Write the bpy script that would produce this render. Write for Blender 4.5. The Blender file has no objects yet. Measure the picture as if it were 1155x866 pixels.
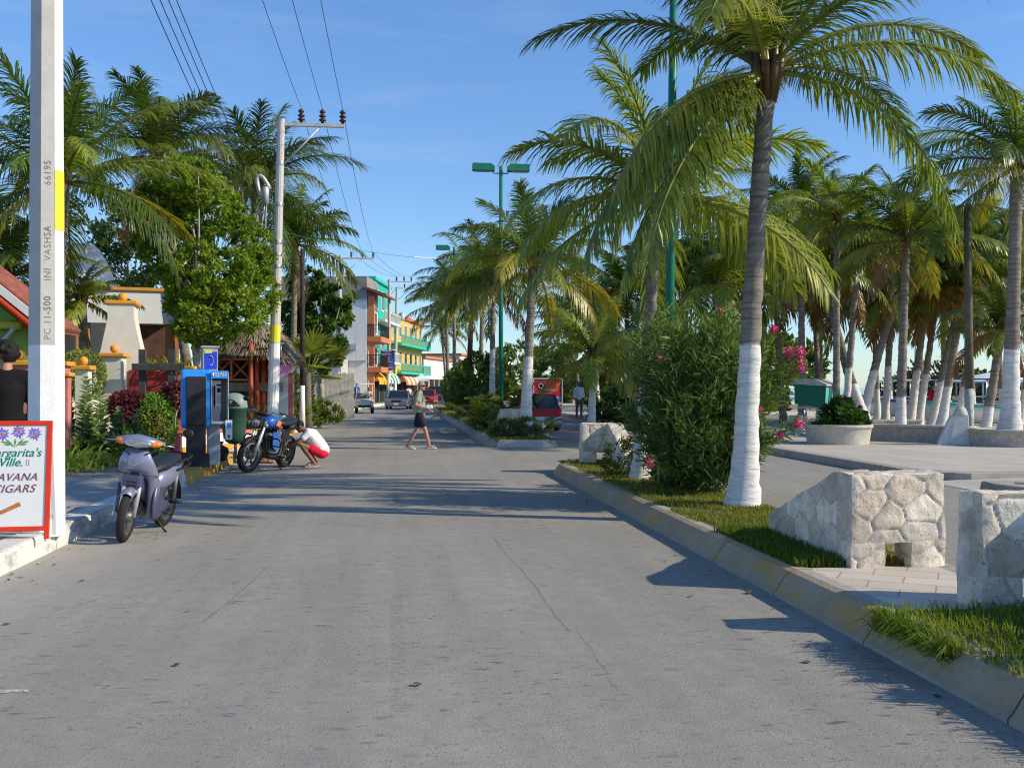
import bpy, math, random
import numpy as np
from mathutils import Vector, Matrix
PI = math.pi
rad = math.radians
SC = bpy.context.scene
COL = SC.collection
rng = np.random.default_rng(7)
random.seed(7)

# ------------------------------------------------------------------ survey frame
F, CX, HY, CAMH, YAW = 1123.0, 577.5, 437.0, 1.63, rad(6.73)
SA, CA = math.sin(YAW), math.cos(YAW)
def P(px, py, d):
    """surveyed point: bearing column, height row, distance"""
    r = (px - CX) / F * d
    return np.array((d * SA + r * CA, d * CA - r * SA, CAMH - (py - HY) / F * d))
def G(px, py, z=0.0):
    return P(px, py, F * (CAMH - z) / (py - HY))
def XY(px, d, z=0.0):
    p = P(px, HY, d); p[2] = z
    return p
def bend(y):
    """the street swings gently to the right beyond 50 m"""
    return 0.0018 * (y - 50) ** 2 if y > 50 else 0.0

# ------------------------------------------------------------------ mesh collector
class MB:
    def __init__(s):
        s.v = []; s.n = 0; s.f = []; s.m = []; s.c = []; s.s = []
    def add(s, V, Fs, m=0, c=None, smooth=False):
        V = np.asarray(V, dtype=float).reshape(-1, 3)
        n = s.n
        s.v.append(V); s.n += len(V)
        if isinstance(Fs, np.ndarray):
            Fs = (Fs + n).tolist()
            s.f.extend(Fs)
        else:
            s.f.extend([tuple(i + n for i in f) for f in Fs])
        k = len(Fs)
        s.m.extend([m] * k); s.s.extend([smooth] * k)
        if c is None: c = (1, 1, 1)
        c = np.asarray(c, dtype=float)
        if c.ndim == 1: c = np.tile(c[:3], (len(V), 1))
        s.c.append(c)
        return s
    def box(s, c, size, rz=0.0, m=0, col=None, top=(1, 1), rx=0.0, ry=0.0):
        x, y, z = [k / 2 for k in size]
        tx, ty = top
        V = np.array([(-x, -y, -z), (x, -y, -z), (x, y, -z), (-x, y, -z),
                      (-x * tx, -y * ty, z), (x * tx, -y * ty, z), (x * tx, y * ty, z), (-x * tx, y * ty, z)])
        if rx or ry or rz:
            M = np.array(Matrix.Rotation(rz, 3, 'Z') @ Matrix.Rotation(ry, 3, 'Y') @ Matrix.Rotation(rx, 3, 'X'))
            V = V @ M.T
        V = V + np.array(c)
        return s.add(V, [(0, 3, 2, 1), (4, 5, 6, 7), (0, 1, 5, 4), (1, 2, 6, 5), (2, 3, 7, 6), (3, 0, 4, 7)], m, col)
    def tube(s, path, radii, n=8, m=0, col=None, smooth=True, caps=True, squash=None):
        path = np.asarray(path, dtype=float)
        k = len(path)
        if np.isscalar(radii): radii = [radii] * k
        T = np.gradient(path, axis=0)
        T /= np.linalg.norm(T, axis=1)[:, None] + 1e-9
        ref = np.array((0, 0, 1.0)) if abs(T[0][2]) < 0.9 else np.array((0, 1.0, 0))
        V = []
        a = np.linspace(0, 2 * PI, n, endpoint=False)
        nrm = np.cross(T[0], ref); nrm /= np.linalg.norm(nrm)
        for i in range(k):
            nrm = nrm - T[i] * np.dot(nrm, T[i]); nrm /= np.linalg.norm(nrm) + 1e-9
            b = np.cross(T[i], nrm)
            q = 1.0 if squash is None else squash
            V.append(path[i] + radii[i] * (np.cos(a)[:, None] * nrm + q * np.sin(a)[:, None] * b))
        V = np.concatenate(V)
        Fs = []
        for i in range(k - 1):
            for j in range(n):
                j2 = (j + 1) % n
                Fs.append((i * n + j, i * n + j2, (i + 1) * n + j2, (i + 1) * n + j))
        s.add(V, Fs, m, col, smooth)
        if caps:
            base = s.n - len(V)
            s.f.append(tuple(base + j for j in reversed(range(n)))); s.m.append(m); s.s.append(False)
            s.f.append(tuple(base + (k - 1) * n + j for j in range(n))); s.m.append(m); s.s.append(False)
        return s
    def lathe(s, prof, c=(0, 0, 0), n=20, m=0, col=None, smooth=True, R=None, sx=1, sy=1, arc=2 * PI):
        a = np.linspace(0, arc, n, endpoint=False)
        V = np.array([(r * math.cos(t) * sx, r * math.sin(t) * sy, z) for r, z in prof for t in a])
        if R is not None: V = V @ np.array(R).T
        V = V + np.array(c)
        Fs = []
        for i in range(len(prof) - 1):
            for j in range(n):
                j2 = (j + 1) % n
                Fs.append((i * n + j, i * n + j2, (i + 1) * n + j2, (i + 1) * n + j))
        return s.add(V, Fs, m, col, smooth)
    def ball(s, c, r, n=12, m=0, col=None, R=None):
        if np.isscalar(r): r = (r, r, r)
        k = n // 2
        V = []
        for i in range(k + 1):
            ph = -PI / 2 + PI * i / k
            for j in range(n):
                th = 2 * PI * j / n
                V.append((r[0] * math.cos(ph) * math.cos(th), r[1] * math.cos(ph) * math.sin(th), r[2] * math.sin(ph)))
        V = np.array(V)
        if R is not None: V = V @ np.array(R).T
        V = V + np.array(c)
        Fs = [(i * n + j, i * n + (j + 1) % n, (i + 1) * n + (j + 1) % n, (i + 1) * n + j) for i in range(k) for j in range(n)]
        return s.add(V, Fs, m, col, True)
    def prism(s, poly, lo, hi, axis='z', m=0, col=None, smooth=False):
        """poly: 2-D outline; axis z: (x,y); x: (y,z); y: (x,z)"""
        n = len(poly)
        def put(p, h):
            if axis == 'z': return (p[0], p[1], h)
            if axis == 'x': return (h, p[0], p[1])
            return (p[0], h, p[1])
        V = [put(p, lo) for p in poly] + [put(p, hi) for p in poly]
        Fs = [tuple(range(n))[::-1], tuple(range(n, 2 * n))]
        Fs += [(i, (i + 1) % n, n + (i + 1) % n, n + i) for i in range(n)]
        s.add(V, Fs[:2], m, col, False)
        b = s.n - len(V)
        for f in Fs[2:]:
            s.f.append(tuple(b + i for i in f)); s.m.append(m); s.s.append(smooth)
        return s
    def sweep(s, prof, path, m=0, col=None, mats=None, close_ends=True):
        """prof: (offset to the right of travel, z) ; path: (x,y[,z])"""
        path = [np.array((p[0], p[1], p[2] if len(p) > 2 else 0.0)) for p in path]
        k, n = len(path), len(prof)
        V = []
        for i in range(k):
            t = path[min(i + 1, k - 1)] - path[max(i - 1, 0)]
            t[2] = 0; t /= np.linalg.norm(t) + 1e-9
            if 0 < i < k - 1:
                t1 = path[i] - path[i - 1]; t1[2] = 0; t1 /= np.linalg.norm(t1) + 1e-9
                sc = 1 / max(0.4, float(np.dot(t, t1)))
            else: sc = 1
            rt = np.array((t[1], -t[0], 0)) * sc
            for o, z in prof: V.append(path[i] + rt * o + np.array((0, 0, z)))
        Fs = [(i * n + j, (i + 1) * n + j, (i + 1) * n + j + 1, i * n + j + 1) for i in range(k - 1) for j in range(n - 1)]
        s.add(V, Fs, m, col)
        if mats is not None:
            base = len(s.m) - len(Fs)
            for i in range(k - 1):
                for j in range(n - 1): s.m[base + i * (n - 1) + j] = mats(path[i], j)
        if close_ends:
            b = s.n - len(V)
            s.f.append(tuple(b + j for j in range(n))); s.m.append(s.m[-1]); s.s.append(False)
            s.f.append(tuple(b + (k - 1) * n + j for j in reversed(range(n)))); s.m.append(m if mats is None else s.m[-2]); s.s.append(False)
        return s
    def mesh(s, name):
        me = bpy.data.meshes.new(name)
        V = np.concatenate(s.v) if s.v else np.zeros((0, 3))
        me.from_pydata(V.tolist(), [], s.f)
        me.polygons.foreach_set('material_index', s.m)
        me.polygons.foreach_set('use_smooth', s.s)
        ca = me.color_attributes.new('Col', 'FLOAT_COLOR', 'POINT')
        C = np.ones((len(V), 4), dtype=np.float32); C[:, :3] = np.concatenate(s.c)
        ca.data.foreach_set('color', C.ravel())
        me.update()
        return me
    def build(s, name, mats, parent=None, bevel=0.0, loc=None, segs=2, kind=None):
        me = s.mesh(name)
        if not isinstance(mats, (list, tuple)): mats = [mats]
        for q in mats: me.materials.append(q)
        o = bpy.data.objects.new(name, me); COL.objects.link(o)
        if parent is not None: o.parent = parent
        if loc is not None: o.location = loc
        if bevel:
            b = o.modifiers.new('bevel', 'BEVEL'); b.width = bevel; b.segments = segs; b.limit_method = 'ANGLE'; b.angle_limit = rad(35)
        if kind: o['kind'] = kind
        return o

def thing(name, label, cat, loc=(0, 0, 0), rz=0.0, group=None):
    o = bpy.data.objects.new(name, None); COL.objects.link(o)
    o.location = [float(q) for q in loc]; o.rotation_euler = (0, 0, rz); o.empty_display_size = 0.2
    o['label'] = label; o['category'] = cat
    if group: o['group'] = group
    return o
def tag(o, label, cat, group=None, kind=None):
    o['label'] = label; o['category'] = cat
    if group: o['group'] = group
    if kind: o['kind'] = kind
    return o
def copy_tree(o, parent=None):
    c = o.copy(); COL.objects.link(c); c.parent = parent
    for ch in list(o.children): copy_tree(ch, c)
    return c
def bez(a, b, c, n=10):
    a, b, c = map(lambda q: np.array(q, float), (a, b, c))
    t = np.linspace(0, 1, n)[:, None]
    return (1 - t) ** 2 * a + 2 * t * (1 - t) * b + t * t * c
def curve_pts(pts, n=24):
    """Catmull-Rom through pts"""
    p = np.array(pts, float)
    p = np.vstack([2 * p[0] - p[1], p, 2 * p[-1] - p[-2]])
    out = []
    segs = len(p) - 3
    for k in range(n):
        u = k / (n - 1) * segs
        i = min(int(u), segs - 1); t = u - i
        a, b, c, d = p[i:i + 4]
        out.append(0.5 * (2 * b + (c - a) * t + (2 * a - 5 * b + 4 * c - d) * t * t + (3 * b - a - 3 * c + d) * t ** 3))
    return np.array(out)

# ------------------------------------------------------------------ materials
def nt(name):
    m = bpy.data.materials.new(name); m.use_nodes = True
    t = m.node_tree; t.nodes.clear()
    out = t.nodes.new('ShaderNodeOutputMaterial')
    return m, t, out
def node(t, kind, **kw):
    n = t.nodes.new(kind)
    for k, v in kw.items():
        if k in n.inputs: n.inputs[k].default_value = v
        else: setattr(n, k, v)
    return n
def mixc(t, fac, a, b, blend='MIX'):
    n = t.nodes.new('ShaderNodeMix'); n.data_type = 'RGBA'; n.blend_type = blend
    for sock, val in ((n.inputs[0], fac), (n.inputs[6], a), (n.inputs[7], b)):
        if isinstance(val, bpy.types.NodeSocket): t.links.new(val, sock)
        elif isinstance(val, (tuple, list)): sock.default_value = (*val[:3], 1)
        else: sock.default_value = val
    return n.outputs[2]
def ramp(t, src, stops):
    n = t.nodes.new('ShaderNodeValToRGB')
    e = n.color_ramp.elements
    while len(e) < len(stops): e.new(0.5)
    for q, (p, c) in zip(e, stops):
        q.position = p; q.color = (c, c, c, 1) if np.isscalar(c) else (*c, 1)
    t.links.new(src, n.inputs[0])
    return n.outputs[0]
def noise(t, co, scale, detail=5, rough=0.6, dist=0.0):
    n = node(t, 'ShaderNodeTexNoise', Scale=scale, Detail=detail, Roughness=rough, Distortion=dist)
    t.links.new(co, n.inputs['Vector'])
    return n.outputs[0]
def coords(t, kind='Object', scale=None):
    c = t.nodes.new('ShaderNodeTexCoord').outputs[kind]
    if scale:
        mp = node(t, 'ShaderNodeMapping'); mp.inputs['Scale'].default_value = scale
        t.links.new(c, mp.inputs[0]); c = mp.outputs[0]
    return c
def bsdf(t, out, col, rough=0.7, metal=0.0, spec=0.3, bump=None, bstr=0.3, bdist=0.01):
    b = t.nodes.new('ShaderNodeBsdfPrincipled')
    for nm, v in (('Base Color', col), ('Roughness', rough), ('Metallic', metal), ('Specular IOR Level', spec)):
        if isinstance(v, bpy.types.NodeSocket): t.links.new(v, b.inputs[nm])
        elif isinstance(v, (tuple, list)): b.inputs[nm].default_value = (*v[:3], 1)
        else: b.inputs[nm].default_value = v
    if bump is not None:
        bn = node(t, 'ShaderNodeBump', Strength=bstr, Distance=bdist)
        t.links.new(bump, bn.inputs['Height']); t.links.new(bn.outputs[0], b.inputs['Normal'])
    t.links.new(b.outputs[0], out.inputs[0])
    return b
MC = {}
def mat(name, col, rough=0.7, var=0.18, scale=3.0, bump=0.15, bscale=60, metal=0.0, spec=0.3, dirt=0.0, dirtcol=(0.12, 0.10, 0.08), attr=False, bdist=0.01):
    if name in MC: return MC[name]
    m, t, out = nt(name)
    co = coords(t)
    n1 = noise(t, co, scale, 6)
    f = ramp(t, n1, [(0.3, 0.0), (0.7, 1.0)])
    lo = tuple(max(0, c * (1 - var)) for c in col); hi = tuple(min(1, c * (1 + var)) for c in col)
    c = mixc(t, f, lo, hi)
    if attr:
        a = node(t, 'ShaderNodeAttribute', attribute_name='Col')
        c = mixc(t, 1.0, c, a.outputs[0], 'MULTIPLY')
    if dirt:
        nd = noise(t, co, scale * 0.7 + 0.6, 8, 0.7, 0.6)
        fd = ramp(t, nd, [(0.45, 0.0), (0.75, dirt)])
        c = mixc(t, fd, c, dirtcol)
    nb = noise(t, co, bscale, 4)
    bsdf(t, out, c, rough, metal, spec, nb if bump else None, bump, bdist)
    MC[name] = m
    return m
def foliage_mat(name, trans=0.3, rough=0.45, spec=0.35):
    m, t, out = nt(name)
    a = node(t, 'ShaderNodeAttribute', attribute_name='Col')
    co = coords(t)
    n = noise(t, co, 2.2, 3)
    c = mixc(t, ramp(t, n, [(0.3, 0.0), (0.7, 1.0)]), (0.72, 0.74, 0.70), (1.2, 1.15, 1.1))
    c = mixc(t, 1.0, a.outputs[0], c, 'MULTIPLY')
    b = t.nodes.new('ShaderNodeBsdfPrincipled')
    t.links.new(c, b.inputs['Base Color']); b.inputs['Roughness'].default_value = rough; b.inputs['Specular IOR Level'].default_value = spec
    tr = t.nodes.new('ShaderNodeBsdfTranslucent')
    c2 = mixc(t, 1.0, c, (1.5, 1.5, 0.55), 'MULTIPLY')
    t.links.new(c2, tr.inputs[0])
    mx = t.nodes.new('ShaderNodeMixShader'); mx.inputs[0].default_value = trans
    t.links.new(b.outputs[0], mx.inputs[1]); t.links.new(tr.outputs[0], mx.inputs[2])
    t.links.new(mx.outputs[0], out.inputs[0])
    return m
def glass_mat(name, col=(0.02, 0.025, 0.03), rough=0.06):
    m, t, out = nt(name)
    bsdf(t, out, col, rough, 0.0, 0.8)
    return m

M_palm = foliage_mat('palm_leaf', 0.34, 0.36, 0.55)
M_leaf = foliage_mat('leaf', 0.3, 0.5, 0.3)
M_grass = foliage_mat('grass_blade', 0.35, 0.6, 0.2)
M_black = mat('black_plastic', (0.018, 0.018, 0.02), 0.45, 0.2, 6, 0.1, 90)
M_rubber = mat('rubber', (0.02, 0.02, 0.021), 0.8, 0.3, 12, 0.2, 120)
M_steel = mat('steel', (0.45, 0.45, 0.46), 0.35, 0.15, 8, 0.05, 80, 0.8)
M_chrome = mat('chrome', (0.75, 0.75, 0.76), 0.12, 0.05, 4, 0, 10, 1.0)
M_galv = mat('galvanised', (0.5, 0.5, 0.5), 0.5, 0.2, 5, 0.1, 80, 0.3, dirt=0.3)
M_white = mat('white_paint', (0.78, 0.77, 0.74), 0.65, 0.06, 2.5, 0.15, 40, dirt=0.25, dirtcol=(0.45, 0.42, 0.38))
M_orange = mat('ochre_paint', (0.72, 0.33, 0.045), 0.6, 0.12, 5, 0.1, 60, dirt=0.15)
M_glass = glass_mat('dark_glass')
M_wood = mat('weathered_wood', (0.10, 0.075, 0.055), 0.8, 0.35, 6, 0.4, 50)
# ================================================================== setting: ground, road, kerbs, pavements
def asphalt_mat():
    m, t, out = nt('asphalt')
    co = coords(t)
    big = noise(t, co, 0.35, 4, 0.55)
    c = mixc(t, ramp(t, big, [(0.3, 0.0), (0.72, 1.0)]), (0.325, 0.30, 0.258), (0.415, 0.386, 0.333))
    # wheel tracks / streaks running along the street
    st = noise(t, coords(t, scale=(1.6, 0.06, 1)), 1.5, 4, 0.6)
    c = mixc(t, ramp(t, st, [(0.42, 0.0), (0.75, 0.45)]), c, (0.205, 0.203, 0.198))
    # fine aggregate
    ag = noise(t, co, 95, 3, 0.7)
    c = mixc(t, ramp(t, ag, [(0.3, 0.0), (0.72, 0.9)]), mixc(t, 1.0, c, (0.72, 0.72, 0.73), 'MULTIPLY'), mixc(t, 1.0, c, (1.22, 1.21, 1.18), 'MULTIPLY'))
    sp = noise(t, co, 30, 2, 0.6)
    pg = noise(t, co, 1.1, 3)
    mp_ = node(t, 'ShaderNodeMath', operation='MULTIPLY')
    t.links.new(ramp(t, sp, [(0.30, 0.85), (0.42, 0.0)]), mp_.inputs[0]); t.links.new(ramp(t, pg, [(0.35, 0.25), (0.65, 1.0)]), mp_.inputs[1])
    c = mixc(t, mp_.outputs[0], c, (0.105, 0.102, 0.096))
    md = noise(t, co, 5.5, 4, 0.7)
    c = mixc(t, ramp(t, md, [(0.35, 0.0), (0.68, 0.5)]), c, (0.225, 0.215, 0.195))
    # pale sandy dust toward the left kerb
    sx_ = node(t, 'ShaderNodeSeparateXYZ'); t.links.new(co, sx_.inputs[0])
    dn = noise(t, coords(t, scale=(1, .3, 1)), 1.7, 6, 0.7)
    du = node(t, 'ShaderNodeMath', operation='MULTIPLY_ADD'); du.inputs[1].default_value = 1.5; t.links.new(dn, du.inputs[0]); t.links.new(sx_.outputs[0], du.inputs[2])
    mr_ = node(t, 'ShaderNodeMapRange'); mr_.inputs[1].default_value = -2.6; mr_.inputs[2].default_value = -1.2; mr_.inputs[3].default_value = .6; mr_.inputs[4].default_value = 0
    t.links.new(du.outputs[0], mr_.inputs[0])
    c = mixc(t, mr_.outputs[0], c, (0.43, 0.405, 0.36))
    # dark oil blots, stretched across the road
    ob = noise(t, coords(t, scale=(3.4, 9.5, 1)), 1.6, 5, 0.6)
    gate = noise(t, co, 0.5, 2)
    mul = node(t, 'ShaderNodeMath', operation='MULTIPLY')
    t.links.new(ramp(t, ob, [(0.60, 0.0), (0.65, 0.85)]), mul.inputs[0]); t.links.new(ramp(t, gate, [(0.38, 0.0), (0.62, 1.0)]), mul.inputs[1])
    c = mixc(t, mul.outputs[0], c, (0.09, 0.092, 0.095))
    # cracks
    vo = node(t, 'ShaderNodeTexVoronoi', feature='DISTANCE_TO_EDGE', Scale=0.8)
    wv = node(t, 'ShaderNodeMapping'); t.links.new(co, wv.inputs[0])
    nz = node(t, 'ShaderNodeTexNoise', Scale=2.0, Detail=6.0); t.links.new(co, nz.inputs['Vector'])
    ad = mixc(t, 0.22, co, nz.outputs[1])
    t.links.new(ad, vo.inputs['Vector'])
    g2 = noise(t, co, 0.23, 2)
    mu2 = node(t, 'ShaderNodeMath', operation='MULTIPLY')
    t.links.new(ramp(t, vo.outputs[0], [(0.0, 0.42), (0.006, 0.0)]), mu2.inputs[0]); t.links.new(ramp(t, g2, [(0.55, 0.0), (0.64, 1.0)]), mu2.inputs[1])
    c = mixc(t, mu2.outputs[0], c, (0.13, 0.129, 0.125))
    hb = noise(t, co, 70, 4, 0.7)
    bsdf(t, out, c, 0.82, 0, 0.25, hb, 0.5, 0.012)
    return m
M_asph = asphalt_mat()
def paver_mat(name, c1, c2, joint, sx=1.0, sy=1.0, rot=0.0, mortar=0.012, bw=0.45, rh=0.3, dirt=0.35):
    m, t, out = nt(name)
    co = coords(t)
    mp = node(t, 'ShaderNodeMapping'); mp.inputs['Rotation'].default_value = (0, 0, rot); mp.inputs['Scale'].default_value = (sx, sy, 1)
    t.links.new(co, mp.inputs[0])
    b = node(t, 'ShaderNodeTexBrick', Scale=1.0)
    b.inputs['Color1'].default_value = (*c1, 1); b.inputs['Color2'].default_value = (*c2, 1); b.inputs['Mortar'].default_value = (*joint, 1)
    b.inputs['Mortar Size'].default_value = mortar; b.inputs['Brick Width'].default_value = bw; b.inputs['Row Height'].default_value = rh
    t.links.new(mp.outputs[0], b.inputs['Vector'])
    n1 = noise(t, co, 0.8, 6, 0.65)
    c = mixc(t, ramp(t, n1, [(0.35, 0.0), (0.75, dirt)]), b.outputs[0], joint)
    n2 = noise(t, co, 45, 3)
    c = mixc(t, ramp(t, n2, [(0.3, 0.0), (0.7, 1.0)]), mixc(t, 1.0, c, (0.86, 0.86, 0.86), 'MULTIPLY'), mixc(t, 1.0, c, (1.1, 1.1, 1.1), 'MULTIPLY'))
    bsdf(t, out, c, 0.85, 0, 0.2, n2, 0.3, 0.006)
    return m
M_pave = paver_mat('pavement_concrete', (0.36, 0.35, 0.33), (0.40, 0.39, 0.365), (0.20, 0.195, 0.185), bw=2.4, rh=2.2, mortar=0.02)
M_path = paver_mat('stamped_path', (0.54, 0.48, 0.40), (0.63, 0.56, 0.47), (0.33, 0.29, 0.24), rot=0.55, bw=0.46, rh=0.27, mortar=0.007, dirt=0.4)
M_prom = paver_mat('promenade_concrete', (0.52, 0.475, 0.40), (0.58, 0.535, 0.46), (0.34, 0.31, 0.27), bw=3.0, rh=3.0, mortar=0.025, dirt=0.5)
def kerb_mat(name, base, base2, paint=None, lo=.45, hi=.6):
    m, t, out = nt(name)
    co = coords(t)
    n = noise(t, co, 2.3, 7, .7)
    c = mixc(t, ramp(t, n, [(.3, 0.0), (.7, 1.0)]), base, base2)
    if paint is not None:
        pn = noise(t, coords(t, scale=(1, .5, 1.5)), 3.4, 8, .75)
        c = mixc(t, ramp(t, pn, [(lo, 0.0), (hi, .9)]), c, paint)
    n2 = noise(t, co, 14, 6, .7)
    c = mixc(t, ramp(t, n2, [(.55, 0.0), (.75, .45)]), c, tuple(q * .45 for q in base))
    sep = node(t, 'ShaderNodeSeparateXYZ'); t.links.new(co, sep.inputs[0])
    dv = node(t, 'ShaderNodeMath', operation='DIVIDE'); dv.inputs[1].default_value = 1.5; t.links.new(sep.outputs[1], dv.inputs[0])
    fr_ = node(t, 'ShaderNodeMath', operation='FRACT'); t.links.new(dv.outputs[0], fr_.inputs[0])
    lt = node(t, 'ShaderNodeMath', operation='LESS_THAN'); lt.inputs[1].default_value = .009; t.links.new(fr_.outputs[0], lt.inputs[0])
    c = mixc(t, lt.outputs[0], c, tuple(q * .3 for q in base))
    nb = noise(t, co, 24, 6, .7)
    bsdf(t, out, c, .85, 0, .2, nb, .8, .02)
    return m
M_kerbw = kerb_mat('kerb_white', (0.36, 0.35, 0.33), (0.44, 0.43, 0.40), (0.72, 0.70, 0.66), .36, .46)
M_kerby = kerb_mat('kerb_yellow', (0.30, 0.27, 0.22), (0.38, 0.34, 0.27), (0.55, 0.32, 0.045), .34, .46)
M_kerbg = kerb_mat('kerb_grey', (0.32, 0.295, 0.255), (0.46, 0.43, 0.38))
M_kerbm = kerb_mat('kerb_worn_yellow', (0.35, 0.275, 0.18), (0.46, 0.37, 0.26), (0.52, 0.31, 0.09), .49, .63)
M_soil = mat('soil', (0.13, 0.105, 0.07), 0.95, 0.35, 3, 0.8, 25, bdist=0.03)
M_turf = mat('turf', (0.12, 0.13, 0.045), 0.95, 0.45, 5, 0.9, 40, bdist=0.03)
M_sand = mat('sand', (0.60, 0.56, 0.48), 0.95, 0.12, 0.8, 0.7, 4, bdist=0.05)
M_earth = mat('earth', (0.22, 0.19, 0.14), 0.95, 0.3, 0.05, 0.5, 2)

def ys(a, b, step):
    n = max(2, int(round((b - a) / step)) + 1)
    return np.linspace(a, b, n)
def strip(name, xl, xr, y0, y1, z, m, step=4.0, zr=None):
    mb = MB()
    Y = ys(y0, y1, step)
    V = []
    for y in Y:
        V += [(xl(y), y, z), (xr(y), y, z if zr is None else zr)]
    mb.add(V, [(2 * i, 2 * i + 1, 2 * i + 3, 2 * i + 2) for i in range(len(Y) - 1)])
    return mb.build(name, m, kind='structure')
KL = lambda y: -3.38 - 0.006 * max(0, y - 10) + bend(y)        # left kerb line
KR = lambda y: 9.15 + 0.01 * max(0, y - 20) + bend(y)          # promenade kerb line

mb = MB(); mb.add([(-900, -300, -0.04), (40, -300, -0.04), (40, 2500, -0.04), (-900, 2500, -0.04)], [(0, 1, 2, 3)])
mb.build('ground', M_earth, kind='structure')
strip('road', lambda y: KL(y) - 0.3, lambda y: KR(y) + 0.3, -30, 320, 0.0, M_asph, 3)

# faint yellow centre dashes and the odd white mark
def paint_mat(name, col, lo, hi):
    m, t, out = nt(name)
    co = coords(t)
    n = noise(t, co, 22, 7, 0.75)
    f = ramp(t, n, [(lo, 0.0), (hi, 1.0)])
    b = t.nodes.new('ShaderNodeBsdfPrincipled'); b.inputs['Base Color'].default_value = (*col, 1); b.inputs['Roughness'].default_value = 0.8
    tr = t.nodes.new('ShaderNodeBsdfTransparent')
    mx = t.nodes.new('ShaderNodeMixShader')
    t.links.new(f, mx.inputs[0]); t.links.new(tr.outputs[0], mx.inputs[1]); t.links.new(b.outputs[0], mx.inputs[2])
    t.links.new(mx.outputs[0], out.inputs[0])
    return m
M_dash = paint_mat('worn_yellow_paint', (0.38, 0.33, 0.19), 0.46, 0.92)
M_wmark = paint_mat('worn_white_paint', (0.62, 0.58, 0.50), 0.36, 0.6)
mb = MB()
for y0 in (4.95, 13.5, 22, 31):
    mb.add([(-0.02, y0, .004), (0.075, y0, .004), (0.075, y0 + 3.0, .004), (-0.02, y0 + 3.0, .004)], [(0, 1, 2, 3)])
mb.build('centre_line', M_dash, kind='structure')
g = G(12, 780)
mb = MB(); mb.add([g + (-.2, -.02, .004), g + (.1, -.02, .004), g + (.08, .03, .004), g + (-.2, .035, .004)], [(0, 1, 2, 3)])
mb.build('paint_splash', M_wmark, kind='structure')

def seam(px0, py0, px1, py1, w=.014, wob=.02, n=26):
    a, b = G(px0, py0), G(px1, py1)
    t = np.linspace(0, 1, n)[:, None]
    p = a + (b - a) * t; p[:, 0] += np.cumsum(rng.normal(0, wob * .3, n)); p[:, 2] = .004
    ww = (w * rng.uniform(.35, 1.2, n))[:, None] * np.array((1, .2, 0))
    q = MB(); q.add(np.stack([p - ww / 2, p + ww / 2], 1).reshape(-1, 3), [(2 * i, 2 * i + 1, 2 * i + 3, 2 * i + 2) for i in range(n - 1)])
    return q.build('road_crack', M_crack, kind='structure')
M_crack = paint_mat('crack_tar', (0.15, 0.147, 0.14), 0.36, 0.80)
seam(556, 606, 652, 712); seam(652, 712, 700, 780, .01); seam(300, 640, 236, 700, .012); seam(236, 700, 30, 742, .01, .05); seam(330, 588, 470, 596, .02, .05); seam(60, 690, 180, 655, .012, .04)
# left pavement with its kerb
strip('pavement', lambda y: -5.7 + bend(y), lambda y: KL(y) - 0.02, -10, 300, 0.2, M_pave, 3)
strip('garden_ground', lambda y: -60, lambda y: -5.68 + bend(y), -10, 300, 0.19, M_soil, 3)
def yel(p, j):
    y = p[1]
    return 1 if (17.0 <= y < 22.6 or 32.5 <= y < 36.5) else 0
mb = MB()
path = [(KL(y), y) for y in ys(-10, 56, 0.5)] + [(KL(y), y) for y in ys(58, 300, 3)]
mb.sweep([(0.0, -0.02), (0.0, 0.02), (-0.015, 0.185), (-0.035, 0.206), (-0.27, 0.206), (-0.28, 0.15)], path, mats=yel)
mb.build('kerb', [M_kerbw, M_kerby], kind='structure')

# promenade kerb, with a ramp gap at y 14.6 - 15.9
strip('promenade', lambda y: KR(y) + 0.02, lambda y: 21.0 + bend(y), 16.3, 300, 0.15, M_prom, 3)
strip('promenade', lambda y: 12.6, lambda y: 21.0, 14.2, 16.3, 0.146, M_prom, 3)
strip('promenade', lambda y: KR(y) + 0.02, lambda y: 21.0, -10, 14.2, 0.15, M_prom, 3)
prof = [(0.0, -0.02), (0.0, 0.02), (0.02, 0.14), (0.05, 0.156), (0.3, 0.156), (0.31, 0.1)]
mb = MB()
p1 = [(12.0, 16.05), (10.6, 16.1), (9.9, 16.15), (9.45, 16.4), (9.2, 17.2)] + [(KR(y), y) for y in ys(18.5, 300, 2.0)]
mb.sweep(prof, p1)
mb.build('kerb', M_kerbg, kind='structure')
mb = MB()
p2 = [(KR(y), y) for y in ys(-10, 12.5, 1.0)] + [(9.1, 13.3), (8.95, 14.1), (9.05, 14.55), (9.5, 14.6), (10.1, 14.4), (12.2, 14.35)]
mb.sweep([(o, z * 1.15) for o, z in prof], p2)
mb.build('kerb', M_kerbg, kind='structure')
mb = MB(); mb.add([(9.1, 14.3, .006), (9.1, 16.25, .006), (12.62, 16.25, .147), (12.62, 14.3, .147)], [(3, 2, 1, 0)])
mb.build('ramp', M_prom, kind='structure')

# beach and sea
strip('beach', lambda y: 21.0 + bend(min(y, 140)) - 0.02, lambda y: 36.0 + 0.10 * y, -20, 300, 0.14, M_sand, 4, zr=-0.35)
def sea_mat():
    m, t, out = nt('sea_water')
    co = coords(t)
    n = noise(t, co, 0.9, 4)
    bsdf(t, out, (0.04, 0.21, 0.27), 0.12, 0, 0.5, n, 0.25, 0.2)
    return m
mb = MB(); mb.add([(33, -400, -0.3), (4000, -400, -0.3), (4000, 5000, -0.3), (60, 5000, -0.3), (60, 260, -0.3)], [(0, 1, 2, 3, 4)])
mb.build('sea', sea_mat(), kind='structure')

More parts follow.
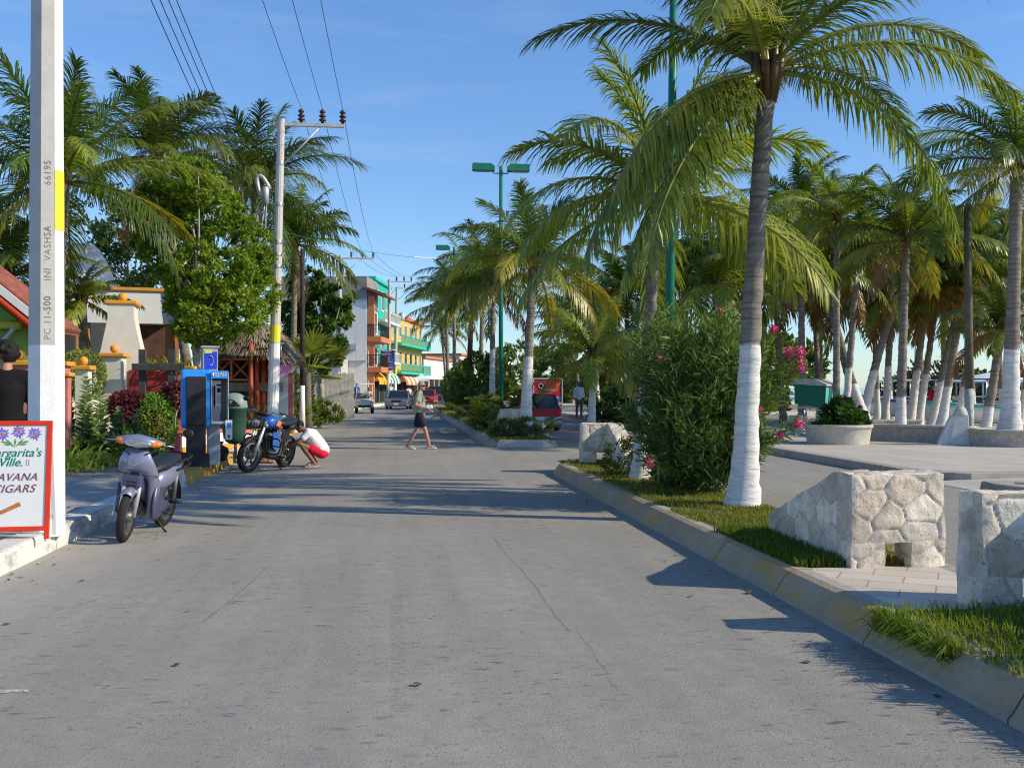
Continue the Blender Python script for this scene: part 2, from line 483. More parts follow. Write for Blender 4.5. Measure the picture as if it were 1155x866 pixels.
# planted medians: rolled concrete kerb round a turf strip
mprof = [(0.0, -0.02), (0.0, 0.025), (0.025, 0.05), (0.09, 0.15), (0.13, 0.188), (0.19, 0.205), (0.30, 0.2), (0.31, 0.15)]
def median(outline, closed_pts_inner, y_cut=None, worn=True):
    mb = MB()
    mb.sweep(mprof, outline, close_ends=False, mats=lambda p, j: (1 if j in (1, 2, 3, 4) and p[0] < 3.2 else 0) if worn else 0)
    mb.build('kerb', [M_kerbg, M_kerbm], kind='structure')
# near median, outline travelled so that the inside is on the right-hand side
xl1, xr1 = 2.93, 4.62
near = [(xl1 + 0.02, y) for y in ys(-6, 17.2, 0.4)] + [(2.93, 18.0), (2.97, 18.6), (3.12, 19.1), (3.4, 19.45), (3.8, 19.6), (4.15, 19.5), (4.45, 19.2), (4.6, 18.7)] + [(xr1, y) for y in ys(18.2, -6, 0.8)]
median(near, None)
far = [(3.55, 26.85), (3.1, 26.85), (2.75, 26.95), (2.58, 27.3), (2.52, 28.0)] + [(2.52 + 0.003 * (y - 28) + bend(y), y) for y in ys(29, 150, 1.0)]
far += [(4.55 + bend(y), y) for y in ys(150, 29, 1.0)] + [(4.55, 28), (4.5, 27.3), (4.32, 26.95), (4.0, 26.85), (3.55, 26.85)]
median(far, None, worn=False)
strip('turf', lambda y: xl1 + 0.25, lambda y: xr1 - 0.25, 7.58, 19.4, 0.192, M_turf, 1)
strip('turf', lambda y: xl1 + 0.25, lambda y: xr1 - 0.25, -6, 6.05, 0.192, M_turf, 1)
strip('turf', lambda y: 2.72 + bend(y), lambda y: 4.35 + bend(y), 27.05, 150, 0.192, M_turf, 1)
strip('path', lambda y: xl1 + 0.24, lambda y: xr1 - 0.24, 6.05, 7.58, 0.198, M_path, 1)

# dry leaves and grit blown against the kerbs
mb = MB()
n = 420
yy = rng.uniform(4, 30, n); side = rng.uniform(0, 1, n)
xx = np.where(side < .45, -3.3 + rng.exponential(.22, n), np.where(side < .9, 2.88 - rng.exponential(.16, n), rng.uniform(-3, 2.8, n)))
pos = np.stack([xx, yy, np.full(n, .009)], 1)
a = rng.uniform(0, 2 * PI, n); d = np.stack([np.cos(a), np.sin(a), rng.uniform(0, .25, n)], 1)
sd = np.stack([-np.sin(a), np.cos(a), rng.normal(0, .2, n)], 1)
L_ = rng.uniform(.015, .07, n)[:, None]; W_ = L_ * rng.uniform(.15, .4, (n, 1))
V = np.stack([pos, pos + d * L_ * .5 + sd * W_, pos + d * L_, pos + d * L_ * .5 - sd * W_], 1).reshape(-1, 3); V[:, 2] = np.maximum(V[:, 2], .005)
i = np.arange(n)[:, None] * 4
t_ = rng.uniform(0, 1, (n, 1))
mb.add(V, np.hstack([i, i + 1, i + 2, i + 3]), 0, np.repeat(np.array((.10, .07, .04)) * (1 - t_) + np.array((.30, .23, .12)) * t_, 4, 0))
mb.build('leaf_litter', M_grass, kind='stuff')
# ------------------------------------------------------------------ grass blades
def blades(mb, pos, L, W, cols, lean=0.5, dirn=None):
    n = len(pos)
    a = rng.uniform(0, 2 * PI, n)
    d = np.stack([np.cos(a), np.sin(a), np.zeros(n)], 1)
    if dirn is not None: d = d * 0.6 + np.array(dirn)
    sd = np.stack([-np.sin(a), np.cos(a), np.zeros(n)], 1)
    ln = rng.uniform(0.1, 1.0, n)[:, None] * lean
    up = np.array((0, 0, 1.0))
    L = L[:, None]; W = W[:, None]
    p1 = pos + up * L * 0.55 + d * ln * L * 0.25
    p2 = pos + up * L * (1 - 0.35 * ln) + d * ln * L * 0.85
    V = np.stack([pos - sd * W / 2, pos + sd * W / 2, p1 + sd * W * 0.4, p1 - sd * W * 0.4, p2], 1).reshape(-1, 3)
    i = np.arange(n)[:, None] * 5
    mb.add(V, np.hstack([i, i + 1, i + 2, i + 3]), 0, np.repeat(cols, 5, 0))
    # tips
    b = mb.n - len(V)
    tri = (np.hstack([i + 3, i + 2, i + 4]) + b).tolist()
    mb.f.extend(tri); mb.m.extend([0] * n); mb.s.extend([False] * n)
def grass_cols(n, a, b, dry=0.15):
    t = rng.uniform(0, 1, n)[:, None]
    c = np.array(a) * (1 - t) + np.array(b) * t
    k = rng.uniform(0, 1, n) < dry
    c[k] = np.array((0.25, 0.20, 0.075)) * rng.uniform(0.7, 1.2, (k.sum(), 1))
    return c
mb = MB()
def area(n, x0, x1, y0, y1, z, L0, L1, w, a=(0.10, 0.14, 0.018), b=(0.33, 0.32, 0.06), dry=0.2, lean=0.8, clump=0.0):
    p = np.stack([rng.uniform(x0, x1, n), rng.uniform(y0, y1, n), np.full(n, z)], 1)
    if clump:
        k = np.sin(p[:, 0] * 5.1 + 1.3 * np.sin(p[:, 1] * 3.3)) + np.sin(p[:, 1] * 4.2 + p[:, 0] * 2.1) + rng.uniform(-1, 1, n)
        p = p[k > -clump]
    m = len(p)
    blades(mb, p, rng.uniform(L0, L1, m), np.full(m, w) * rng.uniform(.7, 1.3, m), grass_cols(m, a, b, dry), lean)
area(26000, 3.18, 4.42, 7.6, 13.5, 0.19, 0.03, 0.085, 0.010, clump=0.7)
area(12000, 3.16, 4.42, 13.5, 19.3, 0.19, 0.03, 0.08, 0.016, clump=0.6)
area(5000, 3.16, 3.62, 7.6, 9.6, 0.19, 0.05, 0.13, 0.011, (0.06, 0.12, 0.012), (0.14, 0.20, 0.03), 0.05)
area(9000, 2.75, 4.35, 27.1, 40, 0.19, 0.05, 0.12, 0.025)
area(5000, 2.78, 4.35, 40, 70, 0.19, 0.08, 0.16, 0.04)
mb.build('grass', M_grass, kind='stuff')
# long grass spilling over the kerb at the near corner
mb = MB()
n = 5200
p = np.stack([rng.uniform(3.05, 4.4, n), rng.uniform(3.9, 6.02, n), np.full(n, 0.195)], 1)
blades(mb, p, rng.uniform(0.035, 0.12, n), rng.uniform(0.005, 0.011, n), grass_cols(n, (0.09, 0.16, 0.014), (0.26, 0.33, 0.04), 0.16), 1.5, (-0.35, -0.1, 0))
n = 900
p = np.stack([rng.uniform(2.98, 3.12, n), rng.uniform(5.1, 5.98, n), rng.uniform(0.1, 0.2, n)], 1)
blades(mb, p, rng.uniform(0.07, 0.2, n), rng.uniform(0.006, 0.012, n), grass_cols(n, (0.07, 0.14, 0.012), (0.20, 0.28, 0.03), 0.12), 1.6, (-0.9, -0.1, -0.45))
mb.build('grass', M_grass, kind='stuff')
# ================================================================== palms
GREEN = np.array((0.105, 0.178, 0.026)); LIME = np.array((0.29, 0.345, 0.045)); YEL = np.array((0.36, 0.27, 0.035))
DARKG = np.array((0.026, 0.05, 0.013)); BROWN = np.array((0.27, 0.15, 0.05)); STALK = np.array((0.21, 0.2, 0.05))
def norm(a): return a / (np.linalg.norm(a, axis=-1, keepdims=True) + 1e-9)
def frond(mb, o, az, el, L, droop, tint, nl=60, w=0.034, ll=0.72, hang=0.6, v=-0.1, roll=0.0, tipyel=0.25, pw=1.35):
    N = 18
    t = np.linspace(0, 1, N)
    e = el - droop * t ** pw
    az_t = az + roll * 0.35 * t
    D = np.stack([np.cos(e) * np.cos(az_t), np.cos(e) * np.sin(az_t), np.sin(e)], 1)
    pos = np.array(o) + np.vstack([np.zeros(3), np.cumsum((D[1:] + D[:-1]) / 2 * L / (N - 1), 0)])
    S = np.stack([-np.sin(az_t), np.cos(az_t), np.zeros(N)], 1)
    U = np.cross(D, S)
    S = S * math.cos(roll) + U * math.sin(roll); U = np.cross(D, S)
    mb.tube(pos, 0.034 * (1 - t) ** 0.8 * (L / 3.2) + 0.006, 5, 0, STALK * 0.6 + tint * 0.6)
    for sg in (-1, 1):
        tl = np.linspace(0.13, 0.995, nl) + rng.uniform(-0.35, 0.35, nl) * 0.86 / nl
        tl = np.clip(tl, 0.1, 0.999)
        ip = lambda A: np.stack([np.interp(tl, t, A[:, k]) for k in range(3)], 1)
        b = ip(pos); d = norm(ip(D)); s = norm(ip(S)); u = norm(ip(U))
        phi = (rad(72) - rad(46) * tl ** 1.2)[:, None] + rng.normal(0, 0.10, (nl, 1))
        vv = (v + rng.normal(0, 0.13, nl))[:, None]
        d0 = np.cos(phi) * d + np.sin(phi) * (sg * s * np.cos(vv) + u * np.sin(vv))
        d0 = norm(d0)
        prof = np.interp(tl, [0.1, 0.25, 0.5, 0.8, 1.0], [0.62, 0.92, 1.0, 0.78, 0.45])
        ln = (ll * prof * rng.uniform(0.82, 1.12, nl) * np.where(rng.uniform(0, 1, nl) < .06, .35, 1.0))[:, None]
        hg = hang * rng.uniform(0.7, 1.3, (nl, 1)) * np.interp(tl, [0, 1], [1.1, 0.8])[:, None]
        dn = np.array((0, 0, -1.0))
        d1 = norm(d0 + dn * hg * 0.7); d2 = norm(d1 + dn * hg * 1.1)
        p1 = b + d0 * ln * 0.4; p2 = p1 + d1 * ln * 0.34; p3 = p2 + d2 * ln * 0.3
        wv = norm(d - np.sum(d * d0, 1, keepdims=True) * d0) * w
        V = np.stack([b - wv * .45, b + wv * .45, p1 + wv * .5, p1 - wv * .5, p2 + wv * .38, p2 - wv * .38, p3 + wv * .05, p3 - wv * .05], 1).reshape(-1, 3)
        i = np.arange(nl)[:, None] * 8
        Fs = np.vstack([np.hstack([i, i + 1, i + 2, i + 3]), np.hstack([i + 3, i + 2, i + 4, i + 5]), np.hstack([i + 5, i + 4, i + 6, i + 7])])
        c0 = tint * rng.uniform(0.75, 1.25, (nl, 1))
        tp = np.clip(c0 * (1 - tipyel) + YEL * tipyel * rng.uniform(0.5, 1.2, (nl, 1)), 0, 1)
        C = np.stack([c0, c0, c0, c0, c0 * .7 + tp * .3, c0 * .7 + tp * .3, tp, tp], 1).reshape(-1, 3)
        mb.add(V, Fs, 0, C)
def crown(mb, o, nf, L, seed, style='std', detail=1.0):
    r = random.Random(seed)
    nl = int(74 * detail); w = 0.031 / detail ** 0.8
    ga = r.uniform(0, 6.28)
    for i in range(nf):
        q = (i + 0.5) / nf                      # 0 young, 1 old
        az = ga + i * 2.39996 + r.uniform(-0.25, 0.25)
        if q < 0.2: el, dr = rad(r.uniform(62, 84)), r.uniform(0.5, 1.0)
        elif q < 0.62: el, dr = rad(62 - 75 * (q - 0.2) + r.uniform(-10, 10)), r.uniform(1.0, 1.55)
        else: el, dr = rad(24 - 125 * (q - 0.62) + r.uniform(-10, 10)), r.uniform(0.8, 1.25)
        tint = GREEN * r.uniform(0.6, 1.25)
        if q > 0.35 and r.random() < 0.4: tint = tint * 0.4 + LIME * 0.6
        if q > 0.7 and r.random() < 0.4: tint = LIME * 0.45 + YEL * 0.5
        if q > 0.86 and r.random() < 0.4 and style != 'green': tint = BROWN * r.uniform(.7, 1.1)
        if style == 'dark': tint = tint * 0.8
        if style == 'dry' and q > 0.7 and r.random() < 0.45: tint = BROWN * r.uniform(.7, 1.2)
        if style == 'lime': tint = tint * 0.5 + LIME * 0.6
        ln = L * (0.72 + 0.28 * min(1, q * 3)) * r.uniform(0.88, 1.1)
        frond(mb, o, az, el, ln, dr, tint, nl, w, 0.225 * L * r.uniform(0.9, 1.15), r.uniform(0.45, 0.9), 0.15 - 0.5 * q, r.uniform(-0.7, 0.7), r.uniform(0.1, 0.35))
    # fibrous heart
    for i in range(7):
        a = i * 0.9
        mb.tube([np.array(o) + (0.05 * math.cos(a), 0.05 * math.sin(a), -0.3), np.array(o) + (0.13 * math.cos(a), 0.13 * math.sin(a), 0.1), np.array(o) + (0.2 * math.cos(a), 0.2 * math.sin(a), 0.45)], [0.05, 0.06, 0.012], 6, 0, BROWN * 0.6)
def trunk_mat(white, tone=1.0):
    key = 'palm_trunk_%d_%d' % (int(white * 100), int(tone * 100))
    if key in MC: return MC[key]
    m, t, out = nt(key)
    co = coords(t)
    sep = node(t, 'ShaderNodeSeparateXYZ'); t.links.new(co, sep.inputs[0])
    n = noise(t, coords(t, scale=(1, 1, 3)), 4.0, 6, 0.7)
    c = mixc(t, ramp(t, n, [(0.3, 0.0), (0.72, 1.0)]), tuple(q * tone for q in (0.16, 0.135, 0.11)), tuple(q * tone for q in (0.34, 0.30, 0.255)))
    nr = noise(t, coords(t, scale=(0.3, 0.3, 16)), 1.0, 3, 0.6, 0.4)
    c = mixc(t, ramp(t, nr, [(0.5, 0.0), (0.64, 0.6)]), c, tuple(q * tone for q in (0.09, 0.075, 0.06)))
    nb = noise(t, coords(t, scale=(1, 1, 5)), 5.0, 5, 0.7)
    if white > 0:
        n2 = noise(t, co, 9, 4)
        ad = node(t, 'ShaderNodeMath', operation='MULTIPLY_ADD'); ad.inputs[1].default_value = 0.22
        t.links.new(n2, ad.inputs[0]); t.links.new(sep.outputs[2], ad.inputs[2])
        mr = node(t, 'ShaderNodeMapRange'); mr.inputs[1].default_value = white + 0.09; mr.inputs[2].default_value = white + 0.14
        mr.inputs[3].default_value = 1; mr.inputs[4].default_value = 0
        t.links.new(ad.outputs[0], mr.inputs[0])
        n3 = noise(t, coords(t, scale=(1, 1, 2.5)), 10, 7, 0.75)
        chip = ramp(t, n3, [(0.57, 1.0), (0.66, 0.3)])
        mu = node(t, 'ShaderNodeMath', operation='MULTIPLY'); t.links.new(mr.outputs[0], mu.inputs[0]); t.links.new(chip, mu.inputs[1])
        n4 = noise(t, coords(t, scale=(1, 1, 6)), 3, 5)
        wc = mixc(t, ramp(t, n4, [(0.35, 0.0), (0.75, 1.0)]), (0.78, 0.76, 0.72), (0.50, 0.48, 0.45))
        c = mixc(t, mu.outputs[0], c, wc)
    bsdf(t, out, c, 0.9, 0, 0.15, nb, 0.9, 0.02)
    MC[key] = m
    return m
def trunk(mb, base_r, top_r, top, mid=None, flare=1.5):
    top = np.array(top)
    H = top[2]
    c = np.array((top[0] * 0.5, top[1] * 0.5, H * 0.5)) if mid is None else np.array(mid)
    n = max(14, int(H / 0.085))
    pth = bez((0, 0, -0.05), c, top, n)
    t = np.linspace(0, 1, n)
    r = base_r + (top_r - base_r) * np.clip(t * 1.6, 0, 1) ** 0.8
    r = r * (1 + (flare - 1) * np.exp(-t * H / 0.32))
    k = np.arange(n)
    r = r * (1 + 0.028 * ((k % 3) == 0) - 0.012 * ((k % 3) == 1) + rng.normal(0, 0.008, n))
    pth[1:-1, :2] += rng.normal(0, 0.006, (n - 2, 2))
    mb.tube(pth, r, 14)
CROWNS = {}
def palm(bpx, d, cpx, cpy, br, tr, L, nf, white, seed, label, style='std', z0=0.2, tone=1.0, shared=None, mid=None, group=None, detail=1.0, dd=0.0):
    b = XY(bpx, d, z0)
    top = P(cpx, cpy, d + dd) - b
    o = thing('palm_tree', label, 'palm tree', b, 0, group)
    mb = MB(); trunk(mb, br, tr, top, None if mid is None else (top[0] * mid, top[1] * mid, top[2] * 0.5))
    mb.build('trunk', trunk_mat(white, tone), o)
    if shared is not None:
        key = (shared, style)
        if key not in CROWNS:
            cb = MB(); crown(cb, (0, 0, 0), 30, 3.0, 900 + shared, style, 0.6)
            CROWNS[key] = cb.mesh('crown'); CROWNS[key].materials.append(M_palm)
        c = bpy.data.objects.new('crown', CROWNS[key]); COL.objects.link(c); c.parent = o
        c.location = top; c.rotation_euler = (0, 0, seed * 1.7); c.scale = (L / 2.65,) * 3
    else:
        cb = MB(); crown(cb, (0, 0, 0), nf, L, seed, style, detail)
        c = cb.build('crown', M_palm, o, loc=top)
    return o

# --- the big palm on the near median, frond by frond
b = XY(838, 12.0, 0.19); top = P(866, 82, 12.0) - b
o = thing('palm_tree', 'tall leaning coconut palm with whitewashed base beside the flowering oleander, nearest palm', 'palm tree', b)
mb = MB(); trunk(mb, 0.165, 0.105, top, (top[0] * 0.35, 0, top[2] * 0.5), 1.55)
mb.build('trunk', trunk_mat(1.95), o)
cb = MB()
def fr(az, el, L, dr, tint, **k): frond(cb, (0, 0, 0), rad(az), rad(el), L, dr, tint, 105, 0.024, **k)
G1, G2 = GREEN, GREEN * .55 + LIME * .45
# azimuth 0 = to the right of the picture, 90 = away, 270 = towards the viewer
fr(172, 34, 3.0, 1.05, GREEN * 0.9, ll=.62, hang=.5)              # left, long level frond
fr(160, 58, 3.1, 0.95, GREEN * 0.85, ll=.6, hang=.4)             # upper left
fr(200, 52, 3.0, 1.25, GREEN, ll=.6, hang=.5)
fr(236, 34, 2.7, 1.5, LIME * .8 + YEL * .12, ll=.72, hang=.75, v=-.2)   # pale frond curling to the front left
fr(205, -18, 3.0, .95, G2, ll=.66, hang=.8, v=-.4)               # hanging ones on the left
fr(190, -38, 3.2, .62, GREEN * .9, ll=.66, hang=.8, v=-.5)
fr(150, -22, 2.9, .95, G1, ll=.6, hang=.8, v=-.4)
fr(8, 38, 3.3, 1.2, G2 * .9, ll=.6, hang=.75, pw=1.3)             # right, long arching
fr(-18, 22, 3.0, 1.25, G2, ll=.72, hang=.85, v=-.2)              # right, lower
fr(-12, -2, 3.1, 1.35, G2, ll=.6, hang=.9, v=-.3, pw=1.0)          # right, hanging to the tip
fr(25, 20, 2.9, 1.2, GREEN, ll=.6, hang=.7)
fr(40, 60, 3.0, 1.0, GREEN, ll=.6, hang=.4)
fr(-35, 60, 3.0, 1.15, G2, ll=.6, hang=.5)
fr(110, 45, 3.0, 1.2, GREEN * .9, ll=.6, hang=.5)
fr(75, 30, 2.9, 1.2, GREEN * .9, ll=.6, hang=.6)
fr(100, 70, 2.9, .8, GREEN, ll=.55, hang=.3); fr(-80, 74, 2.8, .9, G1, ll=.55, hang=.35)
fr(20, 80, 2.6, .5, LIME, ll=.5, hang=.2); fr(200, 78, 2.7, .6, LIME * .9, ll=.5, hang=.2); fr(140, 66, 2.9, .8, G1, ll=.55, hang=.3)
fr(-60, 36, 2.8, 1.3, G1, ll=.6, hang=.6); fr(196, -24, 3.5, .8, GREEN * .85 + LIME * .15, ll=.66, hang=.85, v=-.5); fr(212, -30, 3.3, .8, G2, ll=.62, hang=.85, v=-.45)
fr(203, -12, 2.9, 1.0, YEL * .3 + LIME * .6, ll=.6, hang=.8, v=-.4)
for i in range(9):
    a = i * 0.7
    cb.tube([(0.06 * math.cos(a), 0.06 * math.sin(a), -0.35), (0.14 * math.cos(a), 0.14 * math.sin(a), 0.0), (0.2 * math.cos(a), 0.2 * math.sin(a), 0.4)], [0.05, 0.06, 0.015], 6, 0, BROWN * 0.55)
cb.build('crown', M_palm, o, loc=top)
# --- median palms
MG = 'coconut palms planted along the medians'
palm(722, 15.6, 742, 222, .13, .09, 3.0, 24, 2.0, 11, 'pale-trunked palm half hidden inside the oleander, behind the green lamp pole', 'lime', group=MG)
palm(592, 28.7, 601, 300, .19, .12, 3.0, 24, 2.3, 21, 'upright palm with thick whitewashed trunk at the tip of the far median', group=MG)
palm(555, 42, 556, 322, .14, .11, 3.1, 22, 3.0, 31, 'slim pale-trunked palm just left of the middle green street lamp', 'std', group=MG)
palm(527, 48, 533, 322, .17, .12, 3.2, 22, 0, 41, 'dark-trunked palm on the far median over the trimmed hedge', 'std', tone=0.45, group=MG)
palm(541, 56, 545, 300, .15, .11, 3.4, 22, 0, 51, 'tall palm on the far median behind the slim pale-trunked one', 'dark', group=MG, detail=.7)
palm(513, 62, 512, 335, .15, .11, 3.4, 22, 1.5, 61, 'palm whose fronds reach farthest over the street on the far median', 'dark', group=MG, detail=.7)
palm(506, 74, 503, 345, .15, .11, 3.3, 20, 1.5, 71, 'more distant median palm beside the far green lamp', 'std', group=MG, detail=.7)
palm(505, 92, 498, 372, .15, .11, 3.3, 20, 1.5, 81, 'small looking last palm at the far end of the median', 'dark', group=MG, detail=.7)
# --- promenade palms along the right carriageway
palm(667, 31, 669, 402, .13, .11, 2.6, 16, 1.6, 91, 'short young palm with orange band on its white trunk behind the far stone block', 'lime', z0=.15)
RG = 'palms along the promenade and beach'
palm(1139, 25.6, 1147, 190, .24, .15, 3.3, 26, 2.1, 101, 'stout whitewashed palm growing out of the round stone planter at right', z0=.5, group=RG)
palm(1015, 29.0, 1022, 272, .16, .11, 2.9, 24, 1.2, 111, 'straight slim palm standing behind the low stone bench wall', z0=.15, group=RG)
palm(943, 31.5, 944, 250, .12, .10, 2.7, 20, 0, 121, 'slim grey ringed palm behind the round planter, left one of the pair', 'lime', z0=.15, group=RG)
palm(952, 32.5, 968, 285, .12, .10, 2.5, 18, 2.1, 131, 'slim white-footed palm behind the round planter, right one of the pair', 'dry', z0=.15, group=RG)
palm(981, 34, 930, 300, .2, .13, 2.8, 20, 1.6, 141, 'thick palm leaning left with dark upper trunk behind the planter', 'dry', z0=.15, tone=.7, group=RG, mid=.75)
palm(972, 37, 1015, 330, .2, .13, 2.8, 20, 2.1, 151, 'palm leaning right behind the planter, its foot by the thick left-leaning one', 'dry', z0=.15, group=RG, mid=.3, shared=1)
palm(998, 39, 1008, 305, .15, .11, 2.8, 20, 2.3, 161, 'nearly upright white-footed palm left of the straight slim one', 'std', z0=.15, group=RG, shared=2)
palm(1026, 38, 1046, 330, .17, .12, 2.8, 20, 2.1, 171, 'leaning palm just right of the straight slim one behind the bench wall', 'dry', z0=.15, group=RG, shared=3)
palm(1036, 39.5, 1062, 300, .15, .11, 2.9, 20, 2.0, 181, 'second leaning palm right of the straight slim one', 'dark', z0=.15, group=RG, shared=4)
palm(1050, 37, 1084, 330, .17, .12, 2.8, 20, 1.7, 191, 'leaning palm in the middle of the slanting row behind the bench wall', 'dry', z0=.15, group=RG, shared=1)
palm(1061, 36, 1092, 300, .17, .12, 2.9, 20, 1.5, 201, 'leaning palm left of the white bollard, close to the middle one', 'std', z0=.15, group=RG, shared=2)
palm(1080, 38, 1108, 320, .17, .12, 2.8, 20, 1.5, 211, 'leaning palm rising behind the white bollard', 'dark', z0=.15, group=RG, shared=3)
palm(1110, 30, 1130, 372, .15, .12, 2.0, 18, .9, 221, 'low palm with grey foot between the dark pole and the stout planter palm', 'dark', z0=.15, group=RG)
palm(905, 38, 903, 232, .16, .11, 3.0, 22, 0, 231, 'tall palm with upright crown right behind the nearest palm trunk', 'dark', z0=.15, group=RG)
palm(884, 42, 872, 300, .15, .11, 3.0, 22, 0, 241, 'palm behind the pink flowers with a dark drooping crown', 'dark', z0=.15, group=RG, shared=5)
palm(990, 46, 985, 335, .15, .11, 3.0, 20, 1.4, 251, 'short dark palm deep behind the left-leaning one', 'dark', z0=.15, group=RG, shared=4)
palm(925, 44, 918, 330, .15, .11, 3.0, 20, 1.2, 261, 'palm behind the green cart', 'dry', z0=.15, group=RG, shared=1)
palm(858, 46, 846, 305, .15, .11, 3.0, 20, 0, 271, 'palm mostly hidden behind the nearest trunk', 'dark', z0=.15, group=RG, shared=2)
palm(815, 40, 806, 322, .15, .11, 3.0, 20, 0, 281, 'yellowish palm showing above the right half of the oleander', 'lime', z0=.15, group=RG, shared=3)
palm(775, 42, 772, 310, .15, .11, 3.0, 20, 0, 291, 'palm behind the near green lamp pole above the oleander', 'std', z0=.15, group=RG, shared=5)
palm(1066, 48, 1062, 280, .15, .11, 3.1, 20, 1.4, 301, 'upright palm crown seen between the slim palm and the dark pole', 'std', z0=.15, group=RG, shared=4)
palm(1150, 40, 1175, 320, .15, .11, 3.0, 20, 1.4, 311, 'palm cut by the right edge of the picture behind the stout one', 'dark', z0=.15, group=RG, shared=1)
palm(1132, 44, 1120, 300, .15, .11, 3.0, 20, 1.4, 321, 'palm far behind the low one near the right edge', 'dark', z0=.15, group=RG, shared=2)
palm(712, 46, 706, 335, .15, .11, 3.1, 20, 1.6, 331, 'palm across the right carriageway above the far stone block', 'dark', z0=.15, group=RG, shared=3)
palm(675, 60, 668, 350, .16, .11, 3.3, 20, 1.6, 341, 'palm across the right carriageway above the short young one', 'std', z0=.15, group=RG, shared=5)
palm(655, 76, 644, 365, .16, .11, 3.4, 20, 1.6, 351, 'distant palm above the red advertising truck', 'dark', z0=.15, group=RG, shared=4)
palm(925, 47, 925, 300, .15, .11, 3.1, 20, 1.3, 361, 'palm filling the gap behind the slim grey ringed palm', 'std', z0=.15, group=RG, shared=3)
palm(1004, 50, 1000, 300, .15, .11, 3.1, 20, 1.3, 371, 'palm deep in the grove seen left of the straight slim trunk', 'dark', z0=.15, group=RG, shared=5)
palm(1041, 52, 1035, 320, .15, .11, 3.1, 20, 1.3, 381, 'palm deep in the grove seen right of the straight slim trunk', 'std', z0=.15, group=RG, shared=1)
palm(1098, 50, 1090, 290, .15, .11, 3.1, 20, 1.3, 391, 'palm deep in the grove seen behind the dark wooden pole', 'std', z0=.15, group=RG, shared=5)
# --- palms on the left, behind the garden
LG = 'palms behind the roadside gardens'
palm(58, 24, 72, 205, .2, .14, 3.7, 26, 0, 401, 'broad palm with long drooping fronds behind the near concrete pole', 'green', z0=.2, group=LG)
palm(222, 31.5, 176, 178, .19, .13, 3.4, 26, 0, 411, 'tall dark palm standing above the bright green leafy tree', 'dark', z0=.2, group=LG)
palm(283, 34, 288, 212, .19, .13, 3.8, 26, 0, 421, 'tall palm whose fronds cross the second concrete pole', 'dark', z0=.2, group=LG)
palm(8, 26, 8, 315, .17, .13, 2.7, 20, 0, 431, 'upright fronded palm at the left edge above the tiled roof', 'std', z0=.2, group=LG)
palm(100, 27, 92, 338, .15, .12, 1.7, 14, 0, 441, 'low palm between the concrete pole and the white gateway', 'lime', z0=.2, group=LG)
palm(330, 44, 333, 275, .17, .12, 3.0, 22, 0, 451, 'palm between the second concrete pole and the thin dark pole', 'dark', z0=.2, group=LG, shared=5)
# ================================================================== bushes, leafy trees, garden plants
def leaves(mb, pos, d, nrm, L, W, cols, fold=0.0, droop=0.0):
    n = len(pos)
    d = norm(d); sd = norm(np.cross(d, nrm)); up = np.cross(sd, d)
    L = L[:, None]; W = W[:, None]
    mid = pos + d * L * 0.45 - up * W * fold
    tip = pos + d * L - np.array((0, 0, 1.0)) * L * droop
    a = pos + d * L * 0.42 + sd * W / 2; b = pos + d * L * 0.42 - sd * W / 2
    if fold:
        V = np.stack([pos, a, tip, mid, b], 1).reshape(-1, 3)
        i = np.arange(n)[:, None] * 5
        mb.add(V, np.vstack([np.hstack([i, i + 1, i + 2, i + 3]), np.hstack([i, i + 3, i + 2, i + 4])]), 0, np.repeat(cols, 5, 0))
    else:
        V = np.stack([pos, a, tip, b], 1).reshape(-1, 3)
        i = np.arange(n)[:, None] * 4
        mb.add(V, np.hstack([i, i + 1, i + 2, i + 3]), 0, np.repeat(cols, 4, 0))
def rdir(n):
    return norm(rng.normal(0, 1, (n, 3)))
def cloud(mb, c, r, n, L, W, ca, cb, shell=0.55, up=0.3, out=0.6, fold=0.0, clump=0.5, droop=0.0, zmin=None):
    """leaves through an ellipsoid, denser toward the skin, in clumps"""
    c = np.array(c, float); r = np.array(r, float) if not np.isscalar(r) else np.array((r, r, r), float)
    if clump:
        k = max(6, n // 45)
        cc = rdir(k) * rng.uniform(shell, 1.0, (k, 1)) ** 0.6
        idx = rng.integers(0, k, n)
        u = cc[idx] + rng.normal(0, 0.16 * clump * 2, (n, 3)) / max(1.0, (k / 14) ** 0.5)
        tone = rng.uniform(0, 1, k)[idx]
    else:
        u = rdir(n) * rng.uniform(shell, 1.0, (n, 1)) ** 0.5; tone = rng.uniform(0, 1, n)
    pos = c + u * r
    if zmin is not None:
        kk = pos[:, 2] > zmin; pos = pos[kk]; u = u[kk]; tone = tone[kk]
    n = len(pos)
    d = rdir(n) * 0.8 + norm(u) * out + np.array((0, 0, up))
    nr = rdir(n) + norm(u) * 0.8 + np.array((0, 0, 0.6))
    t = np.clip(tone * 0.6 + rng.uniform(0, 0.5, n), 0, 1)[:, None]
    cols = np.array(ca) * (1 - t) + np.array(cb) * t
    leaves(mb, pos, d, nr, L * rng.uniform(.7, 1.25, n), W * rng.uniform(.75, 1.2, n), cols, fold, droop)
def branches(mb, base, tips, r0, m=0, wob=0.15, fork=None):
    base = np.array(base, float)
    for tp in tips:
        tp = np.array(tp, float)
        f = base + (0, 0, (tp[2] - base[2]) * 0.3) if fork is None else np.array(fork, float)
        mid = (f + tp) / 2 + rng.normal(0, wob, 3)
        pth = curve_pts([base, f, mid, tp], 10)
        mb.tube(pth, np.linspace(r0, r0 * 0.22, 10), 6, m)
M_bark = mat('bark', (0.17, 0.14, 0.11), 0.95, 0.3, 6, 0.8, 40)
M_barkp = mat('pale_bark', (0.38, 0.35, 0.30), 0.95, 0.25, 6, 0.6, 40)
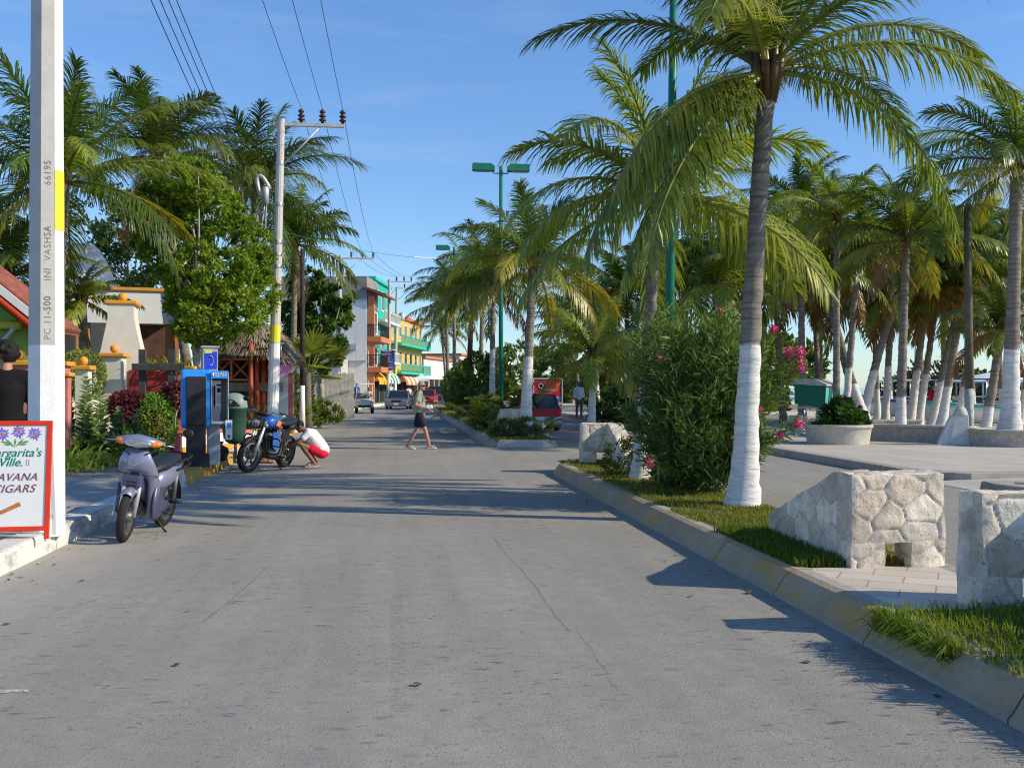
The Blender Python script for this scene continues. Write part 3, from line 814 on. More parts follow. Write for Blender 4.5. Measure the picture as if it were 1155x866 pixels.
def bush(name, label, cat, p, blobs, n, L, W, ca, cb, group=None, stems=True, bark=None, **kw):
    o = thing(name, label, cat, p, 0, group)
    mb = MB()
    for (c, r, w) in blobs: cloud(mb, c, r, int(n * w), L, W, ca, cb, **kw)
    mb.build('foliage', M_leaf, o)
    if stems:
        sb = MB()
        branches(sb, (0, 0, -0.05), [np.array(c) + rng.normal(0, 1, 3) * np.array(r) * 0.35 for c, r, w in blobs for k in range(3)], 0.03)
        sb.build('stem', bark or M_bark, o)
    return o

# --- the oleander on the near median: long narrow leaves on arching canes, pink flower heads
p0 = np.array((4.08, 13.5, 0.19))
o = thing('oleander_bush', 'big oleander bush with pink flowers wrapped round the green lamp pole', 'bush', p0)
mb = MB(); sb = MB()
tips = []
for k in range(165):
    a = rng.uniform(0, 2 * PI); h = rng.uniform(0.35, 2.5)
    rr = rng.uniform(0.45, 1.0) * (.55 + .62 * min(1, h / 1.1)) * (1.0 if h < 1.9 else 1.0 - .45 * (h - 1.9) / .6)
    tp = np.array((math.cos(a) * rr + 0.1, math.sin(a) * rr * 1.2, h))
    b0 = np.array((rng.normal(0, 0.22), rng.normal(0, 0.35), 0))
    mid = b0 * 0.5 + tp * np.array((0.55, 0.55, 0.62))
    pth = curve_pts([b0, mid, tp], 12)
    if k < 26 and tp[2] < 1.9: sb.tube(pth, np.linspace(0.013, 0.004, 12), 5)
    # whorls of leaves along the outer cane
    n = 140
    t = rng.uniform(0.12, 1.0, n)
    idx = t * 11
    pos = np.stack([np.interp(idx, np.arange(12), pth[:, q]) for q in range(3)], 1) + rng.normal(0, 0.075, (n, 3))
    tang = norm(pth[-1] - pth[-4])
    d = rdir(n) * 0.75 + tang * 0.7 + np.array((0, 0, 0.15))
    tt = rng.uniform(0, 1, (n, 1)) * np.clip(t, .3, 1)[:, None]
    cols = np.array((0.045, 0.09, 0.022)) * (1 - tt) + np.array((0.23, 0.33, 0.09)) * tt
    leaves(mb, pos, d, rdir(n) + (0, 0, .8), rng.uniform(0.13, 0.24, n), rng.uniform(0.019, 0.03, n), cols, 0.0, 0.12)
    tips.append(tp)
mb.build('foliage', M_leaf, o); sb.build('stem', M_bark, o)
M_pink = mat('pink_petal', (0.80, 0.09, 0.26), 0.6, 0.2, 30, 0, 10)
fl = [(902, 398, 13.0, .10), (890, 398, 13.1, .10), (903, 412, 13.0, .10), (812, 352, 14.2, .07), (824, 365, 14.0, .07), (797, 371, 14.2, .06), (872, 371, 13.3, .08),
      (745, 404, 13.2, .05), (778, 393, 13.8, .05), (733, 522, 12.9, .07), (856, 462, 12.6, .05), (900, 478, 12.8, .08), (880, 492, 12.9, .05)]
for (px, py, dd, sz) in fl:
    c = P(px, py, dd) - p0
    q = MB()
    n = int(130 * (sz / .08))
    sz = sz * .8
    pos = c + rng.normal(0, sz * 0.42, (n, 3))
    d = rdir(n)
    leaves(q, pos, d, rdir(n), rng.uniform(.02, .042, n), rng.uniform(.016, .03, n), np.ones((n, 3)))
    pth = curve_pts([(0.1, 0, .25), c * np.array((.55, .55, .62)) + (0.05, 0, .05), c], 12)
    sb2 = MB(); sb2.tube(pth, np.linspace(.01, .004, 12), 5); sb2.build('stem', M_bark, o)
    nn_ = 150
    t = rng.uniform(.35, .97, nn_); idx = t * 11
    pp_ = np.stack([np.interp(idx, np.arange(12), pth[:, k_]) for k_ in range(3)], 1) + rng.normal(0, .04, (nn_, 3))
    tt = rng.uniform(0, 1, (nn_, 1))
    fq = MB(); leaves(fq, pp_, rdir(nn_) * .75 + norm(pth[-1] - pth[-4]) * .8, rdir(nn_) + (0, 0, .8), rng.uniform(.12, .22, nn_), rng.uniform(.018, .028, nn_), np.array((0.05, 0.10, 0.024)) * (1 - tt) + np.array((0.22, 0.31, 0.08)) * tt, 0, .12)
    fq.build('foliage', M_leaf, o)
    q.ball(c, sz * .55, 8); q.tube([c - np.array((0, 0, sz)), c, c + np.array((0, 0, sz))], sz * .3, 6); q.build('flower_head', M_pink, o)
    s2 = c * np.array((.55, .6, .7))
bush('shrub', 'low thin twiggy shrub at the foot of the pale palm beside the far stone block', 'shrub', XY(707, 16.2, .19),
     [((0, 0, .3), (.42, .45, .3), 1), ((.3, -.2, .45), (.35, .3, .3), .6)], 1700, .06, .03, (.05, .08, .02), (.13, .16, .05), bark=M_barkp)
bush('shrub', 'small bushy weed at the very near end of the median', 'shrub', (3.95, 4.7, .19), [((0, 0, .28), (.26, .4, .28), 1)], 500, .13, .03, (.03, .06, .012), (.08, .13, .03))  # out of view; added to cast the shadow on the near road corner
# --- far median planting
def hedge_pt(px, py): return G(px, py, .2)
bush('hedge_bush', 'trimmed leafy green bush along the kerb of the far median, left of the lamp', 'bush', (3.35, 35.0, .19),
     [((0, 0, .55), (.6, 2.2, .55), 1), ((.1, 2.6, .65), (.6, 1.6, .6), .8)], 5200, .10, .055, (.06, .10, .025), (.19, .25, .05), clump=.35)
bush('hedge_bush', 'tall dark green shrubs forming the far stretch of the median planting', 'bush', (3.5, 47.0, .19),
     [((-.1, 0, 1.1), (.85, 2.5, 1.1), 1), ((.1, 4.5, 1.4), (.8, 2.6, 1.4), 1), ((.6, 1, 1.9), (.9, 1.8, 1.3), .8)], 5200, .16, .08, (.045, .085, .018), (.15, .21, .045))
bush('hedge_bush', 'dark shrubs of the median seen past the walking man', 'bush', (3.9, 62.0, .19),
     [((0, 0, 1.1), (.8, 4, 1.2), 1), ((.3, 8, 1.3), (.8, 4, 1.4), 1), ((1.0, 16, 1.6), (.9, 5, 1.6), 1)], 3600, .22, .12, (.045, .085, .018), (.14, .20, .04))
bush('shrub', 'silvery green leafy weed in front of the whitewashed palm on the far median tip', 'shrub', XY(572, 28.2, .19),
     [((0, 0, .22), (.5, .4, .24), 1), ((.5, 0, .28), (.35, .35, .26), .6)], 1500, .15, .04, (.06, .10, .035), (.17, .22, .09), up=.5)
# young palm with no trunk on far median
def rosette(name, label, p, n, L, tint, droop=(.8, 1.3), el=(30, 75), nl=34, cat='young palm', group=None, ll=.22, w=.05, yel=.3):
    o = thing(name, label, cat, p, 0, group)
    q = MB()
    for i in range(n):
        frond(q, (0, 0, .05), i * 2.4 + random.random(), rad(random.uniform(*el)), L * random.uniform(.8, 1.15), random.uniform(*droop), np.array(tint) * random.uniform(.7, 1.3), nl, w, ll * L, .5, 0, 0, yel)
    q.build('frond_cluster', M_palm, o)
    sb = MB(); sb.lathe([(0.14, -.05), (.16, .1), (.08, .3), (.02, .4)], n=10); sb.build('stem', M_barkp, o)
    return o
rosette('young_palm', 'stemless young palm with yellow fronds at the kerb left of the lamp', XY(543, 34.5, .19), 11, 1.9, LIME * .7 + YEL * .35)
rosette('young_palm', 'stemless green young palm between the slim trunk and the lamp pole', XY(576, 38, .19), 11, 2.2, LIME * .8)
rosette('young_palm', 'stemless dark green young palm right of the whitewashed trunk in front of the red car', XY(612, 29.5, .19), 8, 1.0, LIME * .6)
# --- background wood beyond the right carriageway: trees one can tell apart only as a mass
mb = MB()
for (px, d, h, w) in [(630, 110, 5, 5), (655, 95, 6, 5), (690, 80, 5, 5), (720, 72, 5.5, 5), (760, 66, 5.5, 5), (800, 62, 5, 5), (840, 64, 5, 5), (880, 70, 5, 5), (600, 130, 7, 7), (575, 140, 7, 6), (560, 120, 5, 4)]:
    c = XY(px, d, h * .5)
    cloud(mb, c, (w * .6, w * .6, h * .55), 2600, .55, .3, (.045, .08, .018), (.15, .21, .045))
mb.build('distant_greenery', M_leaf, kind='stuff')
bush('hedge_bush', 'dark green broad bush beyond the carriageway right of the short young palm', 'bush', XY(712, 38, .15),
     [((-.2, 0, .8), (1.5, 1.2, .75), 1), ((1.6, .3, .9), (1.4, 1.2, .8), 1)], 3600, .16, .10, (.025, .055, .012), (.08, .14, .03))

# --- leafy trees
def leafy_tree(name, label, p, th, blobs, n, L, W, ca, cb, tr=.12, cat='tree', bark=None, fork=None, **kw):
    o = thing(name, label, cat, p)
    q = MB()
    for (c, r, w) in blobs: cloud(q, c, r, int(n * w), L, W, ca, cb, **kw)
    q.build('crown', M_leaf, o)
    s = MB()
    s.tube(curve_pts([(0, 0, -.1), (.05, .03, th * .5), (0, 0, th)], 10), np.linspace(tr * 1.2, tr * .8, 10), 9)
    branches(s, (0, 0, th * .95), [np.array(c) + rng.normal(0, 1, 3) * np.array(r) * .45 for c, r, w in blobs for k in range(3)], tr * .5, wob=.2)
    s.build('trunk', bark or M_barkp, o)
    return o
d = 27.5
b = XY(222, d, .2)
def off(px, py, dz=0): return P(px, py, d + dz) - b
bl = []
for (px, py, rx, rz, w) in [(212, 205, .85, .65, .7), (185, 240, .95, .8, 1), (230, 235, 1.1, .9, 1), (265, 275, 1.0, .8, 1), (200, 285, 1.0, .8, 1), (175, 265, .6, .5, .5), (240, 310, 1.3, .9, 1.2), (280, 330, .9, .8, .8),
                            (224, 335, .95, .7, .9), (250, 350, 1.2, .7, 1), (232, 372, .8, .5, .6), (215, 192, .4, .35, .25), (290, 300, .5, .5, .35), (172, 225, .45, .4, .3)]:
    bl.append((off(px, py, rng.uniform(-.8, .8)), (rx, rx, rz), w * 1.35))
leafy_tree('leafy_tree', 'bright yellow-green leafy tree beside the second concrete pole', b, 2.0, bl, 4000, .125, .065, (.075, .15, .012), (.29, .40, .036), .13, clump=.55, out=.5)
d = 46
b = XY(362, d, .2)
bl = [(off(px, py, rng.uniform(-.8, .8)), (rx, rx, rz), w) for (px, py, rx, rz, w) in [(355, 345, 1.1, .9, 1), (378, 335, .8, .7, .7), (350, 320, .8, .7, .7), (368, 375, 1.1, .9, 1), (345, 385, 1.2, 1.0, 1), (362, 400, 1.0, .8, .8), (385, 355, .5, .4, .4), (335, 355, .8, .8, .7)]]
leafy_tree('round_leaved_tree', 'dark green round-leaved tree in front of the grey concrete building', b, 1.6, bl, 2400, .17, .15, (.04, .09, .014), (.13, .23, .04), .14, clump=.5)
d = 40
b = XY(148, 38, .2)
bl = [(P(px, py, 38) - b, (1.6, 1.6, 1.1), 1) for (px, py) in [(150, 265), (165, 300), (140, 300), (130, 240)]]
leafy_tree('leafy_tree', 'dark green tree behind the white building with tall bare stems', b, 4.0, bl, 1500, .2, .1, (.035, .075, .014), (.11, .17, .035), .12)
# fan palm
b = XY(347, 38, .2)
o = thing('fan_palm', 'fan palm with stiff pleated leaves behind the thin dark pole', 'palm tree', b)
q = MB()
for i in range(17):
    az, el = i * 2.4, rad(random.uniform(-10, 70))
    dv = np.array((math.cos(az) * math.cos(el), math.sin(az) * math.cos(el), math.sin(el)))
    c = np.array((0, 0, 2.0)) + dv * 1.0
    q.tube([(0, 0, 1.9), c], [.02, .012], 4, 0, LIME)
    sd = norm(np.cross(dv, (0, 0, 1.0)))
    for k in range(15):
        a = (k - 7) / 7 * 1.35
        dd = norm((dv * math.cos(a) + sd * math.sin(a))[None])
        leaves(q, c[None], dd, np.cross(sd, dv)[None], np.array([1.05]), np.array([.13]), (LIME * random.uniform(.45, 1.0))[None], 0, .12)
q.build('frond_cluster', M_palm, o)
s = MB(); s.tube([(0, 0, -.1), (0, 0, 1.0), (0, 0, 2.0)], [.16, .14, .13], 10); s.build('trunk', M_bark, o)
# sun-struck clump right of the second pole
bush('shrub', 'bright green leafy shrub on the pavement edge left of the thin pole', 'shrub', XY(330, 36.5, .2), [((0, 0, .45), (.55, .6, .5), 1)], 1500, .17, .05, (.07, .12, .015), (.2, .26, .04), up=.6)
bush('shrub', 'bright green leafy shrub on the pavement edge right of the thin pole', 'shrub', XY(358, 39.5, .2), [((-.2, 0, .45), (.6, .6, .5), 1), ((.5, 0, .4), (.5, .5, .4), .7)], 1500, .17, .05, (.07, .12, .015), (.2, .26, .04), up=.6)
bush('shrub', 'green shrub against the concrete wall beyond the second pole', 'shrub', XY(334, 42, .2), [((0, 0, 1.0), (.7, .6, 1.0), 1)], 1500, .18, .08, (.04, .07, .012), (.14, .17, .03))

# --- garden plants by the near pole
def succulent(label, p, h, nst=3):
    o = thing('milkweed_plant', label, 'plant', p, 0, 'tall round-leaved plants by the gate wall')
    q = MB(); s = MB()
    for k in range(nst):
        bx, by = rng.normal(0, .16, 2); hh = h * rng.uniform(.75, 1.05)
        tp = np.array((bx * 2.0, by * 2.0, hh))
        pth = curve_pts([(bx, by, 0), (bx * 1.3, by * 1.3, hh * .5), tp], 12)
        s.tube(pth, np.linspace(.02, .01, 12), 6)
        m = int(hh / .062)
        for i in range(m):
            t = .12 + .88 * i / m
            c = np.array([np.interp(t * 11, np.arange(12), pth[:, j]) for j in range(3)])
            a = (i % 2) * PI / 2 + rng.normal(0, .25) + k
            for sg in (0, PI):
                dv = np.array((math.cos(a + sg), math.sin(a + sg), .45 + rng.normal(0, .12)))
                nn = np.array((-math.cos(a + sg) * .5, -math.sin(a + sg) * .5, 1.0))
                Lf = .185 * (1.1 - .5 * max(0, t - .6) / .4)
                col = np.array((.27, .39, .20)) * rng.uniform(.55, 1.3)
                dn_ = dv / np.linalg.norm(dv); sd_ = np.cross(dn_, nn); sd_ /= np.linalg.norm(sd_); up_ = np.cross(sd_, dn_)
                ang_ = np.linspace(0, 2 * PI, 9)[:-1]
                ring = [c + dn_ * Lf * (.5 - .5 * math.cos(z_)) + sd_ * Lf * .44 * math.sin(z_) + up_ * Lf * .10 * abs(math.sin(z_)) for z_ in ang_]
                q.add(ring + [c + dn_ * Lf * .5], [(8, k_, (k_ + 1) % 8) for k_ in range(8)], 0, col)
    q.build('foliage', M_leaf, o); s.build('stem', M_barkp, o)
succulent('tall plant with stacked round grey-green leaves hiding the pillar by the near pole', XY(82, 18.8, .2), 1.75, 3)
succulent('tallest round-leaved grey-green plant in the middle of the garden bed', XY(106, 18.5, .2), 1.6, 4)
succulent('shorter round-leaved plant next to the dark red hedge', XY(126, 18.6, .2), 1.3, 4)
def strap(label, p, n, L, ca, cb, group, w=.04, cat='plant', name='strap_leaf_plant'):
    o = thing(name, label, cat, p, 0, group)
    q = MB()
    for i in range(n):
        a = rng.uniform(0, 2 * PI); e = rad(rng.uniform(35, 85)); dr = rng.uniform(.9, 1.9)
        t = np.linspace(0, 1, 7); el = e - dr * t ** 1.5
        D = np.stack([np.cos(el) * math.cos(a), np.cos(el) * math.sin(a), np.sin(el)], 1)
        ln = L * rng.uniform(.6, 1.15)
        pos = np.cumsum(D * ln / 7, 0) + np.array((rng.normal(0, .12), rng.normal(0, .12), 0))
        sd = np.array((-math.sin(a), math.cos(a), 0)); ww = w * np.array([.7, 1, 1, .95, .8, .5, .05])[:, None]
        V = np.stack([pos - sd * ww / 2, pos + sd * ww / 2], 1).reshape(-1, 3)
        u = rng.uniform(0, 1); c = np.array(ca) * (1 - u) + np.array(cb) * u
        q.add(V, [(2 * k, 2 * k + 1, 2 * k + 3, 2 * k + 2) for k in range(6)], 0, c)
    q.build('foliage', M_leaf, o)
    return o
SG = 'strap-leaved plants at the garden edge'
strap('arching strap-leaved plant nearest the concrete pole', XY(80, 16.2, .2), 70, .75, (.14, .24, .03), (.48, .56, .10), SG)
strap('strap-leaved plant in front of the tallest round-leaved plant', XY(100, 16.9, .2), 60, .7, (.14, .24, .03), (.46, .54, .09), SG)
strap('small strap-leaved plant behind the scooter handlebar', XY(128, 17.6, .2), 40, .5, (.12, .20, .03), (.36, .46, .08), SG)
bush('shrub', 'low leafy ground plant with a few red flowers behind the parked scooter', 'shrub', XY(146, 18.4, .2), [((0, 0, .3), (.5, .45, .32), 1), ((-.5, .1, .25), (.5, .4, .3), .7)], 1500, .13, .07, (.06, .12, .03), (.18, .28, .07))
bush('clipped_bush', 'dark red clipped croton hedge in the garden', 'bush', XY(150, 20.5, .2), [((0, 0, .85), (.38, .6, .5), 1), ((-.18, 0, 1.05), (.3, .5, .28), .6), ((.12, 0, .6), (.26, .5, .35), .6)], 2600, .085, .05, (.06, .012, .02), (.20, .045, .065), clump=0, shell=.7)
bush('clipped_bush', 'green clipped bush right of the dark red hedge', 'bush', XY(176, 20.4, .2), [((0, 0, .66), (.40, .5, .66), 1)], 3400, .075, .04, (.08, .19, .02), (.25, .44, .06), clump=0, shell=.7)
bush('potted_croton', 'dark red croton on bare stems beside the blue telephone', 'bush', XY(197, 20.6, .2), [((0, 0, 1.15), (.27, .3, .38), 1)], 1500, .1, .05, (.05, .012, .016), (.16, .035, .05), bark=M_barkp)
bush('clipped_bush', 'large rounded olive-green bush left of the white gateway', 'bush', XY(92, 21.7, .2), [((0, 0, 1.72), (.5, .55, .52), 1), ((-.1, 0, .9), (.5, .5, .7), .6)], 4600, .06, .035, (.13, .18, .04), (.34, .40, .10), clump=0, shell=.75)
strap('spiky green plant spilling over the dark timber frame, left one', XY(178, 22.3, 1.95), 40, .6, (.16, .24, .03), (.44, .50, .08), 'plants on the timber frame', .035)
strap('spiky green plant on top of the pink wall by the phone, right one', XY(205, 22.6, 1.9), 40, .6, (.16, .24, .03), (.44, .50, .08), 'plants on the timber frame', .035)
# ================================================================== masonry, poles, phone, bin, sign
def stone_field(p, seed):
    """irregular rubble: returns nearest stone id, edge distance, for points on a surface (n,2)"""
    r = np.random.default_rng(seed)
    gx, gy = np.meshgrid(np.arange(-3, 16), np.arange(-3, 16))
    pts = np.stack([gx.ravel() * .30 + r.uniform(-.12, .12, gx.size) + (gy.ravel() % 2) * .15, gy.ravel() * .21 + r.uniform(-.08, .08, gx.size)], 1)
    q = np.asarray(p) * np.array((1.0, 1.0))
    D = np.abs(q[:, None, :] - pts[None]) ** 1.7
    D = (D[..., 0] + D[..., 1] * 1.3) ** (1 / 1.7)
    ix = np.argsort(D, 1)[:, :2]
    d1 = np.take_along_axis(D, ix[:, :1], 1)[:, 0]; d2 = np.take_along_axis(D, ix[:, 1:2], 1)[:, 0]
    return ix[:, 0], d2 - d1
def fnoise(p, s, seed=0):
    out = np.zeros(len(p)); a = 1.0
    r = np.random.default_rng(seed)
    for k in range(4):
        w = r.normal(0, 1, (5, 3)); ph = r.uniform(0, 6.28, 5)
        for j in range(5): out += a * np.sin(p @ w[j] * s + ph[j])
        s *= 2.1; a *= .55
    return out / 4.5
def rubble_box(mb, lo, hi, topfn=None, seed=1, res=.0135, amp=.014):
    """box of rubble masonry: every face a fine sheet with bulging stones and sunk mortar"""
    lo = np.array(lo, float); hi = np.array(hi, float)
    r = np.random.default_rng(seed + 50)
    tint = r.uniform(.72, 1.12, 400); hue = r.uniform(0, 1, 400)
    for ax in range(3):
        for sd in (0, 1):
            u, v = [k for k in range(3) if k != ax]
            nu = max(2, int((hi[u] - lo[u]) / res)); nv = max(2, int((hi[v] - lo[v]) / res))
            U, Vv = np.meshgrid(np.linspace(0, 1, nu + 1), np.linspace(0, 1, nv + 1), indexing='ij')
            p = np.zeros((U.size, 3)); p[:, u] = lo[u] + U.ravel() * (hi[u] - lo[u]); p[:, v] = lo[v] + Vv.ravel() * (hi[v] - lo[v]); p[:, ax] = (lo, hi)[sd][ax]
            if topfn is not None:
                z1 = topfn(p); p[:, 2] = lo[2] + (p[:, 2] - lo[2]) * (z1 - lo[2]) / (hi[2] - lo[2])
            sid, ed = stone_field(np.stack([p[:, u] - lo[u], p[:, v] - lo[v]], 1) + (ax * .37 + sd * .11), seed + ax * 2 + sd)
            bul = np.clip((ed - .006) / .028, 0, 1) ** .6
            wob = fnoise(p, 9, seed) * .45 + fnoise(p, 24, seed + 3) * .4
            edge = np.minimum(np.minimum(U.ravel(), 1 - U.ravel()) * (hi[u] - lo[u]), np.minimum(Vv.ravel(), 1 - Vv.ravel()) * (hi[v] - lo[v]))
            k = np.clip(edge / .03, 0, 1)
            disp = amp * (bul - .6) + wob * .010
            nrm = np.zeros(3); nrm[ax] = 1 if sd else -1
            # shared-edge points move by a field that depends on position only, so faces stay joined
            common = np.stack([fnoise(p, 7, 11), fnoise(p, 7, 12), fnoise(p, 7, 13)], 1) * .012
            p2 = p + nrm * (disp * k)[:, None] + common
            h = hue[sid % 400][:, None]
            col = (np.array((.84, .78, .69)) * (1 - h) + np.array((.82, .70, .56)) * h) * tint[sid % 400][:, None]
            col = col * np.clip(1 + .16 * fnoise(p, 9, 6), .75, 1.2)[:, None]
            mo = np.clip((ed - .006) / .012, 0, 1)[:, None]
            col = np.array((.54, .50, .45)) * (1 - mo) + col * mo
            idx = np.arange(U.size).reshape(nu + 1, nv + 1)
            a, b, c, d = idx[:-1, :-1].ravel(), idx[1:, :-1].ravel(), idx[1:, 1:].ravel(), idx[:-1, 1:].ravel()
            fl = (sd == 1) ^ (ax == 1)
            Fs = np.stack([a, b, c, d] if fl else [d, c, b, a], 1)
            mb.add(p2, Fs, 0, col, True)
def stone_mat():
    m, t, out = nt('rubble_stone')
    co = coords(t)
    a = node(t, 'ShaderNodeAttribute', attribute_name='Col')
    n1 = noise(t, co, 7, 7, .7)
    c = mixc(t, 1.0, a.outputs[0], mixc(t, ramp(t, n1, [(.3, 0.0), (.7, 1.0)]), (.74, .72, .69), (1.12, 1.1, 1.06)), 'MULTIPLY')
    n2 = noise(t, co, 38, 4, .6)
    pit = ramp(t, n2, [(.60, 0.0), (.70, .62)])
    c = mixc(t, pit, c, (.17, .14, .11))
    n3 = noise(t, co, 3.1, 5, .7)
    c = mixc(t, ramp(t, n3, [(.52, 0.0), (.72, .4)]), c, (.34, .31, .275))
    mm = node(t, 'ShaderNodeMath', operation='SUBTRACT'); t.links.new(noise(t, co, 60, 5, .65), mm.inputs[0]); t.links.new(pit, mm.inputs[1])
    bsdf(t, out, c, .92, 0, .15, mm.outputs[0], .7, .012)
    return m
M_stone = stone_mat()
def stone_bench(label, p, rz, seed):
    """end slab with a drain opening at its foot and a wing wall sloping away on one side"""
    o = thing('stone_bench_wall', label, 'stone wall', p, rz, 'rubble stone walls flanking the median crossings')
    mb = MB()
    W = .78
    rubble_box(mb, (0, 0, -.04), (.28, .28, .205), None, seed + 1)
    rubble_box(mb, (.50, 0, -.04), (W, .28, .205), None, seed + 2)
    rubble_box(mb, (0, 0, .2), (W, .28, .74), None, seed)
    mb.build('end_slab', M_stone, o)
    mb = MB()
    rubble_box(mb, (.005, .27, -.04), (.29, 1.75, .73), lambda p: np.where(p[:, 2] > 0.3, np.clip(.735 - np.clip(p[:, 1] - .35, 0, 9) * .37, .2, .735), .735 - np.clip(p[:, 1] - .35, 0, 9) * .37), seed + 3)
    mb.build('wing_wall', M_stone, o)
    return o
stone_bench('pale rubble stone wall with a small opening at its foot and long wing, in front of the nearest palm', (3.60, 7.52, .2), 0, 10)
stone_bench('rubble stone wall cut by the right edge of the picture, with diagonal shadow across it', (4.53, 6.28, .2), PI, 30)
stone_bench('weathered rubble stone wall at the far tip of the near median behind the oleander', (4.33, 18.95, .2), PI, 50)
stone_bench('pale rubble stone wall behind the whitewashed palm on the far median', (3.35, 31.5, .2), 0, 70)
b = XY(552, 35.6, .19)
o = MB(); rubble_box(o, (-.32, -.2, -.04), (.32, .25, .75), lambda p: .75 - np.abs(p[:, 0]) * .9, 90); o = o.build('stone_marker', M_stone, None, loc=b)
tag(o, 'small pale stone marker at the foot of the slim palm on the far median', 'stone marker')

# --- concrete poles
M_conc = mat('pole_concrete', (0.52, 0.50, 0.47), .85, .08, 6, .35, 45, dirt=.3, dirtcol=(.36, .34, .32))
M_pwhite = mat('pole_whitewash_and_sunlit', (0.80, 0.79, 0.77), .8, .05, 5, .5, 30, dirt=.25, dirtcol=(.55, .53, .5))
M_pyel = mat('pole_yellow', (0.72, 0.66, 0.03), .7, .08, 8, .2, 50, dirt=.25, dirtcol=(.6, .56, .3))
M_engr = mat('pole_marks', (0.20, 0.185, 0.17), .9, .1, 10, 0, 10)
M_insul = mat('brown_porcelain', (0.055, 0.022, 0.02), .25, .2, 6, 0, 10, spec=.6)
M_wire = mat('wire', (0.05, 0.05, 0.055), .6, .1, 3, 0, 10)
def text_mesh(txt, size, ext=.002, shear=0.0, align='CENTER', space=1.0):
    cu = bpy.data.curves.new('lettering', 'FONT'); cu.body = txt; cu.size = size; cu.extrude = ext; cu.shear = shear
    cu.align_x = align; cu.align_y = 'CENTER'; cu.space_character = space
    to = bpy.data.objects.new('lettering', cu); COL.objects.link(to)
    bpy.context.view_layer.update()
    dg = bpy.context.evaluated_depsgraph_get()
    me = bpy.data.meshes.new_from_object(to.evaluated_get(dg))
    bpy.data.objects.remove(to); bpy.data.curves.remove(cu)
    return me
def lettering(txt, size, m, parent, M4, name='lettering', offset=0.0, **kw):
    me = text_mesh(txt, size, **kw)
    me.transform(M4)
    me.materials.clear(); me.materials.append(m)
    o = bpy.data.objects.new(name, me); COL.objects.link(o); o.parent = parent
    return o
def insulator(z0, c, s=1.0):
    q = MB()
    q.lathe([(0, 0), (.03, 0), (.035, .05), (.07, .06), (.075, .08), (.04, .10), (.04, .13), (.07, .14), (.072, .16), (.04, .18), (.035, .21), (.06, .22), (.06, .25), (.03, .28), (.0, .285)],
            (0, 0, 0), 10)
    for i in range(len(q.v)): q.v[i] = q.v[i] * s + np.array(c) + np.array((0, 0, z0))
    return q
def concrete_pole(label, p, H, r0, r1, lean=(0, 0), yel=(3.2, 4.0), arm=1.75, arm_z=None, n=8, ins=3, equip=False, white_to=2.6, group='concrete power poles along the left kerb', armdir=0.0, iscale=1.0, facets=None):
    o = thing('utility_pole', label, 'utility pole', p, 0, group)
    top = np.array((lean[0], lean[1], H))
    q = MB()
    zs = np.unique(np.concatenate([np.linspace(-.05, H, 14), [yel[0], yel[1], white_to]]))
    pth = np.array([top * (max(z, 0) / H) + np.array((0, 0, min(z, 0))) for z in zs])
    q.tube(pth, r0 + (r1 - r0) * np.clip(zs / H, 0, 1), n, 0, smooth=False)
    seg = 0
    for i in range(len(zs) - 1):
        mid = (zs[i] + zs[i + 1]) / 2
        mm = 1 if mid < white_to else 0
        for j in range(n): q.m[i * n + j] = mm
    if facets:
        # sunlight painted on: the right-hand facet keeps the whitewash colour to the top
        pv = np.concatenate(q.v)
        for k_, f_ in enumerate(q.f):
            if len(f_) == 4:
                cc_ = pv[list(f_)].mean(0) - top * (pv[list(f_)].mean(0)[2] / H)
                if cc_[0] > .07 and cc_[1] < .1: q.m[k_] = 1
    q.build('shaft', [M_conc, M_pwhite], o)
    yb = MB()
    z0, z1 = yel
    a0, a1 = top * z0 / H, top * z1 / H
    ra, rb = r0 + (r1 - r0) * z0 / H + .004, r0 + (r1 - r0) * z1 / H + .004
    yb.tube([a0, a1], [ra, rb], n, 0, smooth=False, caps=False)
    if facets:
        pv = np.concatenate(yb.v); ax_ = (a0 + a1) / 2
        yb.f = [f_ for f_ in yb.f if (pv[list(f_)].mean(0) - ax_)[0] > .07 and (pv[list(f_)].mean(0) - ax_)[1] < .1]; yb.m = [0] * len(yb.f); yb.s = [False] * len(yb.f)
    yb.build('painted_band', M_pyel, o)
    if arm:
        az = arm_z or H - .15
        c = top * az / H
        ca, sa = math.cos(armdir), math.sin(armdir)
        ab = MB(); ab.box(c + np.array((ca * (arm / 2 - .1), sa * (arm / 2 - .1) - .0, 0)), (arm + .25, .09, .1), armdir)
        ab.build('crossarm', M_conc, o, bevel=.008)
        bb = MB(); bb.tube([c + np.array((ca * .1, sa * .1, -1.15)), c + np.array((ca * arm * .62, sa * arm * .62, -.05))], .028, 6); bb.build('brace', M_galv, o)

        pts = []
        for k in range(ins):
            f = [.32, .66, .985][k] if ins == 3 else k / max(1, ins - 1)
            cc = c + np.array((ca * arm * f, sa * arm * f, .05))
            insulator(0, cc, iscale).build('insulator', M_insul, o)
            pts.append(np.array(p) + cc + np.array((0, 0, .3 * iscale)))

        return o, pts
    return o, []
pp = XY(52, 10.0, .2)
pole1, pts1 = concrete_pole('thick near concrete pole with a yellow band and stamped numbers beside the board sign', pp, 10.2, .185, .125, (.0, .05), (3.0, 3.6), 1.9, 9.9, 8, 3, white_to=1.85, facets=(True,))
# stamped marks, running up the face toward the viewer
ang = math.atan2(pp[1], pp[0]) + PI
fa = ang
zdir = Vector((0, 0, 1)); nrm_v = Vector((-.16, -.987, 0)).normalized()
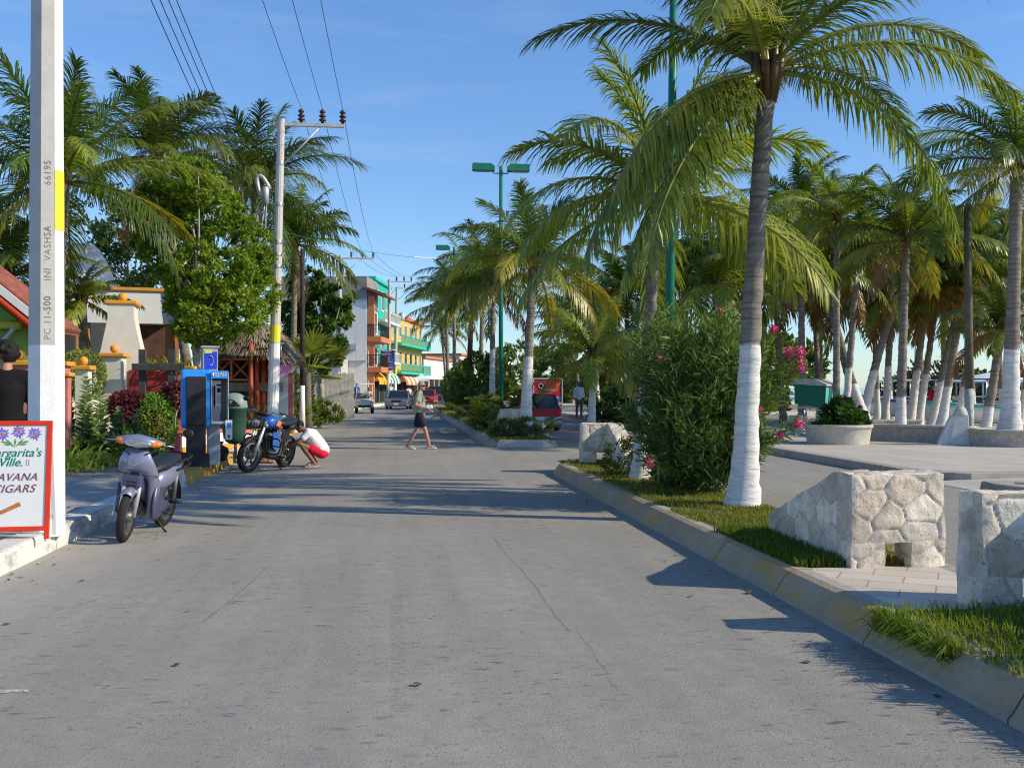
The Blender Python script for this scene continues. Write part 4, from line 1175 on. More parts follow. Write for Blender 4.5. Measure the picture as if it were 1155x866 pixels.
# nearest facet of the octagon to the viewer direction
nf = 8
best = None
for k in range(nf):
    for dq in (0.5,):
        aa = 0
def facet_normal(view, off):
    best = None
    for k in range(8):
        a = (k + .5) * PI / 4
        v = Vector((math.sin(a), math.cos(a), 0))
        s = v.dot(view)
        if best is None or s > best[0]: best = (s, v)
    return best[1]
fn = facet_normal(Vector((-pp[0] * 1.0, -pp[1], 0)).normalized() + Vector((-.12, 0, 0)), 0)
up = zdir
rt = up.cross(fn)            # right of the text plane seen from outside
for txt, zc in (('PC 11-500', 2.12), ('INI', 2.55), ('VASHSA', 2.86), ('66195', 3.56)):
    rr = .185 + (.125 - .185) * zc / 10.2
    M4 = Matrix.Translation(fn * (rr * math.cos(PI / 8) + .001) + Vector((0, .05 * zc / 10.2, zc))) @ Matrix((up, -rt, fn)).transposed().to_4x4()
    lettering(txt, .088, M_engr, pole1, M4, 'stamped_number', ext=.0015, space=1.15)
pq = XY(307, 29.0, .2)
pole2, pts2 = concrete_pole('tall concrete pole with crossarm and cable termination behind the motorcycle', pq, 9.25, .17, .105, (.26, .0), (2.75, 3.25), 1.8, 9.1, 12, 3, white_to=2.7, iscale=1.45)
# cable termination on the second pole
q = MB()
q.tube(curve_pts([(-.05, 0, 7.2), (-.28, -.05, 7.55), (-.42, -.05, 7.5), (-.36, -.05, 7.1), (-.22, 0, 6.9)], 14), .06, 8)
q.lathe([(0, 0), (.1, 0), (.1, .45), (.07, .5), (0, .5)], (-.18, -.05, 6.75), 10)
q.tube(curve_pts([(-.2, -.05, 6.8), (-.32, -.05, 5.8), (-.28, -.05, 5.0), (.02, -.05, 4.9)], 14), .022, 6)
q.tube(curve_pts([(-.16, -.05, 6.8), (-.18, -.05, 5.8), (-.05, -.05, 4.9)], 10), .022, 6)
q.build('cable_termination', M_galv, pole2)
q = MB()
for z in (7.9, 6.7, 5.6, 5.25, 4.9): q.lathe([(.18 - z * .007, z), (.185 - z * .007, z + .05), (.18 - z * .007, z + .1)], (.26 * z / 9.25, 0, 0), 12)
for z in (5.6, 5.25, 4.9): q.box((.26 * z / 9.25 - .16, -.1, z), (.08, .08, .12))
q.build('rack', M_steel, pole2)
p4 = XY(379, 64.0, .2)
pole4, pts4 = concrete_pole('concrete pole with three insulators in front of the grey building', p4, 9.9, .2, .12, (.3, 0), (2.7, 3.3), 2.1, 9.75, 10, 3, white_to=2.7, iscale=1.25)
p5 = XY(438, 90, .2)
pole5, pts5 = concrete_pole('distant concrete pole holding the blue banner', p5, 11.2, .19, .12, (.1, 0), (2.7, 3.3), 2.0, 11.0, 8, 3, white_to=2.7, iscale=1.4)
p6 = XY(445, 101, .2)
pole6, pts6 = concrete_pole('most distant concrete pole, with a transformer, right of the banner', p6, 11.6, .2, .13, (.25, 0), (2.7, 3.3), 2.4, 11.5, 8, 3, white_to=2.7, iscale=1.4)
q = MB(); q.lathe([(0, 0), (.28, 0), (.3, .1), (.3, .75), (.2, .85), (0, .86)], (.75, -.1, 8.2), 12); q.box((.4, -.05, 8.6), (.5, .1, .12)); q.build('transformer', M_galv, pole6)
# wires
def wire(a, b, sag, label, r=.007, m=None, group='power lines between the concrete poles'):
    a, b = np.array(a), np.array(b)
    t = np.linspace(0, 1, 22)[:, None]
    pth = a + (b - a) * t; pth[:, 2] -= (4 * sag * t * (1 - t))[:, 0]
    q = MB(); q.tube(pth, r, 5)
    o = q.build('power_line', m or M_wire, None)
    tag(o, label, 'power line', group)
wn = ['left', 'middle', 'right']
for k in range(3):
    wire(pts1[k], pts2[k], .25, 'thin power line running overhead to the %s insulator of the pole by the motorcycle' % wn[k], .008)
    wire(pts2[k], pts4[k], .55, 'thin power line from the %s insulator behind the motorcycle toward the grey building' % wn[k], .009)
    wire(pts4[k], pts5[k], .4, 'thin distant power line from the %s insulator of the pole by the grey building' % wn[k], .012)
for k in range(4):
    z1 = 7.5 - .30 * k
    a = np.array(pp) + (.02, .15, 8.6 - .3 * k + .0); b2 = np.array(pq) + (.2 - .16, -.1, 6.3 - .32 * k)
    wire(a, b2, .3, 'low power line passing in front of the left palms, %s of four' % ['topmost', 'second from the top', 'third from the top', 'lowest'][k], .008)
# thin dark pole
M_tarred = mat('tarred_wood', (.045, .038, .034), .85, .3, 5, .4, 40)
o = thing('timber_pole', 'thin dark pole with whitewashed foot at the yellow kerb', 'pole', XY(341, 35.0, .2))
q = MB(); q.tube([(0, 0, 1.5), (0, 0, 4), (0, 0, 6.3)], [.085, .08, .07], 10); q.build('shaft', M_tarred, o)
q = MB(); q.tube([(0, 0, -.05), (0, 0, 1.5)], [.1, .088], 10); q.build('painted_foot', M_pwhite, o)
q = MB()
for z in (5.9, 5.6, 5.3): q.box((.1, 0, z), (.08, .1, .12))
q.build('bracket', M_steel, o)
# dark pole on the beach side
o = thing('timber_pole', 'dark wooden pole with pale greenish foot among the beach palms', 'pole', XY(1093, 27.0, .15))
q = MB(); q.tube([(0, 0, 1.45), (-.02, 0, 4), (-.05, 0, 6.35)], [.115, .10, .09], 10); q.build('shaft', mat('old_wood', (.13, .12, .085), .9, .3, 5, .5, 30), o)
q = MB(); q.tube([(0, 0, -.05), (0, 0, 1.45)], [.13, .116], 10); q.build('painted_foot', mat('greenish_paint', (.42, .47, .44), .8, .3, 7, .3, 30, dirt=.6), o)

# --- green street lamps
M_green = mat('green_enamel', (0.012, 0.19, 0.125), .4, .12, 4, .08, 60)
M_lens = mat('lamp_lens', (.25, .3, .28), .2, .1, 4, 0, 10, spec=.6)
LG2 = 'green double-headed street lamps on the median'
def lamp(label, p, H, r, lean=0.0):
    o = thing('street_lamp', label, 'street lamp', p, 0, LG2)
    q = MB(); q.tube([(0, 0, -.05), (lean * .5, 0, H * .5), (lean, 0, H)], [r * 1.1, r, r * .8], 10); q.build('pole', M_green, o)
    q = MB(); q.box((0, 0, .06), (.34, .34, .12)); q.lathe([(r * 2.2, .12), (r * 1.3, .3), (r * 1.1, .32)], n=10); q.build('base_plate', M_green, o)
    for s in (-1, 1):
        q = MB(); q.tube([(lean, 0, H - .28), (lean + s * .28, 0, H - .28), (lean + s * .28, 0, H - .1)], .03, 6); q.build('arm', M_green, o)
        q = MB()
        q.prism([(lean + s * .25, H - .2), (lean + s * 1.12, H - .2), (lean + s * 1.12, H + .08), (lean + s * .4, H + .08), (lean + s * .25, H - .02)], -.17, .17, 'y')
        hd = q.build('lamp_head', M_green, o, bevel=.015)
        q = MB(); q.box((lean + s * .72, 0, H - .208), (.6, .26, .02)); q.build('lens', M_lens, hd)
    return o
lamp('tall green lamp pole rising through the oleander, its heads above the picture', XY(753, 14.9, .19), 9.6, .066, .12)
lamp('green double-headed street lamp standing clear against the sky on the far median', XY(565, 39, .19), 10.1, .085)
lamp('distant green street lamp with its head showing among the median palms', XY(512, 62, .19), 10.2, .075)
o = thing('overhead_cable', 'thin pale green cable crossing high above the street', 'cable', (0, 0, 0))
a = np.array(pq) + (.2, 0, 6.0); b2 = XY(512, 62, .19) + (0, 0, 9.6)
t = np.linspace(0, 1, 24)[:, None]; pth = a + (b2 - a) * t; pth[:, 2] -= (4 * .35 * t * (1 - t))[:, 0]
q = MB(); q.tube(pth[:15], .008, 5); q.build('cable_strand', M_green, o)
q = MB(); q.tube(pth[14:], .026, 5); q.build('cable_sunlit_end', M_white, o)  # end section drawn white and thicker for the sun it catches

# --- telephone
M_blue = mat('phone_blue', (.025, .25, .74), .35, .08, 4, .03, 60, spec=.5)
M_grey = mat('phone_grey', (.42, .42, .43), .45, .12, 4, .06, 70, dirt=.2)
M_charc = mat('charcoal_paint', (.022, .022, .025), .6, .3, 5, .15, 40, dirt=.2, dirtcol=(.06, .06, .06))
o = thing('public_telephone', 'blue double public telephone with dark back post at the kerb', 'telephone', XY(222, 18.2, .2), rad(14)); o.scale = (1, 1, 1.19)
q = MB(); q.box((-.05, -.05, .09), (.52, .46, .19)); q.build('base', M_charc, o, bevel=.012)
q = MB(); q.box((-.02, -.1, .72), (.34, .14, 1.1 + .0), top=(.96, 1)); q.box((-.02, -.165, 1.0), (.34, .05, .74)); q.build('back_post', M_charc, o, bevel=.006)
q = MB(); q.prism([(.0, .62), (.0, 1.36), (.06, 1.48), (.42, 1.48), (.46, 1.42), (.46, .66), (.4, .6), (.05, .58)], -.27, .25, 'x')
for i in range(len(q.v)): q.v[i] = q.v[i] @ np.array(Matrix.Identity(3)); q.v[i][:, 1] -= .14
q.build('hood', M_blue, o, bevel=.03, segs=3)
q = MB(); q.box((.31, .26, .45), (.22, .34, .9)); q.build('pedestal', M_grey, o, bevel=.01)
q = MB()
q.box((.46, .40, 1.05), (.44, .03, .8)); q.box((.46, .12, .66), (.44, .56, .04)); q.box((.46, .12, 1.42), (.44, .56, .05)); q.box((.69, .12, 1.04), (.03, .56, .8)); q.box((.25, .12, 1.04), (.03, .56, .76))
booth = q.build('booth', M_grey, o, bevel=.008)
q = MB(); q.box((.455, -.172, 1.40), (.46, .02, .12)); hdr = q.build('header_panel', M_blue, o)
def face_m(x, y, z): return Matrix.Translation((x, y, z)) @ Matrix.Rotation(PI / 2, 4, 'X')
lettering('TELMEX', .095, M_white, hdr, face_m(.48, -.185, 1.40), ext=.001)
q = MB(); q.lathe([(0, 0), (.03, 0), (.03, .003), (0, .003)], (0, 0, 0), 14, R=Matrix.Rotation(PI / 2, 3, 'X'))
for i in range(len(q.v)): q.v[i] = q.v[i] + np.array((.28, -.183, 1.40))
q.build('emblem', M_white, hdr)
q = MB(); q.box((.44, .33, 1.06), (.24, .12, .52)); ph = q.build('telephone_set', M_steel, o, bevel=.012)
q = MB(); q.box((.49, .265, 1.24), (.13, .01, .03)); q.box((.49, .265, 1.16), (.1, .01, .07))
q.build('screen', M_black, ph)
q = MB()
for i in range(3):
    for j in range(4): q.box((.45 + i * .04, .265, 1.07 - j * .035), (.026, .012, .022))
q.build('keypad', M_grey, ph)
q = MB(); q.tube(curve_pts([(.37, .24, .92), (.365, .2, 1.0), (.365, .2, 1.15), (.37, .24, 1.22)], 8), .022, 8); q.build('handset', M_black, ph)
# sign box on top
q = MB(); q.box((.24, .12, 1.64), (.27, .12, .36)); q.box((.24, .12, 1.83), (.33, .16, .03)); sg = q.build('sign_box', M_grey, o, bevel=.008)
q = MB(); q.box((.10, .15, 1.25), (.05, .1, 1.1)); q.build('sign_post', M_grey, o)
M_sblue = mat('sign_blue', (.03, .06, .62), .4, .05, 4, 0, 10)
q = MB(); q.box((.25, .057, 1.62), (.22, .008, .27)); q.build('sign_panel', M_sblue, sg)
M_syel = mat('sign_yellow', (.75, .72, .05), .5, .05, 4, 0, 10)
q = MB(); q.box((.205, .054, 1.755), (.13, .01, .045)); q.build('sign_strip', M_syel, sg)
q = MB(); q.tube(curve_pts([(.225, .05, 1.545), (.275, .05, 1.56), (.29, .05, 1.62), (.275, .05, 1.68), (.235, .05, 1.69)], 12), [.02, .022, .017, .013, .012, .012, .012, .012, .013, .017, .022, .02], 8, squash=.3); q.build('handset_symbol', M_white, sg)
for b_ in (booth, hdr, ph):
    b_.scale = (.66, 1, 1); b_.location = (.25 * .34, 0, 0)
# notices hanging from the booth
q = MB(); q.box((.55, -.19, .55), (.12, .004, .30)); nb = q.build('paper_notice', M_white, o)
q = MB(); q.box((.55, -.194, .62), (.075, .003, .08)); q.build('printed_picture', M_blue, nb)
q = MB(); q.box((.55, -.194, .45), (.045, .003, .05)); q.build('printed_mark', mat('print_red', (.5, .05, .05), .6), nb)

# --- litter bin
M_bin = mat('bin_green', (.035, .085, .062), .45, .12, 4, .05, 60)
M_binl = mat('bin_lid', (.22, .28, .26), .45, .12, 4, .05, 60)
def litter_bin(label, p, s=1.0):
    o = thing('litter_bin', label, 'litter bin', p, rad(-8), 'green litter bins on posts')
    o.scale = (s, s, s)
    q = MB(); q.tube([(0, .1, -.02), (0, .1, .62)], .035, 8); q.box((0, .1, .01), (.22, .22, .02)); q.build('post', M_steel, o)
    q = MB(); q.lathe([(0, .30), (.1, .31), (.19, .37), (.235, .48), (.255, .62), (.27, 1.06), (.285, 1.07), (.285, 1.1), (.25, 1.1)], n=24, sy=.85); q.build('body', M_bin, o)
    q = MB(); q.lathe([(.288, 1.1), (.29, 1.14), (.275, 1.25), (.22, 1.35), (.12, 1.41), (0, 1.425)], n=24, sy=.85); lid = q.build('lid', M_binl, o)
    q = MB()
    V, Fs = [], []
    for i in range(13):
        a = -PI * .5 - .75 + 1.5 * i / 12
        zt = 1.13 + .15 * math.sin(PI * i / 12)
        for z in (1.125, zt):
            rr = np.interp(z, [1.14, 1.25, 1.35], [.293, .279, .225]) + .002
            V.append((rr * math.cos(a), rr * .85 * math.sin(a), z))
    q.add(V, [(2 * i, 2 * i + 2, 2 * i + 3, 2 * i + 1) for i in range(12)]); q.build('opening', M_black, lid)
    return o
litter_bin('dark green litter bin with pale lid between the telephone and the motorcycle', XY(264, 20.2, .2), .93)
litter_bin('small distant green litter bin on a post by the grey building', XY(388, 60, .2), .95)
o = thing('plastic_bag', 'black plastic bag lying at the foot of the telephone', 'bag', XY(249, 19.6, .2))
q = MB(); q.ball((0, 0, .14), (.16, .14, .16), 14); q.v[0] += rng.normal(0, .012, q.v[0].shape); q.build('sack', M_black, o)
q = MB(); q.lathe([(.03, .28), (.02, .3), (.06, .36), (.05, .37)], n=8); q.build('knot', M_black, o)

# --- board sign
M_red = mat('sign_red', (.70, .045, .02), .5, .1, 6, .05, 50)
M_signw = mat('sign_white', (.80, .79, .76), .55, .04, 3, .03, 40)
M_teal = mat('ink_teal', (.0, .16, .11), .6, .2, 10, 0, 10); M_tealp = mat('ink_teal_pale', (.35, .72, .60), .6, .1, 10, 0, 10)
M_brown = mat('ink_brown', (.23, .05, .025), .6, .2, 10, 0, 10); M_violet = mat('ink_violet', (.20, .13, .62), .6, .2, 10, 0, 10)
M_cigar = mat('ink_cigar', (.50, .19, .05), .6, .3, 12, 0, 10); M_inkg = mat('ink_green', (.12, .34, .10), .6, .2, 10, 0, 10); M_inkb = mat('ink_shadow', (.45, .55, .72), .6, .1, 10, 0, 10)
c = XY(8, 9.35, .2)
o = thing('board_sign', 'white folding board sign with red frame advertising cigars beside the near pole', 'sign', c, rad(4))
tilt = rad(-7)
fr_e = Matrix.Rotation(tilt, 4, 'X')
def fb(q, nm, m, par=o, bv=0):
    for i in range(len(q.v)):
        q.v[i] = (np.hstack([q.v[i], np.ones((len(q.v[i]), 1))]) @ np.array(fr_e).T)[:, :3]
    return q.build(nm, m, par, bevel=bv)
W2, H2 = .345, 1.12
q = MB()
for s in (-1, 1): q.box((s * (W2 + .0) , 0, H2 / 2), (.045, .03, H2))
q.box((0, 0, H2 - .022), (2 * W2 - .045, .03, .045)); q.box((0, 0, .10), (2 * W2 - .045, .03, .045))
fb(q, 'frame', M_red, bv=.003)
q = MB(); q.box((0, .002, .61), (2 * W2 - .045, .014, .98)); board = fb(q, 'board', M_signw)
q = MB()
for s in (-1, 1): q.box((s * W2, 0, H2 / 2), (.04, .03, H2))
q.box((0, 0, .18), (2 * W2, .03, .04)); q.box((0, 0, .95), (2 * W2, .012, .3))
for i in range(len(q.v)):
    q.v[i] = (np.hstack([q.v[i], np.ones((len(q.v[i]), 1))]) @ np.array(Matrix.Translation((0, .3 + .0, 0)) @ Matrix.Rotation(rad(8), 4, 'X')).T)[:, :3]
q.build('rear_leaf', M_signw, o, bevel=.003)
def on_board(x, z, lift=.007): return fr_e @ Matrix.Translation((x, -lift, z)) @ Matrix.Rotation(PI / 2, 4, 'X')
def wr(txt, size, x, z, m, shear, glow, dx=.005, sp=1.0):
    lettering(txt, size, glow, board, on_board(x + dx, z - .004, .0062), ext=.0004, shear=shear, align='RIGHT', space=sp)
    lettering(txt, size, m, board, on_board(x, z, .0072), ext=.0006, shear=shear, align='RIGHT', space=sp)
wr("Margarita's", .112, .275, .815, M_teal, .3, M_tealp)
wr("Ville.", .112, .115, .725, M_teal, .3, M_tealp)
wr("II", .08, .18, .72, M_galv, .0, M_signw)
wr("HAVANA", .1, .245, .585, M_brown, .35, M_inkb, .007, 1.08)
wr("CIGARS", .104, .225, .475, M_brown, .35, M_inkb, .007, 1.08)
q = MB()
for cx in ():
    for k in range(12):
        a = k * PI / 6 + .2
        dv = np.array((math.cos(a), 0, math.sin(a)))
        pd = np.array((-math.sin(a), 0, math.cos(a)))
        b0 = np.array((cx, -.0068, .955 + .012 * math.sin(cx * 20)))
        q.add([b0 + dv * .018, b0 + dv * .055 + pd * .012, b0 + dv * .08, b0 + dv * .055 - pd * .012], [(0, 1, 2, 3)])
for cx in (-.075, .07, .21):
    zc_ = 1.005 + .01 * math.sin(cx * 20)
    q = MB()
    for k in range(12):
        a = k * PI / 6 + .2 + cx
        dv = np.array((math.cos(a), 0, math.sin(a))); pd = np.array((-math.sin(a), 0, math.cos(a)))
        b0 = np.array((cx, -.0068, zc_)); ll_ = 1.0 + .15 * math.sin(k * 2.3)
        q.add([b0 + dv * .012, b0 + dv * .042 * ll_ + pd * .010, b0 + dv * .066 * ll_, b0 + dv * .042 * ll_ - pd * .010], [(0, 1, 2, 3)])
    fl_ = fb(q, 'painted_flower', M_violet, board)
    q = MB(); a = np.linspace(0, 2 * PI, 12, endpoint=False); q.add(np.stack([cx + .014 * np.cos(a), np.full(12, -.0074), zc_ + .014 * np.sin(a)], 1), [tuple(range(12))])
    fb(q, 'painted_centre', M_cigar, fl_)
q = MB()
q = MB()
for cx in ():
    a = np.linspace(0, 2 * PI, 12, endpoint=False); q.add(np.stack([cx + .017 * np.cos(a), np.full(12, -.0072), .955 + .012 * math.sin(cx * 20) + .017 * np.sin(a)], 1), [tuple(range(12))])
q = MB()
for (x0, z0, x1, z1) in [(-.02, .79, -.11, .88), (-.02, .79, .06, .88), (-.06, .83, -.15, .85), (.02, .835, .11, .85), (-.02, .80, -.02, .88), (-.04, .82, -.12, .82), (.0, .82, .09, .82)]:
    dv = np.array((x1 - x0, 0, z1 - z0)); pd = np.array((-dv[2], 0, dv[0])) / np.linalg.norm(dv)
    b0 = np.array((x0 + .06, -.0068, z0 + .075))
    q.add([b0, b0 + dv * .55 + pd * .011, b0 + dv, b0 + dv * .55 - pd * .011], [(0, 1, 2, 3)])
fb(q, 'painted_leaf', M_inkg, board)
q = MB()
dv = np.array((.36, 0, .17)); pd = np.array((-.17, 0, .36)) / .398 * .021
b0 = np.array((-.30, -.0068, .13 + .0)); b0 = np.array((-.255, -.0068, .165))
q.add([b0 - pd * .6, b0 + dv - pd, b0 + dv + pd, b0 + pd * .6], [(0, 1, 2, 3)])
fb(q, 'painted_cigar', M_cigar, board)

# --- promenade masonry: planters, bench wall, bollard
M_plas = mat('lime_render', (.50, .47, .41), .9, .15, 3.5, .7, 18, dirt=.5, dirtcol=(.27, .25, .21), bdist=.02)
M_rub2 = None
def rubble_cyl_mat():
    m, t, out = nt('rubble_render')
    co = coords(t)
    v = node(t, 'ShaderNodeTexVoronoi', feature='DISTANCE_TO_EDGE', Scale=4.2); t.links.new(co, v.inputs['Vector'])
    v2 = node(t, 'ShaderNodeTexVoronoi', Scale=4.2); t.links.new(co, v2.inputs['Vector'])
    c = mixc(t, .35, (.42, .36, .30), v2.outputs['Color'])
    c = mixc(t, .8, c, (.46, .40, .33))
    c = mixc(t, ramp(t, v.outputs[0], [(0.0, 1.0), (.06, 0.0)]), c, (.52, .49, .44))
    n = noise(t, co, 9, 6)
    c = mixc(t, ramp(t, n, [(.4, 0.0), (.75, .6)]), c, (.25, .22, .18))
    bsdf(t, out, c, .9, 0, .2, n, .8, .02)
    return m
M_rub2 = rubble_cyl_mat()
b = XY(945, 26.4, .15)
o = thing('stone_planter', 'round white-rimmed stone planter holding a leafy bush on the promenade', 'planter', b)
q = MB(); q.lathe([(.78, -.03), (.80, .1), (.84, .36), (.86, .42), (.89, .43), (.89, .5), (.86, .51), (.76, .51), (.74, .42), (0, .42)], n=40, sx=1.0); q.build('wall', M_plas, o)
q = MB(); q.lathe([(.75, .425), (0, .46)], n=24); q.build('soil', M_soil, o)
bush('leafy_bush', 'glossy dark green bush growing in the round white-rimmed planter', 'bush', b + (0, 0, .45), [((0, 0, .18), (.72, .6, .28), 1), ((.0, 0, .38), (.38, .4, .32), .7)], 1500, .17, .085, (.02, .06, .01), (.07, .17, .025), up=.4)
b = XY(1139, 25.6, .15)
o = thing('stone_planter', 'round rubble stone planter around the stout palm at right', 'planter', b)
q = MB(); q.lathe([(1.04, -.03), (1.06, .3), (1.07, .34), (1.1, .345), (1.1, .42), (.82, .425), (.8, .36), (0, .36)], n=40); q.build('wall', M_rub2, o)
q = MB(); q.lathe([(.81, .37), (0, .40)], n=24); q.build('soil', M_soil, o)
a0, a1 = XY(984, 28.0, .15), XY(1097, 26.2, .15)
mb = MB(); dv = a1 - a0; L_ = np.linalg.norm(dv); ang = math.atan2(dv[1], dv[0])
o = thing('bench_wall', 'long low rubble bench wall between the two planters', 'low wall', (a0 + a1) / 2, ang)
q = MB(); q.box((0, 0, .18), (L_, .42, .42)); q.build('wall', M_rub2, o, bevel=.01)
q = MB(); q.box((0, 0, .425), (L_ + .04, .5, .07)); q.build('coping', M_plas, o, bevel=.012)
o = thing('bench_wall', 'short low stone bench just behind the leafy round planter', 'low wall', XY(975, 29.5, .15), rad(-18))
q = MB(); q.box((0, 0, .2), (1.1, .4, .42)); q.build('wall', M_rub2, o, bevel=.01); q = MB(); q.box((0, 0, .43), (1.16, .48, .06)); q.build('coping', M_plas, o, bevel=.01)
o = thing('bench_wall', 'short low stone bench on the sand behind the straight slim palm', 'low wall', XY(1010, 32, .14), rad(-10))
q = MB(); q.box((0, 0, .2), (1.5, .4, .42)); q.build('wall', M_rub2, o, bevel=.01); q = MB(); q.box((0, 0, .43), (1.56, .48, .06)); q.build('coping', M_plas, o, bevel=.01)
o = thing('stone_bollard', 'whitewashed rounded bollard with slanting buttress between bench wall and planter', 'bollard', XY(1081, 25.7, .15), rad(-15))
q = MB(); q.prism([(-.26, -.03), (.26, -.03), (.22, .78), (-.12, .78)], -.12, .12, 'y'); q.prism([(-.55, -.03), (-.26, -.03), (-.1, .74), (-.2, .76)], -.1, .1, 'y'); q.build('body', mat('bollard_white', (.60, .60, .58), .8, .1, 5, .3, 30, dirt=.4), o, bevel=.02)
q = MB(); q.lathe([(.17, .77), (.17, .84), (.12, .95), (.0, .99)], (.05, 0, 0), 14); q.build('cap', M_conc, o)
# ================================================================== buildings
def apply_cut(o, cutter_mb):
    cm = cutter_mb.mesh('cut'); co_ = bpy.data.objects.new('cut', cm); COL.objects.link(co_)
    if o.parent is not None: co_.parent = o.parent
    m = o.modifiers.new('cut', 'BOOLEAN'); m.operation = 'DIFFERENCE'; m.object = co_; m.solver = 'EXACT'
    bpy.context.view_layer.update()
    dg = bpy.context.evaluated_depsgraph_get()
    me = bpy.data.meshes.new_from_object(o.evaluated_get(dg))
    o.modifiers.clear(); o.data = me
    bpy.data.objects.remove(co_)
M_tile = mat('roof_tile', (.27, .085, .06), .8, .25, 7, .4, 30, dirt=.4)
M_lime = mat('lime_wall', (.25, .42, .07), .8, .10, 3, .2, 40, dirt=.2)
M_redw = mat('red_wall', (.52, .09, .075), .8, .12, 3, .3, 40, dirt=.3, dirtcol=(.3, .1, .09))
M_pinkw = mat('pink_wall', (.60, .19, .16), .8, .12, 3, .3, 40, dirt=.3, dirtcol=(.4, .17, .15))
M_cream = mat('cream_wall', (.70, .66, .56), .8, .07, 2.5, .3, 30, dirt=.25, dirtcol=(.5, .46, .38))
M_white2 = mat('white_wall', (.74, .75, .75), .8, .06, 1.5, .25, 25, dirt=.25, dirtcol=(.5, .5, .49))
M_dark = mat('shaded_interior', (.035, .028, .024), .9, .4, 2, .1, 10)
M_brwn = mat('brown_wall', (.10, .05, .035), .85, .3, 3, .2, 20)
M_pale = mat('orange_column', (.50, .22, .07), .8, .15, 3, .2, 30, dirt=.3)
# tiled house at the left edge
gy = 19.9
o = thing('tiled_house', 'lime green house with red tiled gable roof and white fascia at the left edge', 'house', (-9.25, gy, .28))
q = MB(); q.prism([(-2.35, -.05), (2.35, -.05), (2.35, 2.35), (0, 4.3), (-2.35, 2.35)], .42, 1.3, 'y'); q.build('wall', M_lime, o)
th = math.atan2(4.78 - 2.35, 2.83)
for s in (-1, 1):
    q = MB(); q.add([(s * 2.83, -.02, 2.40), (s * 2.83, 1.42, 2.40), (0, 1.42, 4.77), (0, -.02, 4.77), (s * 2.83, -.02, 2.46), (s * 2.83, 1.42, 2.46), (0, 1.42, 4.83), (0, -.02, 4.83)],
                    [(0, 1, 2, 3), (4, 7, 6, 5), (0, 4, 5, 1), (1, 5, 6, 2), (2, 6, 7, 3), (3, 7, 4, 0)])
    for k in range(7):
        yy = .1 + k * .2
        q.tube([(s * 2.86, yy, 2.46), (0, yy, 4.85)], .075, 6)
    q.build('roof', M_tile, o)
    q = MB(); q.add([(s * 2.86, -.06, 2.26), (s * 2.86, -.06, 2.44), (0, -.06, 4.82), (0, -.06, 4.64), (s * 2.86, -.022, 2.26), (s * 2.86, -.022, 2.44), (0, -.022, 4.82), (0, -.022, 4.64)],
                    [(0, 1, 2, 3), (7, 6, 5, 4), (0, 4, 5, 1), (1, 5, 6, 2), (2, 6, 7, 3), (3, 7, 4, 0)]); q.build('fascia', M_white, o)
    q = MB(); q.tube([(s * 2.6, .02, 2.36), (0.05 * s, .02, 4.5)], .085, 8); q.build('rafter', mat('red_beam', (.55, .06, .02), .6, .15, 5), o)
q = MB(); q.tube([(2.1, .25, 2.55), (1.2, .25, 2.55), (.2, .25, 2.5)], .09, 8); q.build('tie_beam', mat('lime_beam', (.45, .50, .06), .6, .15, 5), o)
q = MB(); q.tube([(1.45, .38, 1.9), (2.0, .2, 2.5)], .045, 6); q.build('strut', M_galv, o)
# garden pillars with ochre ball caps
def pillar(label, px, d, top, w, m, ball=True, name='gate_pillar'):
    c = XY(px, d, .2); H = top - .2
    o = thing(name, label, 'pillar', c, 0, 'garden pillars with ochre caps')
    q = MB(); q.box((0, 0, H / 2 - .03), (w, w, H - .0)); q.build('shaft', m, o, bevel=.01)
    q = MB(); q.box((0, 0, H - .01), (w + .14, w + .14, .09)); q.build('cap', M_orange, o, bevel=.02)
    if ball:
        q = MB(); q.lathe([(.05, H + .03), (.03, H + .06)], n=10); q.ball((0, 0, H + .13), .095, 14); q.build('ball_finial', M_orange, o)
pillar('pink pillar with ochre ball seen over the shoulder of the person in black', 22, 17.3, 2.06, .5, M_pinkw)
pillar('pink pillar with flat ochre cap just right of the near concrete pole', 66, 18.6, 2.08, .34, M_pinkw, False)
pillar('cream pillar with ochre ball behind the tall round-leaved plant', 94, 20.3, 2.04, .26, M_cream)
pillar('wider cream pillar with ochre ball directly left of the white bottle-shaped gateway', 129, 22.2, 2.36, .42, M_cream)
o = thing('garden_wall', 'low cream garden wall behind the tall round-leaved plants', 'wall', XY(108, 21.4, .2), 0)
a0, a1 = XY(70, 20.3, .2), XY(124, 22.4, .2)
q = MB(); dv = a1 - a0; q.box(((a0 + a1) / 2 - XY(108, 21.4, .2)) + (0, 0, .55), (np.linalg.norm(dv), .18, 1.2), math.atan2(dv[1], dv[0])); q.build('wall', M_cream, o, bevel=.01)
o = thing('garden_wall', 'low pink garden wall behind the person in black', 'wall', XY(5, 17.6, .2), 0)
q = MB(); q.box((-.5, 0, .8), (3.2, .2, 1.65)); q.build('wall', M_pinkw, o); q = MB(); q.box((-.5, 0, 1.66), (3.3, .3, .07)); q.build('coping', M_orange, o, bevel=.015)
